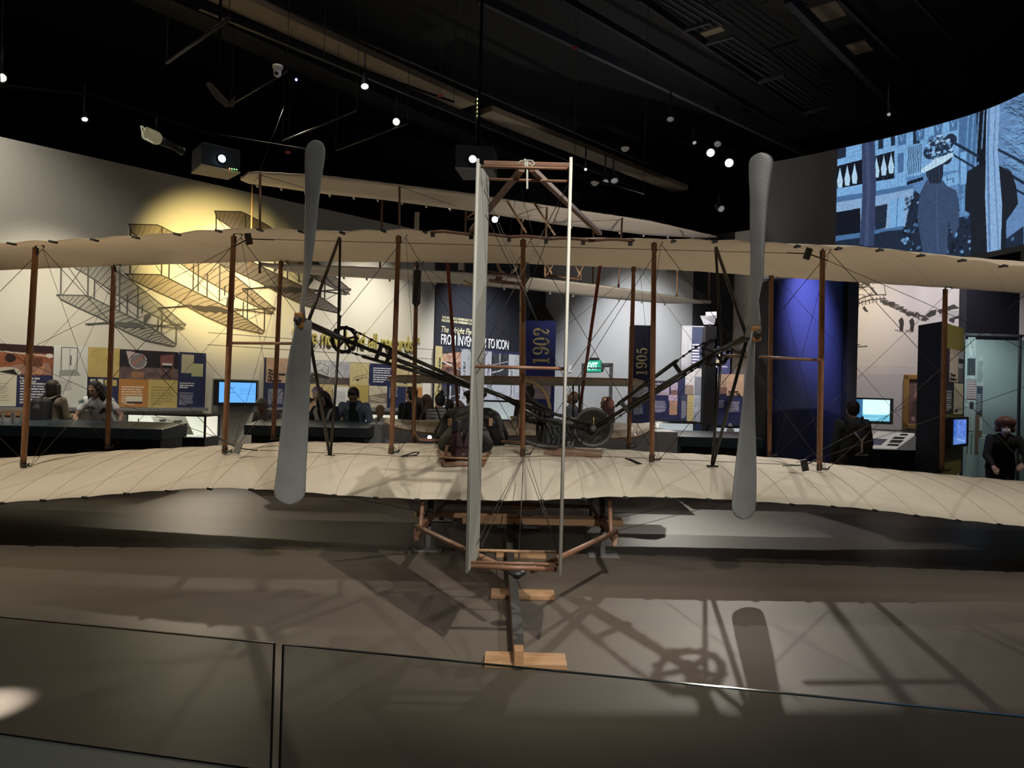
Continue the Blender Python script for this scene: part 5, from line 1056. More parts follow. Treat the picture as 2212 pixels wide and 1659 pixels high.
# shafts, sprockets, chains, bearers
SPL, SPR = U(744, 734, 6.6), U(1545, 762, 6.4); HUL, HUR = U(650, 693, DPR + .03), U(1630, 722, DPR + .03)
def sprocket(c, nm, R_=.115):
    mb = MB(); n = 10; teeth = 12; th = .012
    def ringf(r0, r1f, m_=72):
        vs_ = []
        for s in (-th, th):
            for k in range(m_): a = 2 * math.pi * k / m_; r1 = r1f(a); vs_ += [c + Vector((math.cos(a) * r0, s, math.sin(a) * r0)), c + Vector((math.cos(a) * r1, s, math.sin(a) * r1))]
        fs = []
        for k in range(m_): k2 = (k + 1) % m_; A, B = 2 * k, 2 * k2; o_ = 2 * m_; fs += [(A, A + 1, B + 1, B), (o_ + A, o_ + B, o_ + B + 1, o_ + A + 1), (A + 1, o_ + A + 1, o_ + B + 1, B + 1), (A, B, o_ + B, o_ + A)]
        mb.add(vs_, fs)
    ringf(R_ * .80, lambda a: R_ * (1.0 + .11 * (math.sin(a * 14) > .1)))
    for k in range(5): a = 2 * math.pi * k / 5 + .3; mb.beam(c, c + Vector((math.cos(a), 0, math.sin(a))) * R_ * .84, .018, .024, up=(0, 1, 0))
    mb.lathe(c + Vector((0, -.03, 0)), (0, 1, 0), [(0, .03), (.06, .03)], 16)
    return mb.build('sprocket', M_BLACK, nm)
mb = MB(); mb.tube([HUL, SPL + Vector((0, .05, 0))], .026, 12); mb.tube([HUL, HUL * .96 + SPL * .04], .036, 12); sh = mb.build('propeller_shaft', M_DARKT, FLY); sprocket(SPL, sh)
mb = MB(); mb.tube([HUR, SPR + Vector((0, .05, 0))], .026, 12); mb.tube([HUR, HUR * .96 + SPR * .04], .036, 12); sh = mb.build('propeller_shaft', M_DARKT, FLY); sprocket(SPR, sh)
ENG = U(1281, 925, 6.75)
def chain(pts, par=None):
    mb = MB(); P = [Vector(p) for p in pts]
    for a, b in zip(P[:-1], P[1:]):
        L = (b - a).length; k = max(1, int(L / .032)); d = (b - a) / k
        for i in range(k): mb.beam(a + d * (i + .05), a + d * (i + .95), .012, .020 if i % 2 else .011, up=(0, 0, 1))
    return mb.build('drive_chain', M_BLACK, FLY)
def guide(a, b, r=.017): mb = MB(); mb.tube([a, b], r, 8); return mb.build('chain_guide_tube', M_DARKT, FLY)
G = lambda x, y, D=6.6: U(x, y, D)
chain([SPL + Vector((.03, 0, .115)), G(790, 727), G(822, 744)]); chain([SPL + Vector((-.02, 0, -.118)), G(756, 760), G(784, 770)])
guide(G(820, 743), G(1040, 842, 6.68)); guide(G(782, 769), G(1022, 838, 6.7)); guide(SPL, G(1030, 842, 6.7), .019)
guide(G(1020, 832, 6.66), G(1150, 880, 6.7), .020); guide(G(1085, 858, 6.68), G(1178, 912, 6.72), .013); guide(G(1150, 880, 6.7), ENG + Vector((-.02, 0, .03)), .014)
chain([G(1200, 893, 6.72), G(1240, 905, 6.74), ENG + Vector((-.04, 0, .05)), ENG + Vector((0, 0, .055))]); guide(G(1160, 905, 6.72), G(1275, 925, 6.74), .012)
guide(G(1335, 873, 6.68), G(1462, 779, 6.5)); guide(G(1356, 887, 6.68), G(1476, 811, 6.5)); guide(ENG, SPR, .017)
chain([SPR + Vector((-.06, 0, .10)), G(1500, 752, 6.45), G(1460, 781, 6.5)]); chain([SPR + Vector((-.01, 0, -.118)), G(1520, 785, 6.42), G(1477, 812, 6.5)])
chain([ENG + Vector((.0, 0, .055)), G(1310, 892, 6.72), G(1335, 874, 6.68)]); chain([ENG + Vector((.03, 0, -.05)), G(1330, 905, 6.7), G(1358, 886, 6.68)])
chain([SPL + Vector((.118 * math.cos(a), 0, .118 * math.sin(a))) for a in np.linspace(math.radians(75), math.radians(265), 14)]); chain([SPR + Vector((.118 * math.cos(a), 0, .118 * math.sin(a))) for a in np.linspace(math.radians(130), math.radians(-80), 14)])
for a, b in (((824, 746), (812, 776)), ((845, 757), (834, 786)), ((1454, 783), (1476, 814)), ((1341, 868), (1356, 889))):
    mb = MB(); mb.beam(U(*a, 6.6 if a[0] < 1000 else 6.55), U(*b, 6.6 if a[0] < 1000 else 6.55), .035, .018, up=(0, 1, 0)); mb.build('guide_bracket', M_BLACK, FLY)
def bt(a, b, r=.013): mb = MB(); mb.tube([a, b], r, 8); mb.build('bearer_tube', M_DARKT, FLY)
HL2 = U(664, 700, 5.6); HR2 = U(1614, 730, 5.6)
bt(U(733, 514, 6.3), HL2, .014); bt(U(735, 514, 6.3), SPL + Vector((-.01, -.2, 0)), .011); bt(U(712, 982, 6.3), HL2, .014); bt(U(714, 982, 6.3), SPL + Vector((0, -.2, 0)), .012); bt(SPL + Vector((-.01, -.2, 0)), SPL + Vector((.0, -.2, .0)) + Vector((0, .01, .2)), .011)
bt(U(1547, 535, 6.3), HR2, .014); bt(U(1546, 535, 6.3), SPR + Vector((0, -.2, 0)), .012); bt(U(1540, 1004, 6.3), HR2, .014); bt(U(1538, 1004, 6.3), SPR + Vector((0, -.2, 0)), .012)
for p in ((712, 984), (1539, 1006)): mb = MB(); mb.box(U(*p, 6.3), (.09, .05, .012)); mb.build('foot_plate', M_BLACK, FLY)
# rudder: twin vertical surfaces, bars, booms
RD = thing('rudder', U(1120, 800, 3.9), None, None); RD.parent = FLY; RD.location = U(1120, 800, 3.9) - wo(FLY)
RA = .068
def rpanel(xt, xb, yt, yb, top_round, nm):
    a = U(xt, yt, 3.72); b = U(xb, yb, 3.72); x0 = (a.x + b.x) / 2; zt, zb = a.z, b.z; ch = .56
    ch = .50; prof = [(0, zb), (0, zt - .02), (.04, zt), (ch - .03, zt + .055), (ch, zt + .03), (ch, zb + .0), (ch - .03, zb - .02)]
    dirv = Vector((math.sin(RA), math.cos(RA), 0)); nn = Vector((math.cos(RA), -math.sin(RA), 0)); mb = MB()
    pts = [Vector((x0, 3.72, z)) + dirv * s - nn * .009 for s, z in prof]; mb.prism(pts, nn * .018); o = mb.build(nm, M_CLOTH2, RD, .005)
    mb = MB(); mb.tube([Vector((x0, 3.715, zb)), Vector((x0, 3.715, zt + .01))], .008, 8)
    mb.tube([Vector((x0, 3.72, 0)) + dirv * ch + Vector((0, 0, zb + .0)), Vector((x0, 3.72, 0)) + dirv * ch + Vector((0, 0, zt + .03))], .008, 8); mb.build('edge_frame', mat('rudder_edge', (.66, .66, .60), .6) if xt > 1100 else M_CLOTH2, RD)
    return x0, zt, zb, dirv
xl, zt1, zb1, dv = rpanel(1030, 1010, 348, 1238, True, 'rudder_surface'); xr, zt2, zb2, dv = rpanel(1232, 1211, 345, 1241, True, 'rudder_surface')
def bar(y_px, s, r, mt=M_WOODH):
    D = 3.72 + s; z = U(1120, y_px, D).z; mb = MB(); mb.tube([Vector((xl + RA * s - .01, D, z)), Vector((xr + RA * s + .01, D, z))], r, 8); mb.build('cross_bar', mt, RD)
bar(362, .06, .0085); bar(389, .45, .0085); bar(794, .05, .009, M_WOODH); bar(1191, .45, .0085, M_WOODL); bar(1217, .10, .008, M_WOODH)
mb = MB(); mb.beam(U(1045, 353, 4.0), U(1230, 358, 4.0), .03, .026); mb.build('top_beam', M_WOODH, RD, .004)
mb = MB(); mb.tube([U(1018, 1223, 3.86), U(1203, 1230, 3.86)], .013, 10); mb.build('bottom_beam', M_WOODH, RD)
for a, b in (((1127, 366), (1018, 498)), ((1150, 366), (1296, 505))): mb = MB(); mb.beam(U(*a, 4.05), U(*b, 5.58), .032, .026); mb.build('tail_boom', M_WOODH, FLY)
for a, b in (((899, 1137), (1086, 1226)), ((1331, 1148), (1150, 1232))): mb = MB(); mb.tube([U(*a, 5.2), U(*b, 4.0)], .018, 12); mb.build('tail_boom', M_WOODH, FLY)
mb = MB(); mb.lathe(U(1117, 1231, 3.98), (0, 0, -1), [(0, .035), (.012, .05), (.02, .05), (.03, .03), (.045, .018)], 20); mb.build('swivel_hub', M_BLACK, FLY)
mb = MB(); mb.tube([U(1131, 990, 5.6), U(1119, 1236, 4.02)], .003, 6); mb.build('rigging_wire', M_WIRE, FLY)
mb = MB(); mb.beam(U(1139, 345, 3.95), U(1139, 408, 3.95), .010, .003, up=(0, 1, 0)); mb.tube([U(1117, 360, 3.95), U(1124, 348, 3.95), U(1136, 346, 3.95), U(1150, 347, 3.95), U(1155, 353, 3.95), U(1149, 359, 3.95), U(1142, 352, 3.95)], .004, 6); mb.beam(U(1134, 343, 3.95), U(1135, 360, 3.95), .008, .003, up=(0, 1, 0)); mb.build('tie_cord', mat('cord_white', (.62, .63, .58), .8), RD)
for a, b in (((1030, 375, 3.8), (1130, 600, 5.0)), ((1130, 985, 6.2), (1014, 1205, 3.85)), ((1130, 985, 6.2), (1208, 1200, 3.85)), ((1232, 385, 3.8), (1055, 850, 5.6)), ((1050, 430, 4.2), (1205, 800, 4.0)), ((1131, 988, 6.2), (1040, 1180, 4.1)), ((1232, 800, 3.8), (1345, 640, 5.4)), ((1033, 795, 3.8), (1100, 680, 5.0)),
             ((1040, 445, 4.0), (1240, 860, 5.9)), ((1225, 400, 4.0), (1020, 800, 3.85)), ((1012, 1200, 3.8), (1033, 1095, 4.4)), ((1210, 1205, 3.8), (1140, 985, 6.0)), ((735, 1070, 5.56), (897, 1103, 6.0)), ((735, 1080, 5.6), (899, 1128, 5.4)), ((1525, 1078, 5.56), (1342, 1117, 6.0)), ((1590, 1080, 5.6), (1330, 1147, 5.3)), ((715, 1184, 5.6), (897, 1145, 5.2)), ((700, 1100, 5.6), (735, 1070, 5.56))):
    if a[0] in (715, 700): continue
    wire(U(*a), U(*b), .0022)
# skids and undercarriage posts
for k, (p, q, r_) in enumerate((((899, 1152, 5.22), (962, 1082, 6.9), (985, 985, 9.6)), ((1329, 1164, 5.22), (1278, 1090, 6.9), (1262, 1000, 9.6)))):
    mb = MB(); a = U(*p); b = U(*q); c_ = U(*r_); c_.z = b.z; mb.beam(a, b, .035, .05); mb.beam(b, c_, .035, .05); o = mb.build('landing_skid', M_WOODH, FLY)
    mb = MB(); s_ = 1 if k == 0 else -1
    e = a + Vector((0, 0, .0)); mb.beam(e, e + Vector((.01 * s_, -.02, -.05)), .03, .03, up=(0, 1, 0)); mb.build('skid_heel', M_WOODH, o)
for a, b in (((919, 1070, 6.3), (908, 1140, 5.35)), ((926, 1070, 6.32), (927, 1120, 6.0)), ((941, 1070, 6.3), (931, 1112, 6.0)), ((945, 1070, 7.2), (952, 1085, 6.9)), ((1291, 1070, 6.3), (1300, 1122, 6.0)), ((1305, 1070, 6.3), (1303, 1118, 6.0)), ((1312, 1070, 6.3), (1320, 1150, 5.35)), ((1279, 1076, 7.2), (1277, 1098, 6.9))):
    p, q = U(*a), U(*b); p.z = zw(p.x, min(1, (DFR - p.y) / (DFR - DTE)), True) - .02; mb = MB(); mb.tube([p, q], .015, 8); mb.build('skid_post', M_WOODH if a[0] in (919, 1312) else M_DARKT, FLY)
mb = MB(); mb.tube([U(955, 1084, 6.9), U(1279, 1095, 6.9)], .018, 10); mb.build('skid_cross_rod', M_WOODH, FLY)
# fuel tank on the front strut
t0, t1 = U(901, 586, 7.58), U(901, 655, 7.58); mb = MB(); ax = (t1 - t0); L = ax.length; mb.lathe(t0, (0, 0, -1), [(-.012, .012), (-.01, .035), (0, .043), (L, .043), (L + .05, .004)], 8); mb.build('fuel_tank', M_BLACK, FLY)
mb = MB(); mb.tube([U(901, 573, 7.58), t0], .012, 6); mb.build('tank_bracket', M_BLACK, FLY)
mb = MB(); mb.tube([U(897, 860, 7.5), U(894, 900, 7.4), U(893, 930, 7.3), U(903, 945, 7.2), U(912, 950, 7.1)], .005, 6); mb.build('fuel_hose', mat('hose_tan', (.4, .24, .12), .6), FLY)
# slanting front braces down to the forward outriggers
for a, b in (((967, 568, 7.66), (990, 900, 9.0)), ((1297, 574, 7.66), (1250, 900, 9.0))): mb = MB(); mb.tube([U(*a), U(*b)], .019, 8); mb.build('forward_brace', mat('spruce_red', (.20, .045, .02), .4, noise=.2, nscale=10), FLY)
# forward planes (elevator)
def elev(near, far, Dn, Df, nm, mtl):
    N = [U(x, y, Dn) for x, y in near]; Fp = [U(x, y, Df) for x, y in far]; xs = np.linspace(N[0].x, N[-1].x, 40); mb = MB()
    nx_, nz_ = [p.x for p in N], [p.z for p in N]; fx_, fz_ = [p.x for p in Fp], [p.z for p in Fp]; vs_ = []
    for i, x in enumerate(xs):
        u = (x - xs[0]) / (xs[-1] - xs[0]); xf = fx_[0] + u * (fx_[-1] - fx_[0]); e = min(1, min(u, 1 - u) / .10); rd = math.sqrt(max(0.02, 1 - (1 - e) ** 2))
        a = Vector((x, Df - (Df - Dn) * rd, 0)); a.z = np.interp(xf, fx_, fz_) * (1 - rd) + np.interp(x, nx_, nz_) * rd; b = Vector((xf * .3 + x * .7, Df, np.interp(xf, fx_, fz_)))
        for s in (0, .25, .5, .75, 1): p = a.lerp(b, s); p.z += .03 * math.sin(math.pi * s); vs_.append(p)
        for s in (1, .75, .5, .25, 0): p = a.lerp(b, s); p.z += .03 * math.sin(math.pi * s) - .012; vs_.append(p)
    fs = [(i * 10 + k, i * 10 + (k + 1) % 10, (i + 1) * 10 + (k + 1) % 10, (i + 1) * 10 + k) for i in range(39) for k in range(10)] + [tuple(range(10)), tuple(390 + k for k in range(10))]
    mb.add(vs_, fs, True); o = mb.build(nm, mtl, FLY)
    mb = MB(); ed = [vs_[i * 10] + Vector((0, -.006, -.006)) for i in range(40)]; mb.tube(ed, .008, 6)
    for i in range(3, 38, 4): mb.beam(vs_[i * 10] + Vector((0, 0, .002)), vs_[i * 10 + 2] + Vector((0, 0, .002)), .008, .004)
    mb.build('edge_stick', M_WOOD, o); return o
elev([(808, 911), (850, 922), (905, 932), (965, 938), (1150, 941), (1330, 946), (1375, 943), (1440, 919)], [(850, 907), (1150, 909), (1410, 915)], 8.25, 9.0, 'forward_plane', M_CLOTH)
elev([(815, 809), (950, 811), (1150, 813), (1330, 817), (1415, 820)], [(850, 824), (1150, 831), (1400, 833)], 8.25, 9.0, 'forward_plane', M_CLOTH)
for a, b in (((1238, 832), (1238, 915)), ((1251, 832), (1251, 910)), ((968, 828), (966, 910)), ((1148, 828), (1148, 912)), ((820, 838), (820, 880))):
    if a[0] == 820: continue
    mb = MB(); mb.tube([U(*a, 8.6), U(*b, 8.6)], .010, 6); mb.build('plane_post', M_DARKT, FLY)
for a in ((866, 855), (1310, 860)):
    pass
mb = MB(); pts = [U(1131 + 57 * math.sin(t), 890 - 68 * math.cos(t), 8.3) for t in np.linspace(0, math.pi * .5, 16)]; mb.tube(pts, .020, 10); mb.build('curved_runner', mat('ash_pale', (.52, .38, .20), .45), FLY)
mb = MB(); pts = [U(x, y, 8.0) for x, y in ((1129, 828), (1131, 840), (1140, 858), (1155, 868), (1175, 880), (1192, 890))]; mb.tube(pts, .022, 8); mb.build('curved_runner', M_BLACK, FLY)
# engine
EN = thing('engine', U(1235, 945, 6.9), None, None); EN.parent = FLY; EN.location = U(1235, 945, 6.9) - wo(FLY)
def ebox(nm, x0, y0, x1, y1, D0, D1, mt=M_ENG, bev=.01): a = U(x0, y0, D0); b = U(x1, y1, D0); mb = MB(); mb.box(((a.x + b.x) / 2, (D0 + D1) / 2, (a.z + b.z) / 2), (abs(b.x - a.x), D1 - D0, abs(a.z - b.z))); return mb.build(nm, mt, EN, bev)
ebox('crankcase', 1179, 912, 1212, 962, 6.8, 7.3); ebox('cylinder_block', 1212, 915, 1262, 948, 6.85, 7.3); ebox('magneto', 1220, 952, 1240, 974, 6.8, 6.95, M_STEELD); ebox('valve_cover', 1160, 905, 1215, 915, 6.85, 7.2, M_BLACK); ebox('mount_post', 1176, 894, 1190, 912, 6.9, 7.0, M_BLACK)
mb = MB(); mb.lathe(U(1166, 916, 6.95), (0, 0, -1), [(0, .03), (.01, .036), (.11, .036), (.12, .02), (.15, .03), (.17, .015)], 16); mb.build('water_jacket', M_DARKT, EN)
mb = MB(); mb.tube([U(1124, 948, 6.75), U(1140, 955, 6.72), U(1165, 963, 6.7), U(1200, 966, 6.7), U(1222, 960, 6.8)], .020, 10); mb.build('exhaust_pipe', M_STEELD, EN)
mb = MB(); mb.tube([U(1134, 900, 6.8), U(1150, 905, 6.8), U(1165, 909, 6.85), U(1180, 913, 6.9)], .016, 8); mb.build('intake_pipe', M_DARKT, EN)
mb = MB(); mb.lathe(U(1194, 944, 6.79), (0, 1, 0), [(-.02, .012), (-.01, .014), (.0, .022)], 14); mb.build('oil_plug', M_STEEL, EN)
for k, x in enumerate((1140, 1150, 1160, 1172)): mb = MB(); p = U(x, 880 + k * 2, 6.95); mb.lathe(p, (0, 0, -1), [(0, .02), (.02, .03), (.1, .034), (.14, .03)], 12); mb.build('rocker_cap', M_BLACK, EN)
FWC = U(1281, 924, 6.85); mb = MB(); R_ = .188; mb.lathe(FWC, (0, 1, 0), [(.02, .0), (.02, .14), (.0, .145), (-.005, R_ - .01), (0, R_), (.035, R_), (.04, .14), (.04, 0)], 48); fw = mb.build('flywheel', mat('flywheel_iron', (.10, .097, .09), .42, metal=.5, noise=.25, nscale=6), EN)
mb = MB(); mb.lathe(ENG + Vector((0, -.03, 0)), (0, 1, 0), [(0, .010), (0, .030), (.02, .034), (.12, .034)], 18); mb.build('crankshaft_end', M_STEELD, EN)
mb = MB(); mb.lathe(ENG + Vector((0, .03, 0)), (0, 1, 0), [(0, .052), (.015, .052)], 16); mb.build('drive_sprocket', M_BLACK, EN)
mb = MB(); mb.lathe(U(1282, 918, 6.7), (0, 0, 1), [(0, .006), (.02, .010), (.045, .009), (.05, .014), (.06, .014), (.065, .006), (.075, .008)], 10); mb.build('grease_cup', mat('brass', (.5, .38, .18), .35, metal=.9), EN)
for k in range(7):
    x = 1180 + k * 11; mb = MB(); mb.tube([U(x, 915 + (k % 3) * 4, 6.78), U(x + 6, 930 + (k % 2) * 8, 6.74), U(x + 14, 948 - (k % 3) * 3, 6.76), U(x + 8, 960, 6.78)], .005, 6); mb.build('oil_line', M_DARKT, EN)
for a, b, c_ in (((1172, 969), (1300, 977), 6.75), ((1176, 977), (1300, 986), 6.45)): mb = MB(); mb.beam(U(*a, c_), U(*b, c_), .05, .035); mb.build('engine_bearer', M_WOODH, FLY)
# gauges on a small wooden bracket
mb = MB(); mb.beam(U(1123, 888, 6.9), U(1121, 924, 6.9), .035, .02, up=(0, 1, 0)); br = mb.build('gauge_bracket', M_WOODH, FLY)
for (x, y, r) in ((1113, 903, .021), (1112, 917, .025)): mb = MB(); mb.lathe(U(x, y, 6.86), (0, 1, 0), [(-.012, r * .85), (-.014, r), (.02, r), (.02, 0)], 20); mb.build('gauge', mat('gauge_face', (.38, .37, .34), .4), br)
# cradle boards and rails
for a, b, D in (((905, 949), (958, 952), 6.9), ((1083, 953), (1127, 957), 6.9)): mb = MB(); mb.beam(U(*a, D), U(*b, D), .05, .022); mb.build('control_rail', M_WOODH, FLY)
CR = thing('hip_cradle', U(1000, 990, 6.2), None, None); CR.parent = FLY; CR.location = U(1000, 990, 6.2) - wo(FLY)
def cb(nm, a, b, w_, h_, mt=M_WOODH): mb = MB(); mb.beam(U(*a), U(*b), w_, h_); mb.build(nm, mt, CR, .003)
cb('cradle_end', (956, 1001, 6.02), (1040, 1004, 6.02), .03, .022); cb('cradle_side', (947, 975, 6.45), (957, 1000, 6.03), .03, .03); cb('cradle_side', (1058, 978, 6.45), (1042, 1003, 6.03), .03, .03); cb('cradle_board', (950, 985, 6.25), (1052, 988, 6.25), .30, .012, M_BOARD)
cb('cradle_upright', (960, 993, 6.2), (966, 966, 6.2), .015, .03); cb('cradle_rail', (963, 964, 6.2), (1040, 966, 6.2), .02, .015)
for x in (972, 1060): mb = MB(); p = U(x, 912, 6.8); mb.box(p, (.035, .03, .07)); mb.build('hip_block', M_BOARD, CR, .006)

# ---------------------------------------------------------------- rail, ties, jacks, planks
FZ = .2
RLA = Vector((.0665, 3.46, 0)); dR = Vector((-.022, 1, 0)).normalized()
rail = thing('launching_rail', RLA + Vector((0, 0, FZ)), 'long dark-topped wooden launching rail running back under the rudder', 'rail')
mb = MB(); mb.beam(RLA + Vector((0, 0, FZ + .055)), RLA + dR * 5.0 + Vector((0, 0, FZ + .055)), .045, .075); mb.build('rail_beam', M_BOARD, rail, .003)
mb = MB(); mb.beam(RLA + dR * .08 + Vector((.002, 0, FZ + .097)), RLA + dR * 5.0 + Vector((0, 0, FZ + .097)), .050, .010); mb.build('iron_strip', M_STEELD, rail)
for D, xa, xb in ((3.56, 1050, 1226), (4.72, 1060, 1197), (5.86, 1068, 1176), (7.05, 1072, 1160), (8.3, 1075, 1150)):
    a = U(xa, 1300, D).x; b = U(xb, 1300, D).x; mb = MB(); mb.box(((a + b) / 2, D, FZ + .0125), (b - a, .16, .025)); mb.build('tie_board', M_BOARD, rail, .003)
def plank(nm, lbl, a, b, D, w_, h_):
    mb = MB(); p, q = U(*a, D), U(*b, D); mb.beam(p, q, w_, h_); o = mb.build(nm, M_BOARD, None, .004); return tag(o, lbl, 'plank')
plank('cross_plank', 'shorter upper plank lying across the rail at its left half', (898, 1108), (1118, 1113), 6.32, .14, .045)
plank('cross_plank', 'longer lower plank lying across the rail, reaching out on its right', (1000, 1120), (1343, 1127), 6.32, .18, .055)
mb = MB(); mb.lathe(U(1119, 1134, 6.25), (1, 0, 0), [(-.04, .02), (-.035, .035), (-.01, .02), (.01, .02), (.035, .035), (.04, .02)], 16); mb.beam(U(1075, 1136, 6.3), U(1160, 1138, 6.3), .03, .03)
tag(mb.build('rail_truck', M_BLACK), 'small black roller truck on the launching rail under the planks', 'roller')
for k, (x, yt, yb, D, lbl) in enumerate(((925, 1136, 1187, 6.03, 'grey screw jack under the left skid, on a flat square foot'), (1301, 1148, 1196, 6.01, 'grey screw jack under the right skid, on a flat square foot'), (953, 1108, 1128, 7.35, 'short farther jack behind the left end of the planks'), (1275, 1118, 1135, 7.35, 'short farther jack behind the right end of the planks'))):
    p = U(x, yb, D); X = p.x; top = U(x, yt, D).z; t = thing('screw_jack', (X, D, FZ), lbl, 'jack')
    mb = MB(); mb.box((X, D, FZ + .006), (.24, .24, .012)); mb.build('foot_plate', M_GREYM, t)
    mb = MB(); mb.beam((X, D, FZ + .01), (X, D, top), .042, .042); mb.build('post', M_GREYM, t, .003)
    if k < 2: mb = MB(); mb.lathe((X, D, top), (0, 0, 1), [(0, .016), (.025, .016), (.03, .03), (.04, .018), (.05, .032), (.06, .016), (.08, .016), (.082, .035), (.12, .035)], 12); mb.build('jack_screw', M_BLACK, t)
    else: mb = MB(); mb.lathe((X, D, top), (0, 0, 1), [(0, .012), (.12, .012)], 10); mb.build('jack_screw', M_BLACK, t)

# ---------------------------------------------------------------- the glass barrier
GL = Plane((-1.06, 1.54), (1, -0.19))
g1 = GL.hit(593, 1391)[0]; g2 = GL.hit(612, 1394)[0]; gz = GL.hit(593, 1391)[1]
for k, (a, b, lbl) in enumerate(((-2.6, g1, 'left pane of the low glass barrier in front of the aeroplane'), (g2, 3.2, 'right and longest pane of the low glass barrier in front of the aeroplane'))):
    mb = MB(); GL.box(mb, a, b, .03, gz, -.003, .003); tag(mb.build('glass_barrier_pane', M_PANED, None, .0015), lbl, 'glass barrier')
    gp = bpy.data.objects['glass_barrier_pane' if k == 0 else 'glass_barrier_pane.001']; mb = MB(); GL.box(mb, a, b, gz, gz + .002, -.003, .003); e = b if k == 0 else a; GL.box(mb, e - .001, e + .001, .1, gz, -.003, .003); mb.build('polished_edge', mat('glass_edge', (.012, .03, .035), .15), gp)
# glass is held at floor level by a shoe
mb = MB(); GL.box(mb, -2.6, 3.2, 0, .10, -.03, .03); tag(mb.build('barrier_shoe', M_STEELD), 'metal floor shoe holding the glass barrier panes', 'rail')
# ================================================================ the second, hanging biplane
HG = thing('hanging_biplane', (0, 12.3, 4.5), 'smaller cream biplane hanging high behind the large one, slanting down to the right', 'aeroplane')
def hd(px, near=True): u = (px - 520) / 1030; i = (1 / 10.3) * (1 - u) + (1 / 14.2) * u; return 1 / i + (0 if near else 1.15)
def hwing(nm, up, lo):
    xs = np.linspace(up[0][0], up[-1][0], 60); mb = MB(); vs_ = []
    for k, x in enumerate(xs):
        yu = np.interp(x, [p[0] for p in up], [p[1] for p in up]) + .8 * abs(math.sin(k * 1.3)); yl = np.interp(x, [p[0] for p in lo], [p[1] for p in lo])
        a = U(x, yu, hd(x)); b = U(x, yl, hd(x, False))
        for s in (0, .2, .4, .6, .8, 1): p = a.lerp(b, s); p.z += .05 * math.sin(math.pi * s) * 0.6 + .02; vs_.append(p)
        for s in (1, .8, .6, .4, .2, 0): p = a.lerp(b, s); p.z += .05 * math.sin(math.pi * s) * 0.6; vs_.append(p)
    fs = [(i * 12 + k, i * 12 + (k + 1) % 12, (i + 1) * 12 + (k + 1) % 12, (i + 1) * 12 + k) for i in range(59) for k in range(12)] + [tuple(range(12)), tuple(59 * 12 + k for k in range(12))]
    mb.add(vs_, fs, True); o = mb.build(nm, M_CLOTH3, HG)
    for x in xs[2:-1:3]:
        yl = np.interp(x, [p[0] for p in lo], [p[1] for p in lo]); b = U(x, yl, hd(x, False)); mb = MB(); mb.beam(b, b + Vector((0, .06, -.02)), .03, .02); mb.build('rib_end', M_WHITE, o)
    return o
hwing('upper_wing', [(519, 388), (526, 377), (545, 372), (700, 381), (850, 399), (1000, 417), (1100, 433), (1250, 455), (1400, 477), (1500, 500), (1548, 512)], [(519, 389), (530, 396), (600, 405), (660, 414), (700, 419), (820, 431), (920, 444), (1010, 455), (1200, 485), (1400, 508), (1500, 514), (1548, 514)])
hwing('lower_wing', [(560, 572), (700, 575), (850, 581), (1000, 590), (1150, 601), (1300, 617), (1450, 640), (1536, 653)], [(560, 574), (640, 590), (700, 596), (850, 604), (1000, 614), (1150, 627), (1300, 644), (1440, 656), (1536, 656)])
for x0, y0, x1, y1, nr, thin in ((562, 376, 561, 590, 1, 0), (545, 396, 541, 580, 0, 1), (863, 402, 863, 585, 1, 0), (826, 424, 820, 600, 0, 0), (1007, 446, 1002, 600, 0, 0), (1056, 436, 1050, 595, 1, 0), (1128, 460, 1124, 610, 0, 0), (1181, 448, 1177, 603, 1, 0), (1282, 490, 1280, 640, 0, 0), (1344, 470, 1336, 622, 1, 0), (1257, 545, 1254, 612, 1, 1), (1465, 520, 1462, 640, 1, 0), (1533, 512, 1531, 652, 1, 0)):
    mb = MB(); D = hd(x0, nr == 1) - (0 if nr else .03); mb.tube([U(x0, y0, D + .05), U(x1, y1, D + .05)], .018 if not thin else .012, 8); mb.build('strut', M_WOODL if x0 in (1056, 1181, 545, 1465) else M_WOODH, HG)
for a, b, D, r in (((1093, 430), (1137, 503), 12.2, .018), ((1153, 437), (1199, 508), 12.4, .018), ((1010, 470), (1032, 452), 12.0, .012), ((1010, 474), (1040, 470), 12.0, .010), ((1180, 566), (1192, 592), 12.6, .016), ((1240, 568), (1253, 594), 12.8, .016), ((1200, 562), (1180, 596), 12.6, .014), ((1264, 565), (1247, 600), 12.8, .014), ((1180, 594), (1252, 602), 12.7, .024), ((1052, 588), (1130, 600), 12.2, .03), ((1056, 606), (1125, 614), 12.0, .03), ((1002, 606), (1022, 616), 11.6, .012), ((1000, 616), (1022, 618), 11.6, .012)):
    mb = MB(); mb.tube([U(*a, D), U(*b, D)], r, 8); mb.build('skid_stick', M_WOODL if r < .02 else M_WOODH, HG)
for P in (((1074, 568), (1077, 578), (1082, 586), (1089, 590)), ((1117, 572), (1114, 580), (1109, 586), (1103, 589))):
    mb = MB(); mb.tube([U(x, y, 12.2) for x, y in P], .022, 8); mb.build('bent_skid', M_WOODL, HG)
mb = MB(); mb.prism([U(1072, 596, 12.0), U(1087, 598, 12.0), U(1080, 613, 12.0), U(1066, 611, 12.0)], (0, .02, 0)); mb.build('seat_board', M_WOODH, HG)
mb = MB(); a = U(1134, 566, 12.3); b = U(1134, 614, 12.3); mb.lathe(a, (0, 0, -1), [(0, .06), (.1, .08), ((a - b).length * .7, .09), ((a - b).length, .02)], 16); mb.build('radiator', M_BLK, HG)
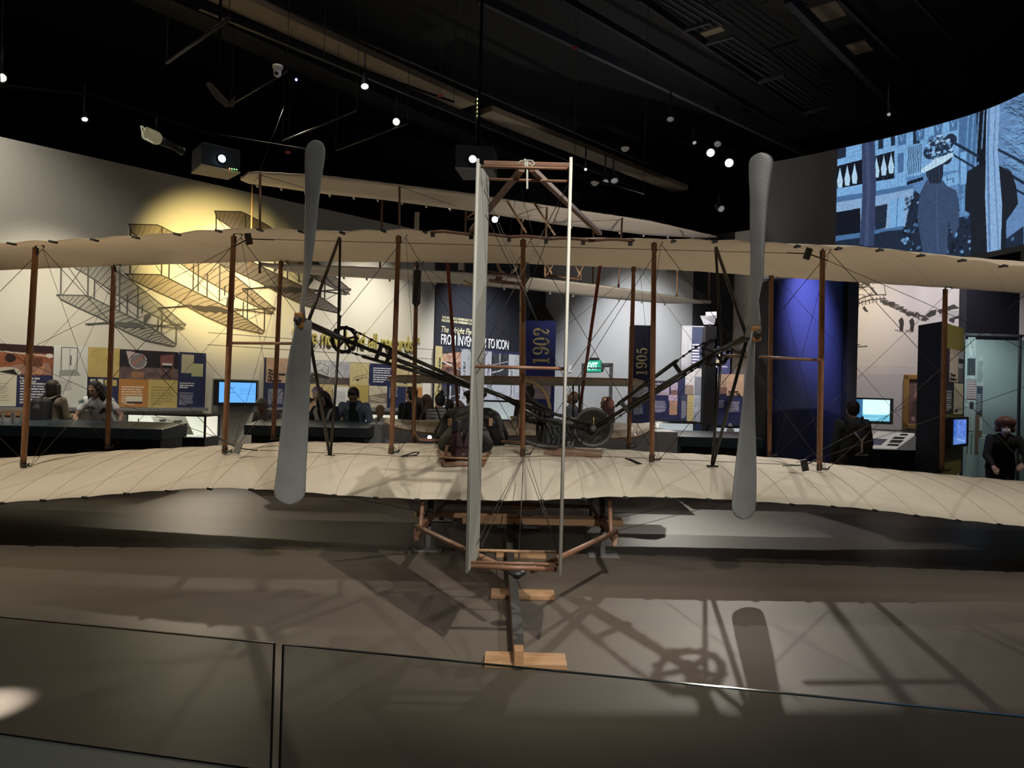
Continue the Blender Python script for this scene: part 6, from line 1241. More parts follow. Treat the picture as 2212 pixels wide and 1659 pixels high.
for r in ((896, 458, 905, 500), (990, 566, 1001, 584)): mb = MB(); p = U(r[0], r[1], 12.0); q = U(r[2], r[3], 12.0); mb.box(((p.x + q.x) / 2, 12.0, (p.z + q.z) / 2), (abs(q.x - p.x), .02, abs(p.z - q.z))); mb.build('rudder_surface', M_CLOTH3, HG)
for k, (a, b) in enumerate((((563, 378, 10.5), (700, 418, 12)), ((563, 378, 10.5), (545, 395, 11.5)), ((863, 403, 11.3), (1003, 452, 13)), ((560, 372, 10.4), (632, 180, 11.0)), ((1133, 452, 12.2), (1123, 395, 12.3)), ((1120, 395, 12.3), (1110, 450, 12.2)), ((1340, 475, 13.2), (1200, 480, 13.4)), ((1105, 470, 12.2), (1095, 585, 12.3)), ((1123, 395, 12.3), (1150, 505, 12.5)))): wire(U(*a), U(*b), .004, MATS['wire'], 'suspension_wire', HG)

# ================================================================ ceiling gear
M_STL = mat('ceiling_steel', (.012, .013, .016), .5); M_DUCT = mat('duct_tan', (.22, .175, .12), .7, noise=.15, nscale=2); M_STL2 = mat('ceiling_steel_lit', (.04, .045, .055), .5)  # ceiling_steel_lit: paler copy of the steel, light on it put into the colour
TN = [10]
def cbeam(a, b, z, w_, h_, mt, kind='structure', lbl=None, cat=None, name=None):
    p, q = Z(*a, z), Z(*b, z); mb = MB(); mb.beam(p, q, w_, h_)
    if kind == 'structure': TN[0] += 1; return S('trim_%d' % TN[0], mb, mt)
    return tag(mb.build(name, mt), lbl, cat)
cbeam((300, -95), (1010, 225), 6.4, .42, .10, M_DUCT); cbeam((1045, 240), (1470, 408), 6.4, .42, .10, M_DUCT)
cbeam((430, 10), (1500, 455), 6.3, .06, .12, M_STL); cbeam((500, -40), (1560, 420), 6.5, .05, .10, M_STL)
cbeam((1034, -6), (1755, 338), 6.8, .07, .14, M_STL2); cbeam((1215, -6), (1690, 270), 7.0, .05, .1, M_STL); cbeam((1380, -6), (1750, 250), 7.2, .05, .12, M_STL)
cbeam((1701, -6), (1965, 258), 7.0, .10, .16, M_STL2); cbeam((1810, -6), (2050, 230), 7.1, .05, .1, M_STL); cbeam((1975, -6), (2140, 170), 7.2, .04, .06, M_STL)
cbeam((200, -60), (1400, 470), 6.9, .5, .06, M_STL)
for k in range(4):
    cbeam((1430 + k * 17, 2 - k * 4), (1528 + k * 17, 62 - k * 4), 7.2, .025, .03, M_STL2); cbeam((1540 + k * 14, 95 - k * 5), (1650 + k * 14, 163 - k * 5), 7.2, .025, .03, M_STL2); cbeam((1658 + k * 11, 178 - k * 4), (1738 + k * 11, 232 - k * 4), 7.2, .025, .03, M_STL2); cbeam((1745 + k * 9, 246 - k * 4), (1790 + k * 9, 274 - k * 4), 7.2, .025, .03, M_STL2)
for a, b in (((1476, 66), (1535, 47)), ((1525, 95), (1585, 78)), ((1638, 178), (1695, 163)), ((1737, 246), (1790, 232))): cbeam(a, b, 7.15, .05, .05, M_STL2)
p = cbeam((1535, 64), (1545, 72), 7.25, .35, .02, M_DUCT); p = cbeam((1840, 95), (1860, 115), 7.3, .4, .02, M_DUCT); cbeam((1775, 10), (1800, 40), 7.3, .4, .02, M_DUCT); cbeam((1660, 0), (1730, 20), 7.4, .3, .02, M_STL)
# lighting tracks and pipes
M_LAMPT = mat('track_black', (.004, .004, .005), .85, spec=.1)
def pipe(pts, r, mt, lbl, name='conduit_pipe'):
    mb = MB(); mb.tube([U(*p) for p in pts], r, 6); o = tag(mb.build(name, mt), lbl, 'pipe')
    for q in (U(*pts[0]), U(*pts[-1])): mb = MB(); mb.tube([q, (q.x, q.y, 7.9)], .004, 5); mb.build('hanger_rod', MATS['matt_black'], o)
    return o
pipe(((500, 225, 9.6), (620, 155, 8.6)), .012, M_STL, 'thin diagonal ceiling pipe running up to the pan-tilt camera')
pipe(((610, 305, 10.4), (770, 240, 9.3)), .012, M_STL, 'thin diagonal ceiling pipe left of the left propeller top')
pipe(((725, 325, 10.4), (880, 268, 9.6)), .012, M_STL, 'thin diagonal ceiling pipe under the round spotlight')
pipe(((360, 135, 7.4), (495, 40, 6.6)), .02, M_STL, 'dim tan ceiling pipe at upper left')
pipe(((0, 186, 7.0), (200, 205, 8.0), (460, 290, 9.6), (700, 330, 11), (1000, 350, 13)), .018, M_LAMPT, 'long lighting track above the left wall', 'lighting_track')
pipe(((700, 120, 8.0), (860, 178, 9.0), (980, 220, 9.8)), .016, M_LAMPT, 'lighting track above the round spotlights', 'lighting_track')
pipe(((1240, 375, 9.0), (1390, 420, 10.2)), .014, M_LAMPT, 'lighting track right of the rudder top', 'lighting_track')
# spot lamps
M_LAMP = mat('lamp_black', (.007, .007, .008), .5)
def lamp(px, py, D, r, aim, label, em=9, col=(1, .93, .75), group=None, L=.20):
    if em < 4: em = em * .10
    p = U(px, py, D); d = (Vector(aim) - p).normalized(); t = thing('spotlight', p, label, 'spotlight', group)
    mb = MB(); mb.lathe(p, -d, [(0, r), (.02, r * 1.02), (L * .6, r * .8), (L, r * .45), (L + .01, 0)], 20); mb.build('lamp_body', M_LAMP, t)
    mb = MB(); mb.lathe(p, -d, [(-.012, r * 1.02), (-.012, r), (.0, r), (.0, r * .9)], 20, caps=False); mb.build('lamp_rim', M_STEELD, t)
    if em:
        mb = MB(); mb.lathe(p + d * .004, d, [(0, r * .85), (.006, r * .6), (.008, 0)], 20); mb.build('lens', emat('lens_%.1f_%.1f_%.1f_%.2f' % (*col, em), col, em), t)
    mb = MB(); q = p - d * L * .5; mb.tube([q, q + Vector((0, 0, .35 if L > .1 else .02))], .012, 6); mb.build('yoke', M_LAMP, t); return t
C0 = (0, 0, 1.5)
lamp(4, 168, 7.6, .045, (-.5, 1, 3.3), 'bright round spotlight at the far left edge of the ceiling', 8)
lamp(183, 257, 8.6, .035, (-3.5, 7, 1), 'small white spotlight left of the big cabled fixture', 6, (.9, .95, 1))
lamp(788, 186, 9.0, .05, (-.8, 6.0, -1), 'blue-white spotlight pointing down above the left propeller', 6, (.7, .8, 1))
lamp(856, 263, 9.8, .05, C0, 'round warm spotlight to the right of the left propeller top', 9)
lamp(1448, 257, 11.5, .06, (2.0, 9.0, 0), 'dim tilted spotlight high between rudder and right propeller', 1, (.8, .85, .9))
lamp(1535, 330, 13.0, .075, (0.8, 2, 2.2), 'upper of the two bright spotlights left of the right propeller top', 12)
lamp(1575, 352, 13.0, .080, (0.8, 2, 2.2), 'lower and larger of the two bright spotlights left of the right propeller top', 12)
lamp(1550, 311, 13.0, .07, (2.5, 8, 0), 'dim spotlight just above the bright pair', 1, (.8, .85, .9)); lamp(1500, 308, 13.0, .04, (4, 8, 0), 'tiny glinting spotlight left of the bright pair', 3, (.95, .95, 1))
lamp(1558, 451, 14, .07, (5, 11, 3), 'dim side-on spotlight just above the right part of the upper wing', 2, (.8, .85, .9)); lamp(1069, 474, 14.5, .07, (.2, 3, 1.6), 'violet-white spotlight seen under the hanging wing by the rudder', 10, (.92, .88, 1))
lamp(1308, 392, 11, .05, (1.4, 8, 0), 'dim spotlight on the track right of the rudder top', 1.5, (.85, .85, .9)); lamp(1327, 390, 11, .06, (2.0, 8, 0), 'larger dim spotlight on the track right of the rudder top', 1.5, (.85, .85, .9))
lamp(1265, 366, 10.5, .02, (.5, 4, 3), 'thin slanting strip lamp right of the rudder top', 7, (1, 1, 1)); lamp(928, 945, 9.27, .03, (-.8, 5, 1.4), 'small floor spotlight glowing left of the pilot figure', 10, (1, 1, .95), L=.06)
lamp(925, 431, 13.5, .025, (-.5, 5, 1), 'tiny glint of a spotlight under the hanging wing', 5, (1, 1, 1)); lamp(972, 450, 13.5, .025, (-.2, 5, 1), 'second tiny glint of a spotlight under the hanging wing', 5, (1, 1, 1)); lamp(1920, 247, 9.5, .025, (3, 5, 2), 'thin white glinting lamp beside the film screen', 3, (1, 1, 1))
# large theatre fixture with a white cable
t = thing('theatre_fixture', U(335, 293, 8.8), 'large cream theatre spotlight with a looped white cable over the left wall', 'spotlight'); a, b = U(312, 286, 8.8), U(385, 322, 9.2); d = (b - a).normalized(); M_CRM = mat('fixture_cream', (.42, .38, .25), .45, emit=(1, .9, .55), estr=.10)  # cream housing has a faint glow put into its paint
mb = MB(); mb.lathe(a, d, [(0, .05), (.01, .075), (.16, .08), (.2, .06)], 16); mb.build('rear_housing', M_CRM, t); mb = MB(); mb.lathe(a + d * .2, d, [(0, .055), (.1, .05), (.12, .045), (.26, .04), (.27, .05), (.33, .05)], 16); mb.build('lens_tube', M_LAMP, t)
mb = MB(); mb.tube([U(*p, 8.8) for p in ((304, 272), (308, 290), (312, 300), (322, 304), (330, 308))], .008, 6); mb.tube([U(*p, 8.8) for p in ((307, 272), (316, 284), (312, 295), (320, 302))], .008, 6); mb.build('cable', mat('cable_white', (.7, .68, .55), .5, emit=(1, .95, .7), estr=.25), t)  # white cable also glows faintly, light put into its material
mb = MB(); mb.tube([a + d * .15, a + d * .15 + Vector((0, 0, .3))], .012); mb.build('clamp', M_LAMP, t)
# projectors
def projector(lbl, bq, H_, lens, lD, bot):
    B = [U(*q) for q in bq]; z = sum(p.z for p in B) / 4
    for p in B: p.z = z
    t = thing('projector', sum(B, Vector()) / 4, lbl, 'projector'); mb = MB(); mb.prism(B, (0, 0, H_)); mb.build('projector_body', mat('projector_shell', (.010, .012, .016), .5), t, .01)
    mb = MB(); mb.prism([p + Vector((0, 0, -.002)) for p in B], (0, 0, -.018)); mb.build('bottom_cover', mat(bot[0], bot[1], .6), t)
    p = U(*lens, lD); n = (B[1] - B[0]).cross(Vector((0, 0, 1))).normalized(); mb = MB(); mb.lathe(p, n, [(-.12, .055), (0, .055), (.01, .045)], 18, caps=False); mb.build('lens_ring', M_LAMP, t); mb = MB(); mb.ell(p, (.045, .045, .045)); mb.build('lens', emat('projector_lens', (.45, .78, 1.0), 14), t)
    c = sum(B, Vector()) / 4; mb = MB(); mb.tube([c + Vector((0, 0, H_)), (c.x, c.y, 7.9)], .02); mb.build('mount_pole', M_LAMPT, t); return t
t = projector('boxy projector with a pale underside over the left wall, shining blue-white', ((435, 353, 8.70), (519, 370, 9.0), (492, 386, 9.3), (413, 372, 9.06)), .26, (479, 343), 8.84, ('cover_tan', (.42, .34, .22)))
for k, c_ in enumerate(((1, .2, .1), (.2, 1, .2), (.2, 1, .2), (.2, 1, .2))): mb = MB(); mb.ell(U(496 + k * 5, 364 + k * .8, 8.9), (.007, .007, .007)); mb.build('status_light', emat('led_%d' % (k > 0), c_, 6), t)
t = projector('projector shining cyan-blue at the top of the left rudder surface', ((983, 360, 8.9), (1066, 365, 8.95), (1074, 385, 9.35), (1001, 386, 9.4)), .27, (1021, 344), 8.88, ('cover_grey', (.16, .16, .16)))
for k in range(5): mb = MB(); mb.ell(U(1031.5, 214 + k * 9, 9.2), (.008, .008, .012)); mb.build('status_light', emat('led_y', (1, 1, .3), 4), t)
mb = MB(); mb.beam(U(1032, 205, 9.25), U(1032, 300, 9.25), .06, .06, up=(0, 1, 0)); mb.build('equipment_rack', M_LAMP, t)
# pan-tilt camera, domes
t = thing('dome_camera', U(600, 150, 8.6), 'white pan-tilt camera hanging from the ceiling above the left propeller', 'camera'); p = U(600, 142, 8.6); mb = MB(); mb.lathe(p, (0, 0, -1), [(0, .06), (.03, .062), (.035, .048), (.07, .046)], 20); mb.build('mount_cap', M_WHITE, t); mb = MB(); mb.ell(p - Vector((0, 0, .085)), (.046, .046, .05)); mb.build('camera_head', M_WHITE, t); mb = MB(); mb.lathe(p + Vector((0, -.03, -.10)), (0, -1, -.2), [(0, .024), (.02, .022)], 14); mb.build('lens', M_BLK, t)
for (x, y, D, l) in ((1350, 322, 10.5, 'white dome sensor on the ceiling right of the rudder'), (1285, 396, 10.5, 'small white dome camera below the track lamps')):
    t = thing('dome_sensor', U(x, y, D), l, 'sensor'); mb = MB(); p = U(x, y - 3, D); mb.lathe(p, (0, 0, -1), [(0, .06), (.02, .06), (.03, .045), (.05, .03), (.055, 0)], 18); mb.build('dome_shell', M_WHITE, t)
mb = MB(); mb.ell(U(640, 172, 8.6), (.014, .014, .016)); tag(mb.build('blue_indicator', emat('blue_led', (.1, .15, 1), 12)), 'small blue indicator light on the ceiling right of the white camera', 'light')
for (x, y, D) in ((1241, 103, 9.0), (951, 206, 9.0), (622, 329, 10)):
    mb = MB(); p = U(x, y, D); mb.box(p, (.07, .01, .035)); o = mb.build('red_tag', mat('tag_red', (.35, .03, .03), .5)); mb = MB(); mb.tube([p, (p.x, p.y, 7.9)], .003, 5); mb.build('hanger_rod', M_BLK, o); tag(o, {1241: 'dim red tag on the long ceiling beam, highest in the picture', 951: 'dim red tag on the ceiling left of the equipment rack', 622: 'dim red tag left of the left propeller tip'}[x], 'tag')
# dark model glider hanging in the dark upper left
t = thing('small_hanging_craft', U(470, 205, 9.0), 'dim dark winged craft hanging in the black ceiling at upper left', 'model')
mb = MB(); mb.prism([U(443, 180, 9.0), U(452, 178, 9.0), U(492, 222, 8.8), U(487, 232, 8.8), U(466, 214, 8.9)], (0, .05, .02)); mb.build('wing', mat('dim_brown', (.07, .06, .05), .6), t); mb = MB(); mb.prism([U(492, 222, 8.8), U(505, 209, 8.7), U(503, 232, 8.7), U(490, 231, 8.8)], (0, .03, .02)); mb.build('tail', MATS['dim_brown'], t)
# ================================================================ PEOPLE
SK = {'light': (.50, .31, .23), 'tan': (.36, .20, .13), 'pale': (.55, .36, .29)}
def person(name_lbl, px, ytop, D, H=1.7, yaw=0, lean=0, nod=0, skin='light', hair=('short', (.02, .015, .012)), top=(.05, .05, .06), sleeve='long', pants=(.03, .03, .04), arms=('down', 'down'), fine=False, extras=(), turn=0, group=None, child=1.0):
    """stands on the floor; px, ytop: where the crown of the head is seen; yaw 0 looks away from the camera, 180 towards it"""
    k = H / 1.7
    mskin = mat('skin_' + skin, SK[skin], .5); mtop = mat('cloth_%.3f_%.3f_%.3f' % top, top, .85, noise=.08, nscale=12) if isinstance(top, tuple) else top; mp = mat('cloth_%.3f_%.3f_%.3f' % pants, pants, .85)
    hc = hair[1]; mhair = mat('hair_%.3f_%.3f_%.3f' % hc, hc, .6, noise=.3, nscale=60, stretch=(1, 1, .15), bump=.3, bscale=60)
    LR = Matrix.Rotation(math.radians(-lean), 3, 'X'); NR = Matrix.Rotation(math.radians(-lean * .35 - nod), 3, 'X') @ Matrix.Rotation(math.radians(turn), 3, 'Z')
    hip = Vector((0, 0, .92)) * k
    def ub(x, y, z): return hip + LR @ (Vector((x, y, z)) * k - hip)
    neck = ub(0, 0, 1.455); headc = neck + NR @ (Vector((0, .018, .125)) * k)
    crown = headc + Vector((0, 0, .115 * k))
    YR = Matrix.Rotation(math.radians(yaw), 3, 'Z')
    # place so that the crown projects where it should; feet on the floor
    tgt = U(px, ytop, D); c2 = YR @ crown; base = Vector((tgt.x - c2.x, tgt.y - c2.y, 0)); zfix = tgt.z - crown.z
    s = tgt.z / crown.z if crown.z > 0 else 1                     # stature set by where the crown is seen
    def T(v): v = YR @ v; return Vector((base.x + c2.x + (v.x - c2.x) * s, base.y + c2.y + (v.y - c2.y) * s, v.z * s))
    ks = k * s
    def cp(mb, a, b, ra, rb): mb.cap(T(a), T(b), ra * ks, rb * ks, 14)
    RZ = YR
    def el(mb, c, r, rot=None): mb.ell(T(c), [q * ks for q in r], (RZ @ rot) if rot is not None else RZ, 16, 12)
    root = thing('person', (base.x + c2.x * 0, base.y, 0), name_lbl, 'person', group); root.location = T(Vector((0, 0, 0))); ORG[root.name] = Vector(root.location)
    J = {}
    for sx, sd in ((-1, 'l'), (1, 'r')):
        J['sh' + sd] = ub(.175 * sx, 0, 1.39); a = arms[0 if sd == 'l' else 1]; sh = J['sh' + sd]
        if a == 'down': e = sh + LR @ Vector((.05 * sx, -.01, -.29)) * k; w_ = e + Vector((.01 * sx, .06, -.25)) * k
        elif a == 'fwd': e = sh + Vector((.06 * sx, .08, -.26)) * k; w_ = e + Vector((-.05 * sx, .20, -.14)) * k
        elif a == 'rest': e = sh + Vector((.09 * sx, .10, -.25)) * k; w_ = e + Vector((-.10 * sx, .18, -.10)) * k
        elif a == 'bent': e = sh + Vector((.06 * sx, .02, -.28)) * k; w_ = e + Vector((-.10 * sx, .22, .04)) * k
        elif a == 'out': e = sh + Vector((.20 * sx, .02, -.22)) * k; w_ = e + Vector((.05 * sx, .16, -.16)) * k
        elif a == 'up': e = sh + Vector((.10 * sx, .16, -.16)) * k; w_ = e + Vector((-.10 * sx, .12, .20)) * k
        elif a == 'hip': e = sh + Vector((.20 * sx, -.04, -.20)) * k; w_ = e + Vector((-.12 * sx, .08, -.20)) * k
        J['el' + sd] = e; J['wr' + sd] = w_
        J['hp' + sd] = Vector((.09 * sx, 0, .90)) * k; J['kn' + sd] = Vector((.10 * sx, .015, .49)) * k; J['an' + sd] = Vector((.105 * sx, -.015, .09)) * k
    # body
    mb = MB()
    el(mb, headc + NR @ Vector((0, -.008, .018)) * k, (.076, .092, .100), NR); el(mb, headc + NR @ Vector((0, .030, -.040)) * k, (.058, .062, .078), NR)
    mb.ell(T(headc + NR @ Vector((0, .098, -.015)) * k), (.012 * ks, .018 * ks, .022 * ks), RZ @ NR); el(mb, headc + NR @ Vector((0, .072, -.088)) * k, (.026, .022, .020), NR)
    el(mb, headc + NR @ Vector((0, .083, .022)) * k, (.052, .012, .010), NR)
    for sx in (-1, 1): el(mb, headc + NR @ Vector((.078 * sx, -.004, -.010)) * k, (.011, .020, .032), NR)
    cp(mb, neck - Vector((0, 0, .02)), headc + NR @ Vector((0, -.02, -.06)) * k, .052, .050)
    cp(mb, ub(-.09, 0, 1.33), ub(.09, 0, 1.33), .085, .085); cp(mb, ub(0, 0, 1.33), ub(0, 0, 1.1), .115, .11); cp(mb, ub(-.06, 0, .98), ub(.06, 0, .98), .10, .10); cp(mb, ub(0, 0, 1.1), ub(0, 0, .98), .115, .12)
    for sd, sx in (('l', -1), ('r', 1)):
        cp(mb, J['sh' + sd], J['el' + sd], .050, .040); cp(mb, J['el' + sd], J['wr' + sd], .040, .027)
        cp(mb, J['hp' + sd], J['kn' + sd], .085, .055); cp(mb, J['kn' + sd], J['an' + sd], .052, .036); cp(mb, J['an' + sd] + Vector((0, 0, -.045)), J['an' + sd] + Vector((.01 * sx, .15, -.06)) * k, .036, .030)
        d = (J['wr' + sd] - J['el' + sd]).normalized(); sd_v = d.cross(Vector((0, 0, 1)));
        if sd_v.length < .3: sd_v = d.cross(Vector((0, 1, 0)))
        sd_v.normalize(); dn = d.cross(sd_v) * (1 if d.cross(sd_v).z < 0 else -1); pw = J['wr' + sd]
        cp(mb, pw, pw + d * .06 * k, .026, .030); cp(mb, pw + d * .03 * k + sd_v * .018, pw + d * .075 * k + sd_v * .026, .018, .014); cp(mb, pw + d * .03 * k - sd_v * .018, pw + d * .075 * k - sd_v * .026, .018, .014)
        for f in range(4):
            o_ = sd_v * (-.030 + .020 * f) * k; L = (.062, .072, .068, .052)[f] * k; q = pw + d * .08 * k + o_; m_ = q + d * L * .55 + dn * L * .15; cp(mb, q, m_, .0095, .009); cp(mb, m_, m_ + d * L * .35 + dn * L * .4, .009, .008)
        q = pw + d * .03 * k + sd_v * -.03 * k; cp(mb, q, q + d * .035 * k - sd_v * .02 * k, .012, .010); q2 = q + d * .035 * k - sd_v * .02 * k; cp(mb, q2, q2 + d * .028 * k + dn * .008 * k, .010, .009)
    body = mb.remesh('body', mskin, root, .0075 if fine else .011, 2)
    # eyes, brows and mouth where the face is seen
    if fine:
        mb = MB()
        for sx in (-1, 1): el(mb, headc + NR @ Vector((.030 * sx, .083, .004)) * k, (.011, .006, .006), NR)
        mb.build('eyes', mat('eye_dark', (.02, .015, .012), .3), body); mb = MB()
        for sx in (-1, 1): cp(mb, headc + NR @ Vector((.018 * sx, .092, .026)) * k, headc + NR @ Vector((.046 * sx, .082, .028)) * k, .0035, .003)
        mb.build('eyebrows', mhair, body); mb = MB(); cp(mb, headc + NR @ Vector((-.018, .092, -.058)) * k, headc + NR @ Vector((.018, .092, -.058)) * k, .005, .005); mb.build('lips', mat('lips', (.32, .10, .09), .5), body)
    # top
    mb = MB(); pd = .016
    cp(mb, ub(-.11, -.005, 1.335), ub(.11, -.005, 1.335), .088 + pd, .088 + pd); cp(mb, ub(-.05, 0, 1.40), ub(.05, 0, 1.40), .062 + pd, .062 + pd); cp(mb, ub(-.03, 0, 1.33), ub(-.03, 0, 1.08), .120 + pd, .12 + pd); cp(mb, ub(.03, 0, 1.33), ub(.03, 0, 1.08), .120 + pd, .12 + pd); cp(mb, ub(-.05, 0, 1.06), ub(-.06, 0, .90), .115 + pd, .125 + pd); cp(mb, ub(.05, 0, 1.06), ub(.06, 0, .90), .115 + pd, .125 + pd)
    for sd in 'lr':
        sh, e, w_ = J['sh' + sd], J['el' + sd], J['wr' + sd]
        cp(mb, sh, sh.lerp(e, .55), .064, .058)
        if sleeve == 'long': cp(mb, sh, e, .062, .054); cp(mb, e, e.lerp(w_, .93), .054, .040)
    shirt = mb.remesh('shirt', mtop, root, .011, 2)
    mb = MB()
    for sd in 'lr': cp(mb, J['hp' + sd] + Vector((0, 0, .0)), J['kn' + sd], .108, .075); cp(mb, J['kn' + sd], J['an' + sd] + Vector((0, 0, .02)), .072, .058)
    cp(mb, Vector((-.05, 0, .93)) * k, Vector((.05, 0, .93)) * k, .125, .125); mb.remesh('trousers', mp, root, .016, 2)
    mb = MB()
    for sd, sx in (('l', -1), ('r', 1)): a = J['an' + sd]; cp(mb, Vector((a.x, a.y - .03, .045 * k)), Vector((a.x + .01 * sx, a.y + .16 * k, .036 * k)), .044, .036)
    mb.remesh('shoes', mat('shoe_dark', (.03, .028, .026), .5), root, .012, 1)
    # hair
    st = hair[0]; hb = MB(); hcN = lambda x, y, z: headc + NR @ Vector((x, y, z)) * k
    if st != 'bald':
        el(hb, hcN(0, -.020, .034), (.087, .094, .096), NR); el(hb, hcN(0, -.045, -.010), (.080, .065, .085), NR)
    if st == 'bald': el(hb, hcN(0, -.045, -.035), (.081, .055, .045), NR)
    if st == 'short': el(hb, hcN(0, .040, .088), (.062, .045, .030), NR)
    if st == 'long':
        for sx in (-1, 1): cp(hb, hcN(.070 * sx, .01, .02), hcN(.098 * sx, -.015, -.13), .034, .046); cp(hb, hcN(.098 * sx, -.015, -.13), ub(.105 * sx, .05, 1.28), .046, .040)
        cp(hb, hcN(0, -.06, .02), ub(0, -.09, 1.24), .080, .085); cp(hb, hcN(-.05, -.04, .02), ub(-.06, -.09, 1.24), .06, .06); cp(hb, hcN(.05, -.04, .02), ub(.06, -.09, 1.24), .06, .06)
    if st == 'bob':
        for sx in (-1, 1): cp(hb, hcN(.072 * sx, -.01, .03), hcN(.086 * sx, -.01, -.085), .044, .040)
        cp(hb, hcN(0, -.05, .04), hcN(0, -.055, -.10), .085, .070)
    if st == 'puff':
        for a in np.linspace(0, 2 * math.pi, 12): el(hb, hcN(.095 * math.cos(a), -.015 + .05 * math.sin(a), .055 + .02 * math.sin(3 * a)), (.045, .055, .055), NR)
        for sx in (-1, 1): el(hb, hcN(.100 * sx, -.01, -.035), (.035, .05, .055), NR)
        el(hb, hcN(0, -.015, .075), (.118, .125, .085), NR); el(hb, hcN(0, .05, .10), (.085, .06, .045), NR); el(hb, hcN(0, -.06, -.02), (.10, .08, .09), NR)
    if st == 'bun': el(hb, hcN(.02, -.05, .145), (.036, .036, .036), NR)
    if st == 'pony': cp(hb, hcN(0, -.09, .02), hcN(.0, -.11, -.16), .030, .034); cp(hb, hcN(0, -.11, -.16), hcN(.005, -.10, -.26), .034, .018)
    hb.remesh('hair', mhair, root, .009, 2)
    info = dict(T=T, ub=ub, hcN=hcN, cp=cp, el=el, J=J, root=root, shirt=shirt, NR=NR, ks=ks, k=k, YR=YR, mtop=mtop, body=body)
    for f in extras: f(info)
    return root
def x_backpack(col, col2=(.3, .26, .24)):
    def f(i):
        mb = MB(); i['cp'](mb, i['ub'](-.07, -.20, 1.32), i['ub'](-.09, -.22, 1.05), .09, .10); i['cp'](mb, i['ub'](.07, -.20, 1.32), i['ub'](.09, -.22, 1.05), .09, .10); i['cp'](mb, i['ub'](0, -.26, 1.22), i['ub'](0, -.27, 1.06), .08, .09)
        o = mb.remesh('backpack', mat('pack_%.2f' % sum(col), col, .7), i['root'], .012, 2); mb = MB()
        for sx in (-1, 1): pts = [i['T'](i['ub'](.10 * sx, -.14, 1.38)), i['T'](i['ub'](.12 * sx, -.02, 1.47)), i['T'](i['ub'](.12 * sx, .12, 1.38)), i['T'](i['ub'](.13 * sx, .13, 1.2))]; mb.tube(pts, .018, 6)
        mb.build('straps', MATS['pack_%.2f' % sum(col)], o)
        if col2: mb = MB(); P = [i['T'](i['ub'](x, y, z)) for x, y, z in ((-.09, -.335, 1.28), (0, -.365, 1.16), (.09, -.335, 1.28), (0, -.365, 1.16), (0, -.38, 1.02), (-.08, -.36, .98), (.08, -.36, .98))]; mb.tube(P, .014, 6); mb.build('light_piping', mat('pack_piping', col2, .6), o)
    return f
def x_pattern(cols, n=26, rr=.05, seed=1):                    # printed leaves: blades laid on the shirt
    def f(i):
        rnd = random.Random(seed); me = i['shirt'].data; org = wo(i['shirt']); fs = [p for p in me.polygons if p.normal.dot(i['YR'] @ Vector((0, 1, 0))) > .15]
        for q, c in enumerate(cols):
            mb = MB()
            for k in range(n):
                p = rnd.choice(fs); c0 = org + p.center + p.normal * .004; u = p.normal.orthogonal().normalized(); v = p.normal.cross(u); a0 = rnd.uniform(0, 6)
                for b in range(5):
                    a = a0 + b * .45; d = u * math.cos(a) + v * math.sin(a); s = d.cross(p.normal) * .006; L = rr * rnd.uniform(.7, 1.2); mb.add([c0, c0 + d * L * .5 + s + p.normal * .002, c0 + d * L, c0 + d * L * .5 - s + p.normal * .002], [(0, 1, 2, 3)])
            tag(mb.build('leaf_print', mat('leaf_%.3f' % sum(c), c, .8), i['shirt']), kind='stuff')
    return f
def x_cap(col, brim=1):
    def f(i):
        mb = MB(); i['el'](mb, i['hcN'](0, -.012, .055), (.090, .100, .075), i['NR']); i['el'](mb, i['hcN'](0, .115, .045), (.060, .055, .010), i['NR']); mb.remesh('cap', mat('cap_%.3f' % sum(col), col, .8), i['root'], .008, 1)
    return f
def x_stripes(col, n=13):
    def f(i):
        mb = MB(); c = i['ub'](0, 0, 1.2)
        me = i['shirt'].data; org = wo(i['shirt'])
        for p in me.polygons:
            z = (org + p.center).z
            if (z * 100 / i['ks']) % 5.0 < 1.5: q = [org + me.vertices[v].co + p.normal * .0025 for v in p.vertices]; mb.add(q, [tuple(range(len(q)))])
        tag(mb.build('stripes', mat('stripe', col, .85), i['shirt']), kind='stuff')
    return f
def x_suspenders(i):
    mb = MB()
    for sx in (-1, 1): mb.tube([i['T'](i['ub'](.09 * sx, -.02, 1.485)), i['T'](i['ub'](.085 * sx, -.11, 1.42)), i['T'](i['ub'](.05 * sx, -.155, 1.25)), i['T'](i['ub'](.03 * sx, -.155, 1.05))], .011, 6)
    mb.build('suspenders', M_BLK, i['root'])
def x_mask(i):
    mb = MB(); i['el'](mb, i['hcN'](0, .062, -.048), (.058, .052, .052), i['NR']); mb.remesh('face_mask', mat('mask_white', (.62, .62, .64), .8), i['root'], .008, 2)
def x_scarf(col):
    def f(i): mb = MB(); mb.tube([i['T'](i['ub'](.13, -.05, 1.44)), i['T'](i['ub'](.12, .10, 1.38)), i['T'](i['ub'](.05, .17, 1.2)), i['T'](i['ub'](.04, .18, .98))], .035, 8); mb.tube([i['T'](i['ub'](-.13, -.05, 1.44)), i['T'](i['ub'](-.12, .10, 1.38)), i['T'](i['ub'](-.07, .17, 1.2)), i['T'](i['ub'](-.06, .18, 1.0))], .022, 8); mb.build('bag_strap', mat('strap_%.2f' % sum(col), col, .7), i['root'])
    return f
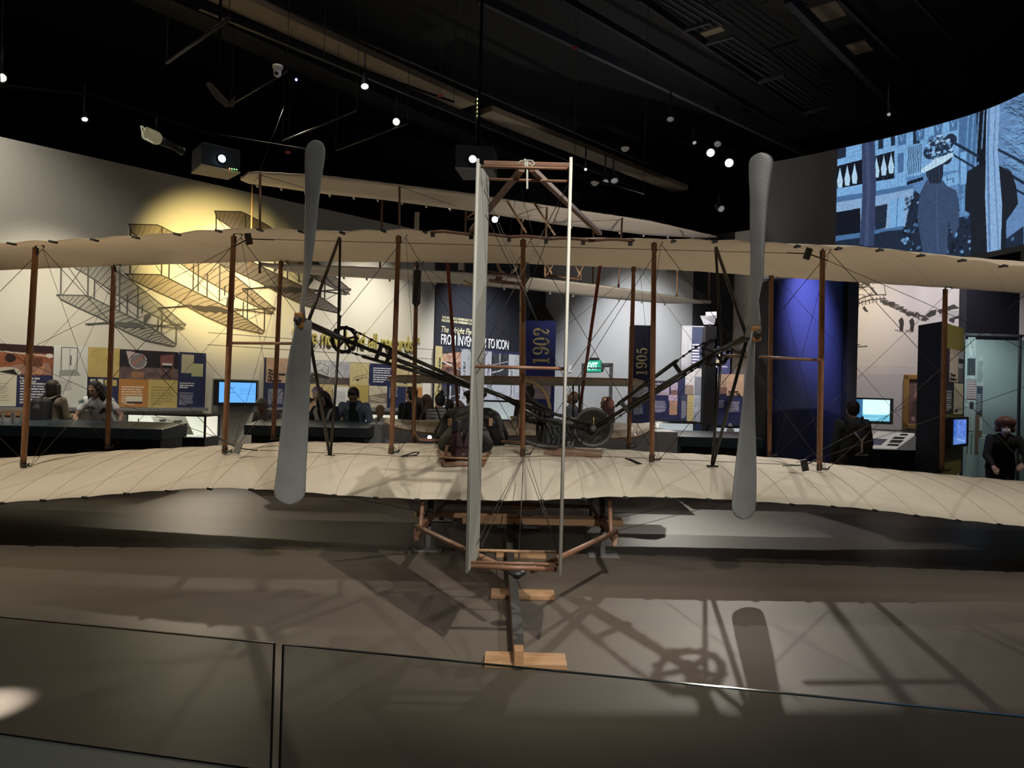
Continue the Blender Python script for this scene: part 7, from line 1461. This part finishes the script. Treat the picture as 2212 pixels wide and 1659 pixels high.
def x_openshirt(col):
    def f(i):
        mb = MB(); i['cp'](mb, i['ub'](0, .075, 1.42), i['ub'](0, .10, .95), .072, .085); i['cp'](mb, i['ub'](-.03, .09, 1.3), i['ub'](-.02, .09, .95), .065, .075); mb.remesh('tee_shirt', mat('tee_green', col, .85), i['root'], .01, 2)
        mb = MB()
        for sx in (-1, 1): mb.prism([i['T'](i['ub'](.035 * sx, .10, 1.455)), i['T'](i['ub'](.095 * sx, .08, 1.49)), i['T'](i['ub'](.12 * sx, .11, 1.42)), i['T'](i['ub'](.055 * sx, .165, 1.36))], (0, .006, .006))
        mb.build('collar', i['mtop'], i['root'])
    return f
def x_headband(col):
    def f(i): mb = MB(); i['el'](mb, i['hcN'](0, .040, .060), (.083, .062, .062), i['NR']); mb.remesh('headband', mat('headband', col, .8), i['root'], .009, 1)
    return f
DKH = (.012, .010, .010)
person('person seen from behind in a checked shirt with a black backpack, at the left panel', 117, 822, 9.9, 1.72, yaw=-8, lean=6, hair=('bob', (.035, .022, .015)), top=(.16, .13, .09), pants=(.03, .03, .035), arms=('bent', 'bent'), extras=(x_backpack((.012, .012, .014), None),))
person('person with long dark hair in a white leaf-print top, leaning on the left counter', 205, 824, 9.85, 1.68, yaw=178, lean=24, nod=14, skin='light', hair=('long', (.018, .012, .010)), top=(.82, .82, .84), sleeve='short', arms=('out', 'rest'), fine=True, turn=-8, extras=(x_pattern([(.03, .10, .11), (.04, .045, .05)], 16, .065, 3),))
person('person with grey hair bending low in a mottled grey shirt beside the blue plan screen', 566, 861, 9.8, 1.6, yaw=160, lean=30, nod=25, skin='tan', hair=('short', (.20, .18, .17)), top=(.16, .15, .15), arms=('bent', 'bent'), extras=(x_pattern([(.3, .3, .3)], 18, .04, 5),))
person('person in a black jacket bending forward behind the left propeller', 648, 828, 10.7, 1.74, yaw=60, lean=34, nod=5, hair=('short', DKH), top=(.010, .010, .012), arms=('fwd', 'fwd'))
person('person in a purple cap and tan shirt reading the photograph panel', 686, 836, 10.6, 1.78, yaw=38, lean=3, skin='tan', hair=('short', (.10, .08, .07)), top=(.34, .26, .19), extras=(x_cap((.07, .05, .13)),))
person('person with long black hair and a pale shoulder bag strap, looking down at the counter', 698, 846, 9.85, 1.62, yaw=165, lean=16, nod=22, skin='light', hair=('long', DKH), top=(.022, .026, .035), arms=('rest', 'rest'), fine=True, extras=(x_scarf((.42, .41, .40)),))
person('small child with light brown hair between the dark-haired visitor and the one in blue', 737, 884, 10.7, 1.25, yaw=100, nod=10, hair=('short', (.22, .12, .06)), top=(.45, .42, .38), skin='pale', extras=(x_backpack((.02, .02, .02), None),))
person('person with short black hair in an open light blue shirt over a dark green tee', 764, 838, 9.85, 1.74, yaw=182, lean=12, nod=32, skin='tan', hair=('short', DKH), top=(.16, .21, .30), arms=('rest', 'rest'), fine=True, extras=(x_openshirt((.012, .03, .022)),))
person('child with a blond ponytail seen from behind at the lit low case', 822, 876, 10.3, 1.3, yaw=-5, hair=('pony', (.30, .20, .10)), top=(.55, .55, .56), pants=(.1, .1, .15))
person('person in a black polo shirt looking up to the left, right of the tall strut', 888, 836, 10.3, 1.78, yaw=55, nod=-10, skin='light', hair=('short', DKH), top=(.010, .010, .011), sleeve='short')
person('person with grey-brown long hair directly behind the front strut, seen from behind', 903, 859, 10.5, 1.62, yaw=0, hair=('long', (.20, .15, .12)), top=(.012, .012, .012))
person('person with straight long brown hair and a dark top, seen from behind', 922, 853, 10.6, 1.64, yaw=-4, hair=('long', (.11, .07, .04)), top=(.014, .013, .012), extras=(x_scarf((.02, .02, .02)),))
person('person with a dark topknot, striped shirt and black braces, left of the pilot figure', 950, 851, 10.4, 1.64, yaw=28, nod=4, hair=('bun', DKH), top=(.50, .48, .46), sleeve='short', extras=(x_stripes((.10, .09, .09)), x_suspenders))
person('person with dark hair and a pale headscarf, just left of the pilot figure', 971, 864, 11.2, 1.6, yaw=15, hair=('short', DKH), top=(.45, .40, .33), extras=(x_headband((.55, .38, .30)),))
person('person with sandy hair behind the pilot figure\'s left shoulder', 992, 866, 11.6, 1.6, yaw=0, hair=('bob', (.26, .20, .15)), top=(.02, .02, .02))
person('person with black hair standing in front of the 1902 pier', 1144, 834, 11.6, 1.74, yaw=10, hair=('short', DKH), top=(.014, .014, .016))
person('bald person in a grey-blue shirt looking up left, right of the rudder edge', 1238, 845, 11.4, 1.74, yaw=70, nod=-14, skin='tan', hair=('bald', (.10, .07, .05)), top=(.20, .22, .27), sleeve='short')
person('person with long auburn hair and a white headband above the flywheel', 1310, 858, 11.4, 1.62, yaw=75, nod=-12, skin='tan', hair=('long', (.07, .018, .012)), top=(.12, .02, .025), extras=(x_headband((.55, .55, .56)),))
person('person in a dark camouflage jacket with a black and cream backpack, at the sea screen', 1842, 866, 9.0, 1.76, yaw=-6, hair=('short', DKH), top=(.04, .05, .055), pants=(.20, .12, .08), arms=('down', 'bent'), extras=(x_backpack((.015, .014, .014), (.40, .33, .28)), x_pattern([(.13, .14, .12), (.012, .014, .016)], 16, .05, 9)))
person('person with fluffy auburn hair and a white face mask reaching over the right case', 2172, 905, 8.9, 1.62, yaw=158, lean=26, nod=0, skin='pale', hair=('puff', (.14, .065, .05)), top=(.008, .008, .008), arms=('rest', 'fwd'), fine=True, extras=(x_mask,))

# ---------------------------------------------------------------- the prone pilot figure on the lower wing
PF = thing('pilot_figure', (-.40, 6.7, 1.0), 'mannequin in dark suit and cap lying prone on the lower wing, soles showing', 'mannequin')
M_SUIT = mat('suit_dark', (.015, .0165, .014), .8, noise=.25, nscale=9, bump=.5, bscale=18); M_SUIT2 = mat('suit_coat', (.007, .007, .007), .8, noise=.2, nscale=9, bump=.5, bscale=14)
V = Vector
mb = MB(); c = mb.cap; hd_ = V((-.365, 7.42, 1.40))
mb.ell(hd_, (.078, .095, .105), None, 16, 12); mb.ell(hd_ + V((0, .04, -.04)), (.058, .06, .07)); c(V((-.375, 7.3, 1.30)), hd_ + V((0, -.02, -.05)), .055, .052)
for sx in (-1, 1): mb.ell(hd_ + V((.08 * sx, 0, -.01)), (.011, .02, .03))
c(V((-.52, 7.22, 1.21)), V((-.24, 7.22, 1.21)), .085, .085); c(V((-.39, 7.2, 1.16)), V((-.40, 6.85, 1.10)), .12, .11)
for sx, kx in ((-1, -.50), (1, -.30)):
    sh = V((-.38 + .19 * sx, 7.25, 1.22)); e = V((-.38 + .28 * sx, 7.38, 1.06)); w_ = V((-.38 + .12 * sx, 7.60, 1.05)); c(sh, e, .05, .042); c(e, w_, .04, .028)
    for f in range(4): q = w_ + V((-.03 + .02 * f, .05, 0)); c(w_, q, .024, .022); c(q, q + V((0, .05, -.02)), .0095, .009); c(q + V((0, .05, -.02)), q + V((0, .06, -.05)), .009, .008)
    c(w_, w_ + V((-.05 * sx, .04, 0)), .014, .01)
    hp = V((-.40 + .09 * sx, 6.82, 1.08)); kn = V((-.40 + .13 * sx, 6.58, 1.03)); an = V((-.378 + .065 * sx, 6.30, 1.16)); c(hp, kn, .085, .06); c(kn, an, .055, .038); c(an, V((-.388 + .058 * sx, 6.17, 1.02)), .036, .034)
mb.remesh('body', mat('mannequin_skin', (.42, .27, .19), .5), PF, .009, 2)
mb = MB(); c = mb.cap
c(V((-.40, 7.20, 1.20)), V((-.405, 6.82, 1.12)), .155, .145); c(V((-.52, 7.22, 1.22)), V((-.25, 7.22, 1.22)), .105, .105); c(V((-.49, 6.83, 1.08)), V((-.31, 6.83, 1.08)), .115, .115); c(V((-.50, 7.1, 1.12)), V((-.28, 7.1, 1.12)), .13, .13)
for sx in (-1, 1): hp = V((-.40 + .09 * sx, 6.82, 1.07)); kn = V((-.40 + .145 * sx, 6.58, 1.02)); an = V((-.374 + .07 * sx, 6.32, 1.12)); c(hp, kn, .12, .10); c(kn, an, .10, .062); c(V((-.40 + .17 * sx, 6.62, 1.02)), V((-.40 + .15 * sx, 6.5, 1.0)), .08, .06)
mb.remesh('trousers', M_SUIT, PF, .011, 2)
mb = MB(); c = mb.cap
for sx in (-1, 1):
    sh = V((-.38 + .19 * sx, 7.24, 1.22)); e = V((-.385 + .285 * sx, 7.26, 1.06)); w_ = V((-.38 + .16 * sx, 7.55, 1.04)); c(sh, e, .095, .085); c(e, w_, .075, .05); c(sh + V((.02 * sx, -.06, -.04)), V((-.385 + .27 * sx, 7.02, 1.02)), .085, .07)
c(V((-.53, 7.24, 1.25)), V((-.23, 7.24, 1.25)), .085, .085); c(V((-.52, 7.1, 1.15)), V((-.25, 7.1, 1.15)), .11, .11)
mb.remesh('coat', M_SUIT2, PF, .011, 2)
mb = MB(); mb.ell(hd_ + V((0, -.01, .062)), (.122, .128, .046), None, 20, 10); mb.ell(hd_ + V((0, -.015, .03)), (.094, .105, .055)); mb.ell(hd_ + V((0, .12, .035)), (.07, .05, .012)); mb.remesh('flat_cap', M_SUIT, PF, .008, 1)
mb = MB(); mb.ell(hd_ + V((0, -.03, -.02)), (.084, .08, .06)); mb.remesh('hair', mat('hair_dark', (.02, .015, .012), .6), PF, .009, 1)
mb = MB(); mb.cap(V((-.375, 7.315, 1.325)), V((-.372, 7.34, 1.345)), .066, .064); mb.build('white_collar', mat('collar_white', (.55, .52, .44), .7), PF)
M_SHOE = mat('shoe_leather', (.02, .022, .028), .3); M_SOLE = mat('shoe_sole', (.045, .018, .024), .35, noise=.2, nscale=20)
for sx in (-1, 1):
    x0 = -.388 + .060 * sx; til = .03 * sx
    def so(u, v, y): return V((x0 + u * 1.15 + til * (.3 - v) * -.2, y, .945 + v))          # v: toe 0 .. heel .30
    out = [(.028, 0.0), (.046, .03), (.052, .08), (.046, .13), (.034, .175), (.034, .215), (.037, .26), (.028, .292), (0, .302), (-.028, .292), (-.037, .26), (-.034, .215), (-.036, .175), (-.046, .13), (-.050, .08), (-.042, .03), (-.024, 0.0), (0, -.006)]
    mb = MB(); mb.prism([so(u, v, 6.135 + (.03 if v > .22 else .035) * 0) for u, v in out], V((0, .014, 0))); s_ = mb.build('shoe_sole', M_SOLE, PF, .003)
    mb = MB(); hl = [p for p in out if p[1] > .2]; mb.prism([so(u, v, 6.112) for u, v in hl], V((0, .024, 0))); mb.build('heel_block', M_SHOE, s_, .003)
    mb = MB(); mb.cap(so(0, .06, 6.185), so(0, .16, 6.20), .042, .038); mb.cap(so(0, .16, 6.20), so(0, .25, 6.21), .036, .040); mb.cap(so(0, .25, 6.21), V((x0, 6.30, 1.16)), .040, .046); mb.ell(so(0, .03, 6.17), (.040, .03, .03)); mb.remesh('shoe', M_SHOE, PF, .008, 2)
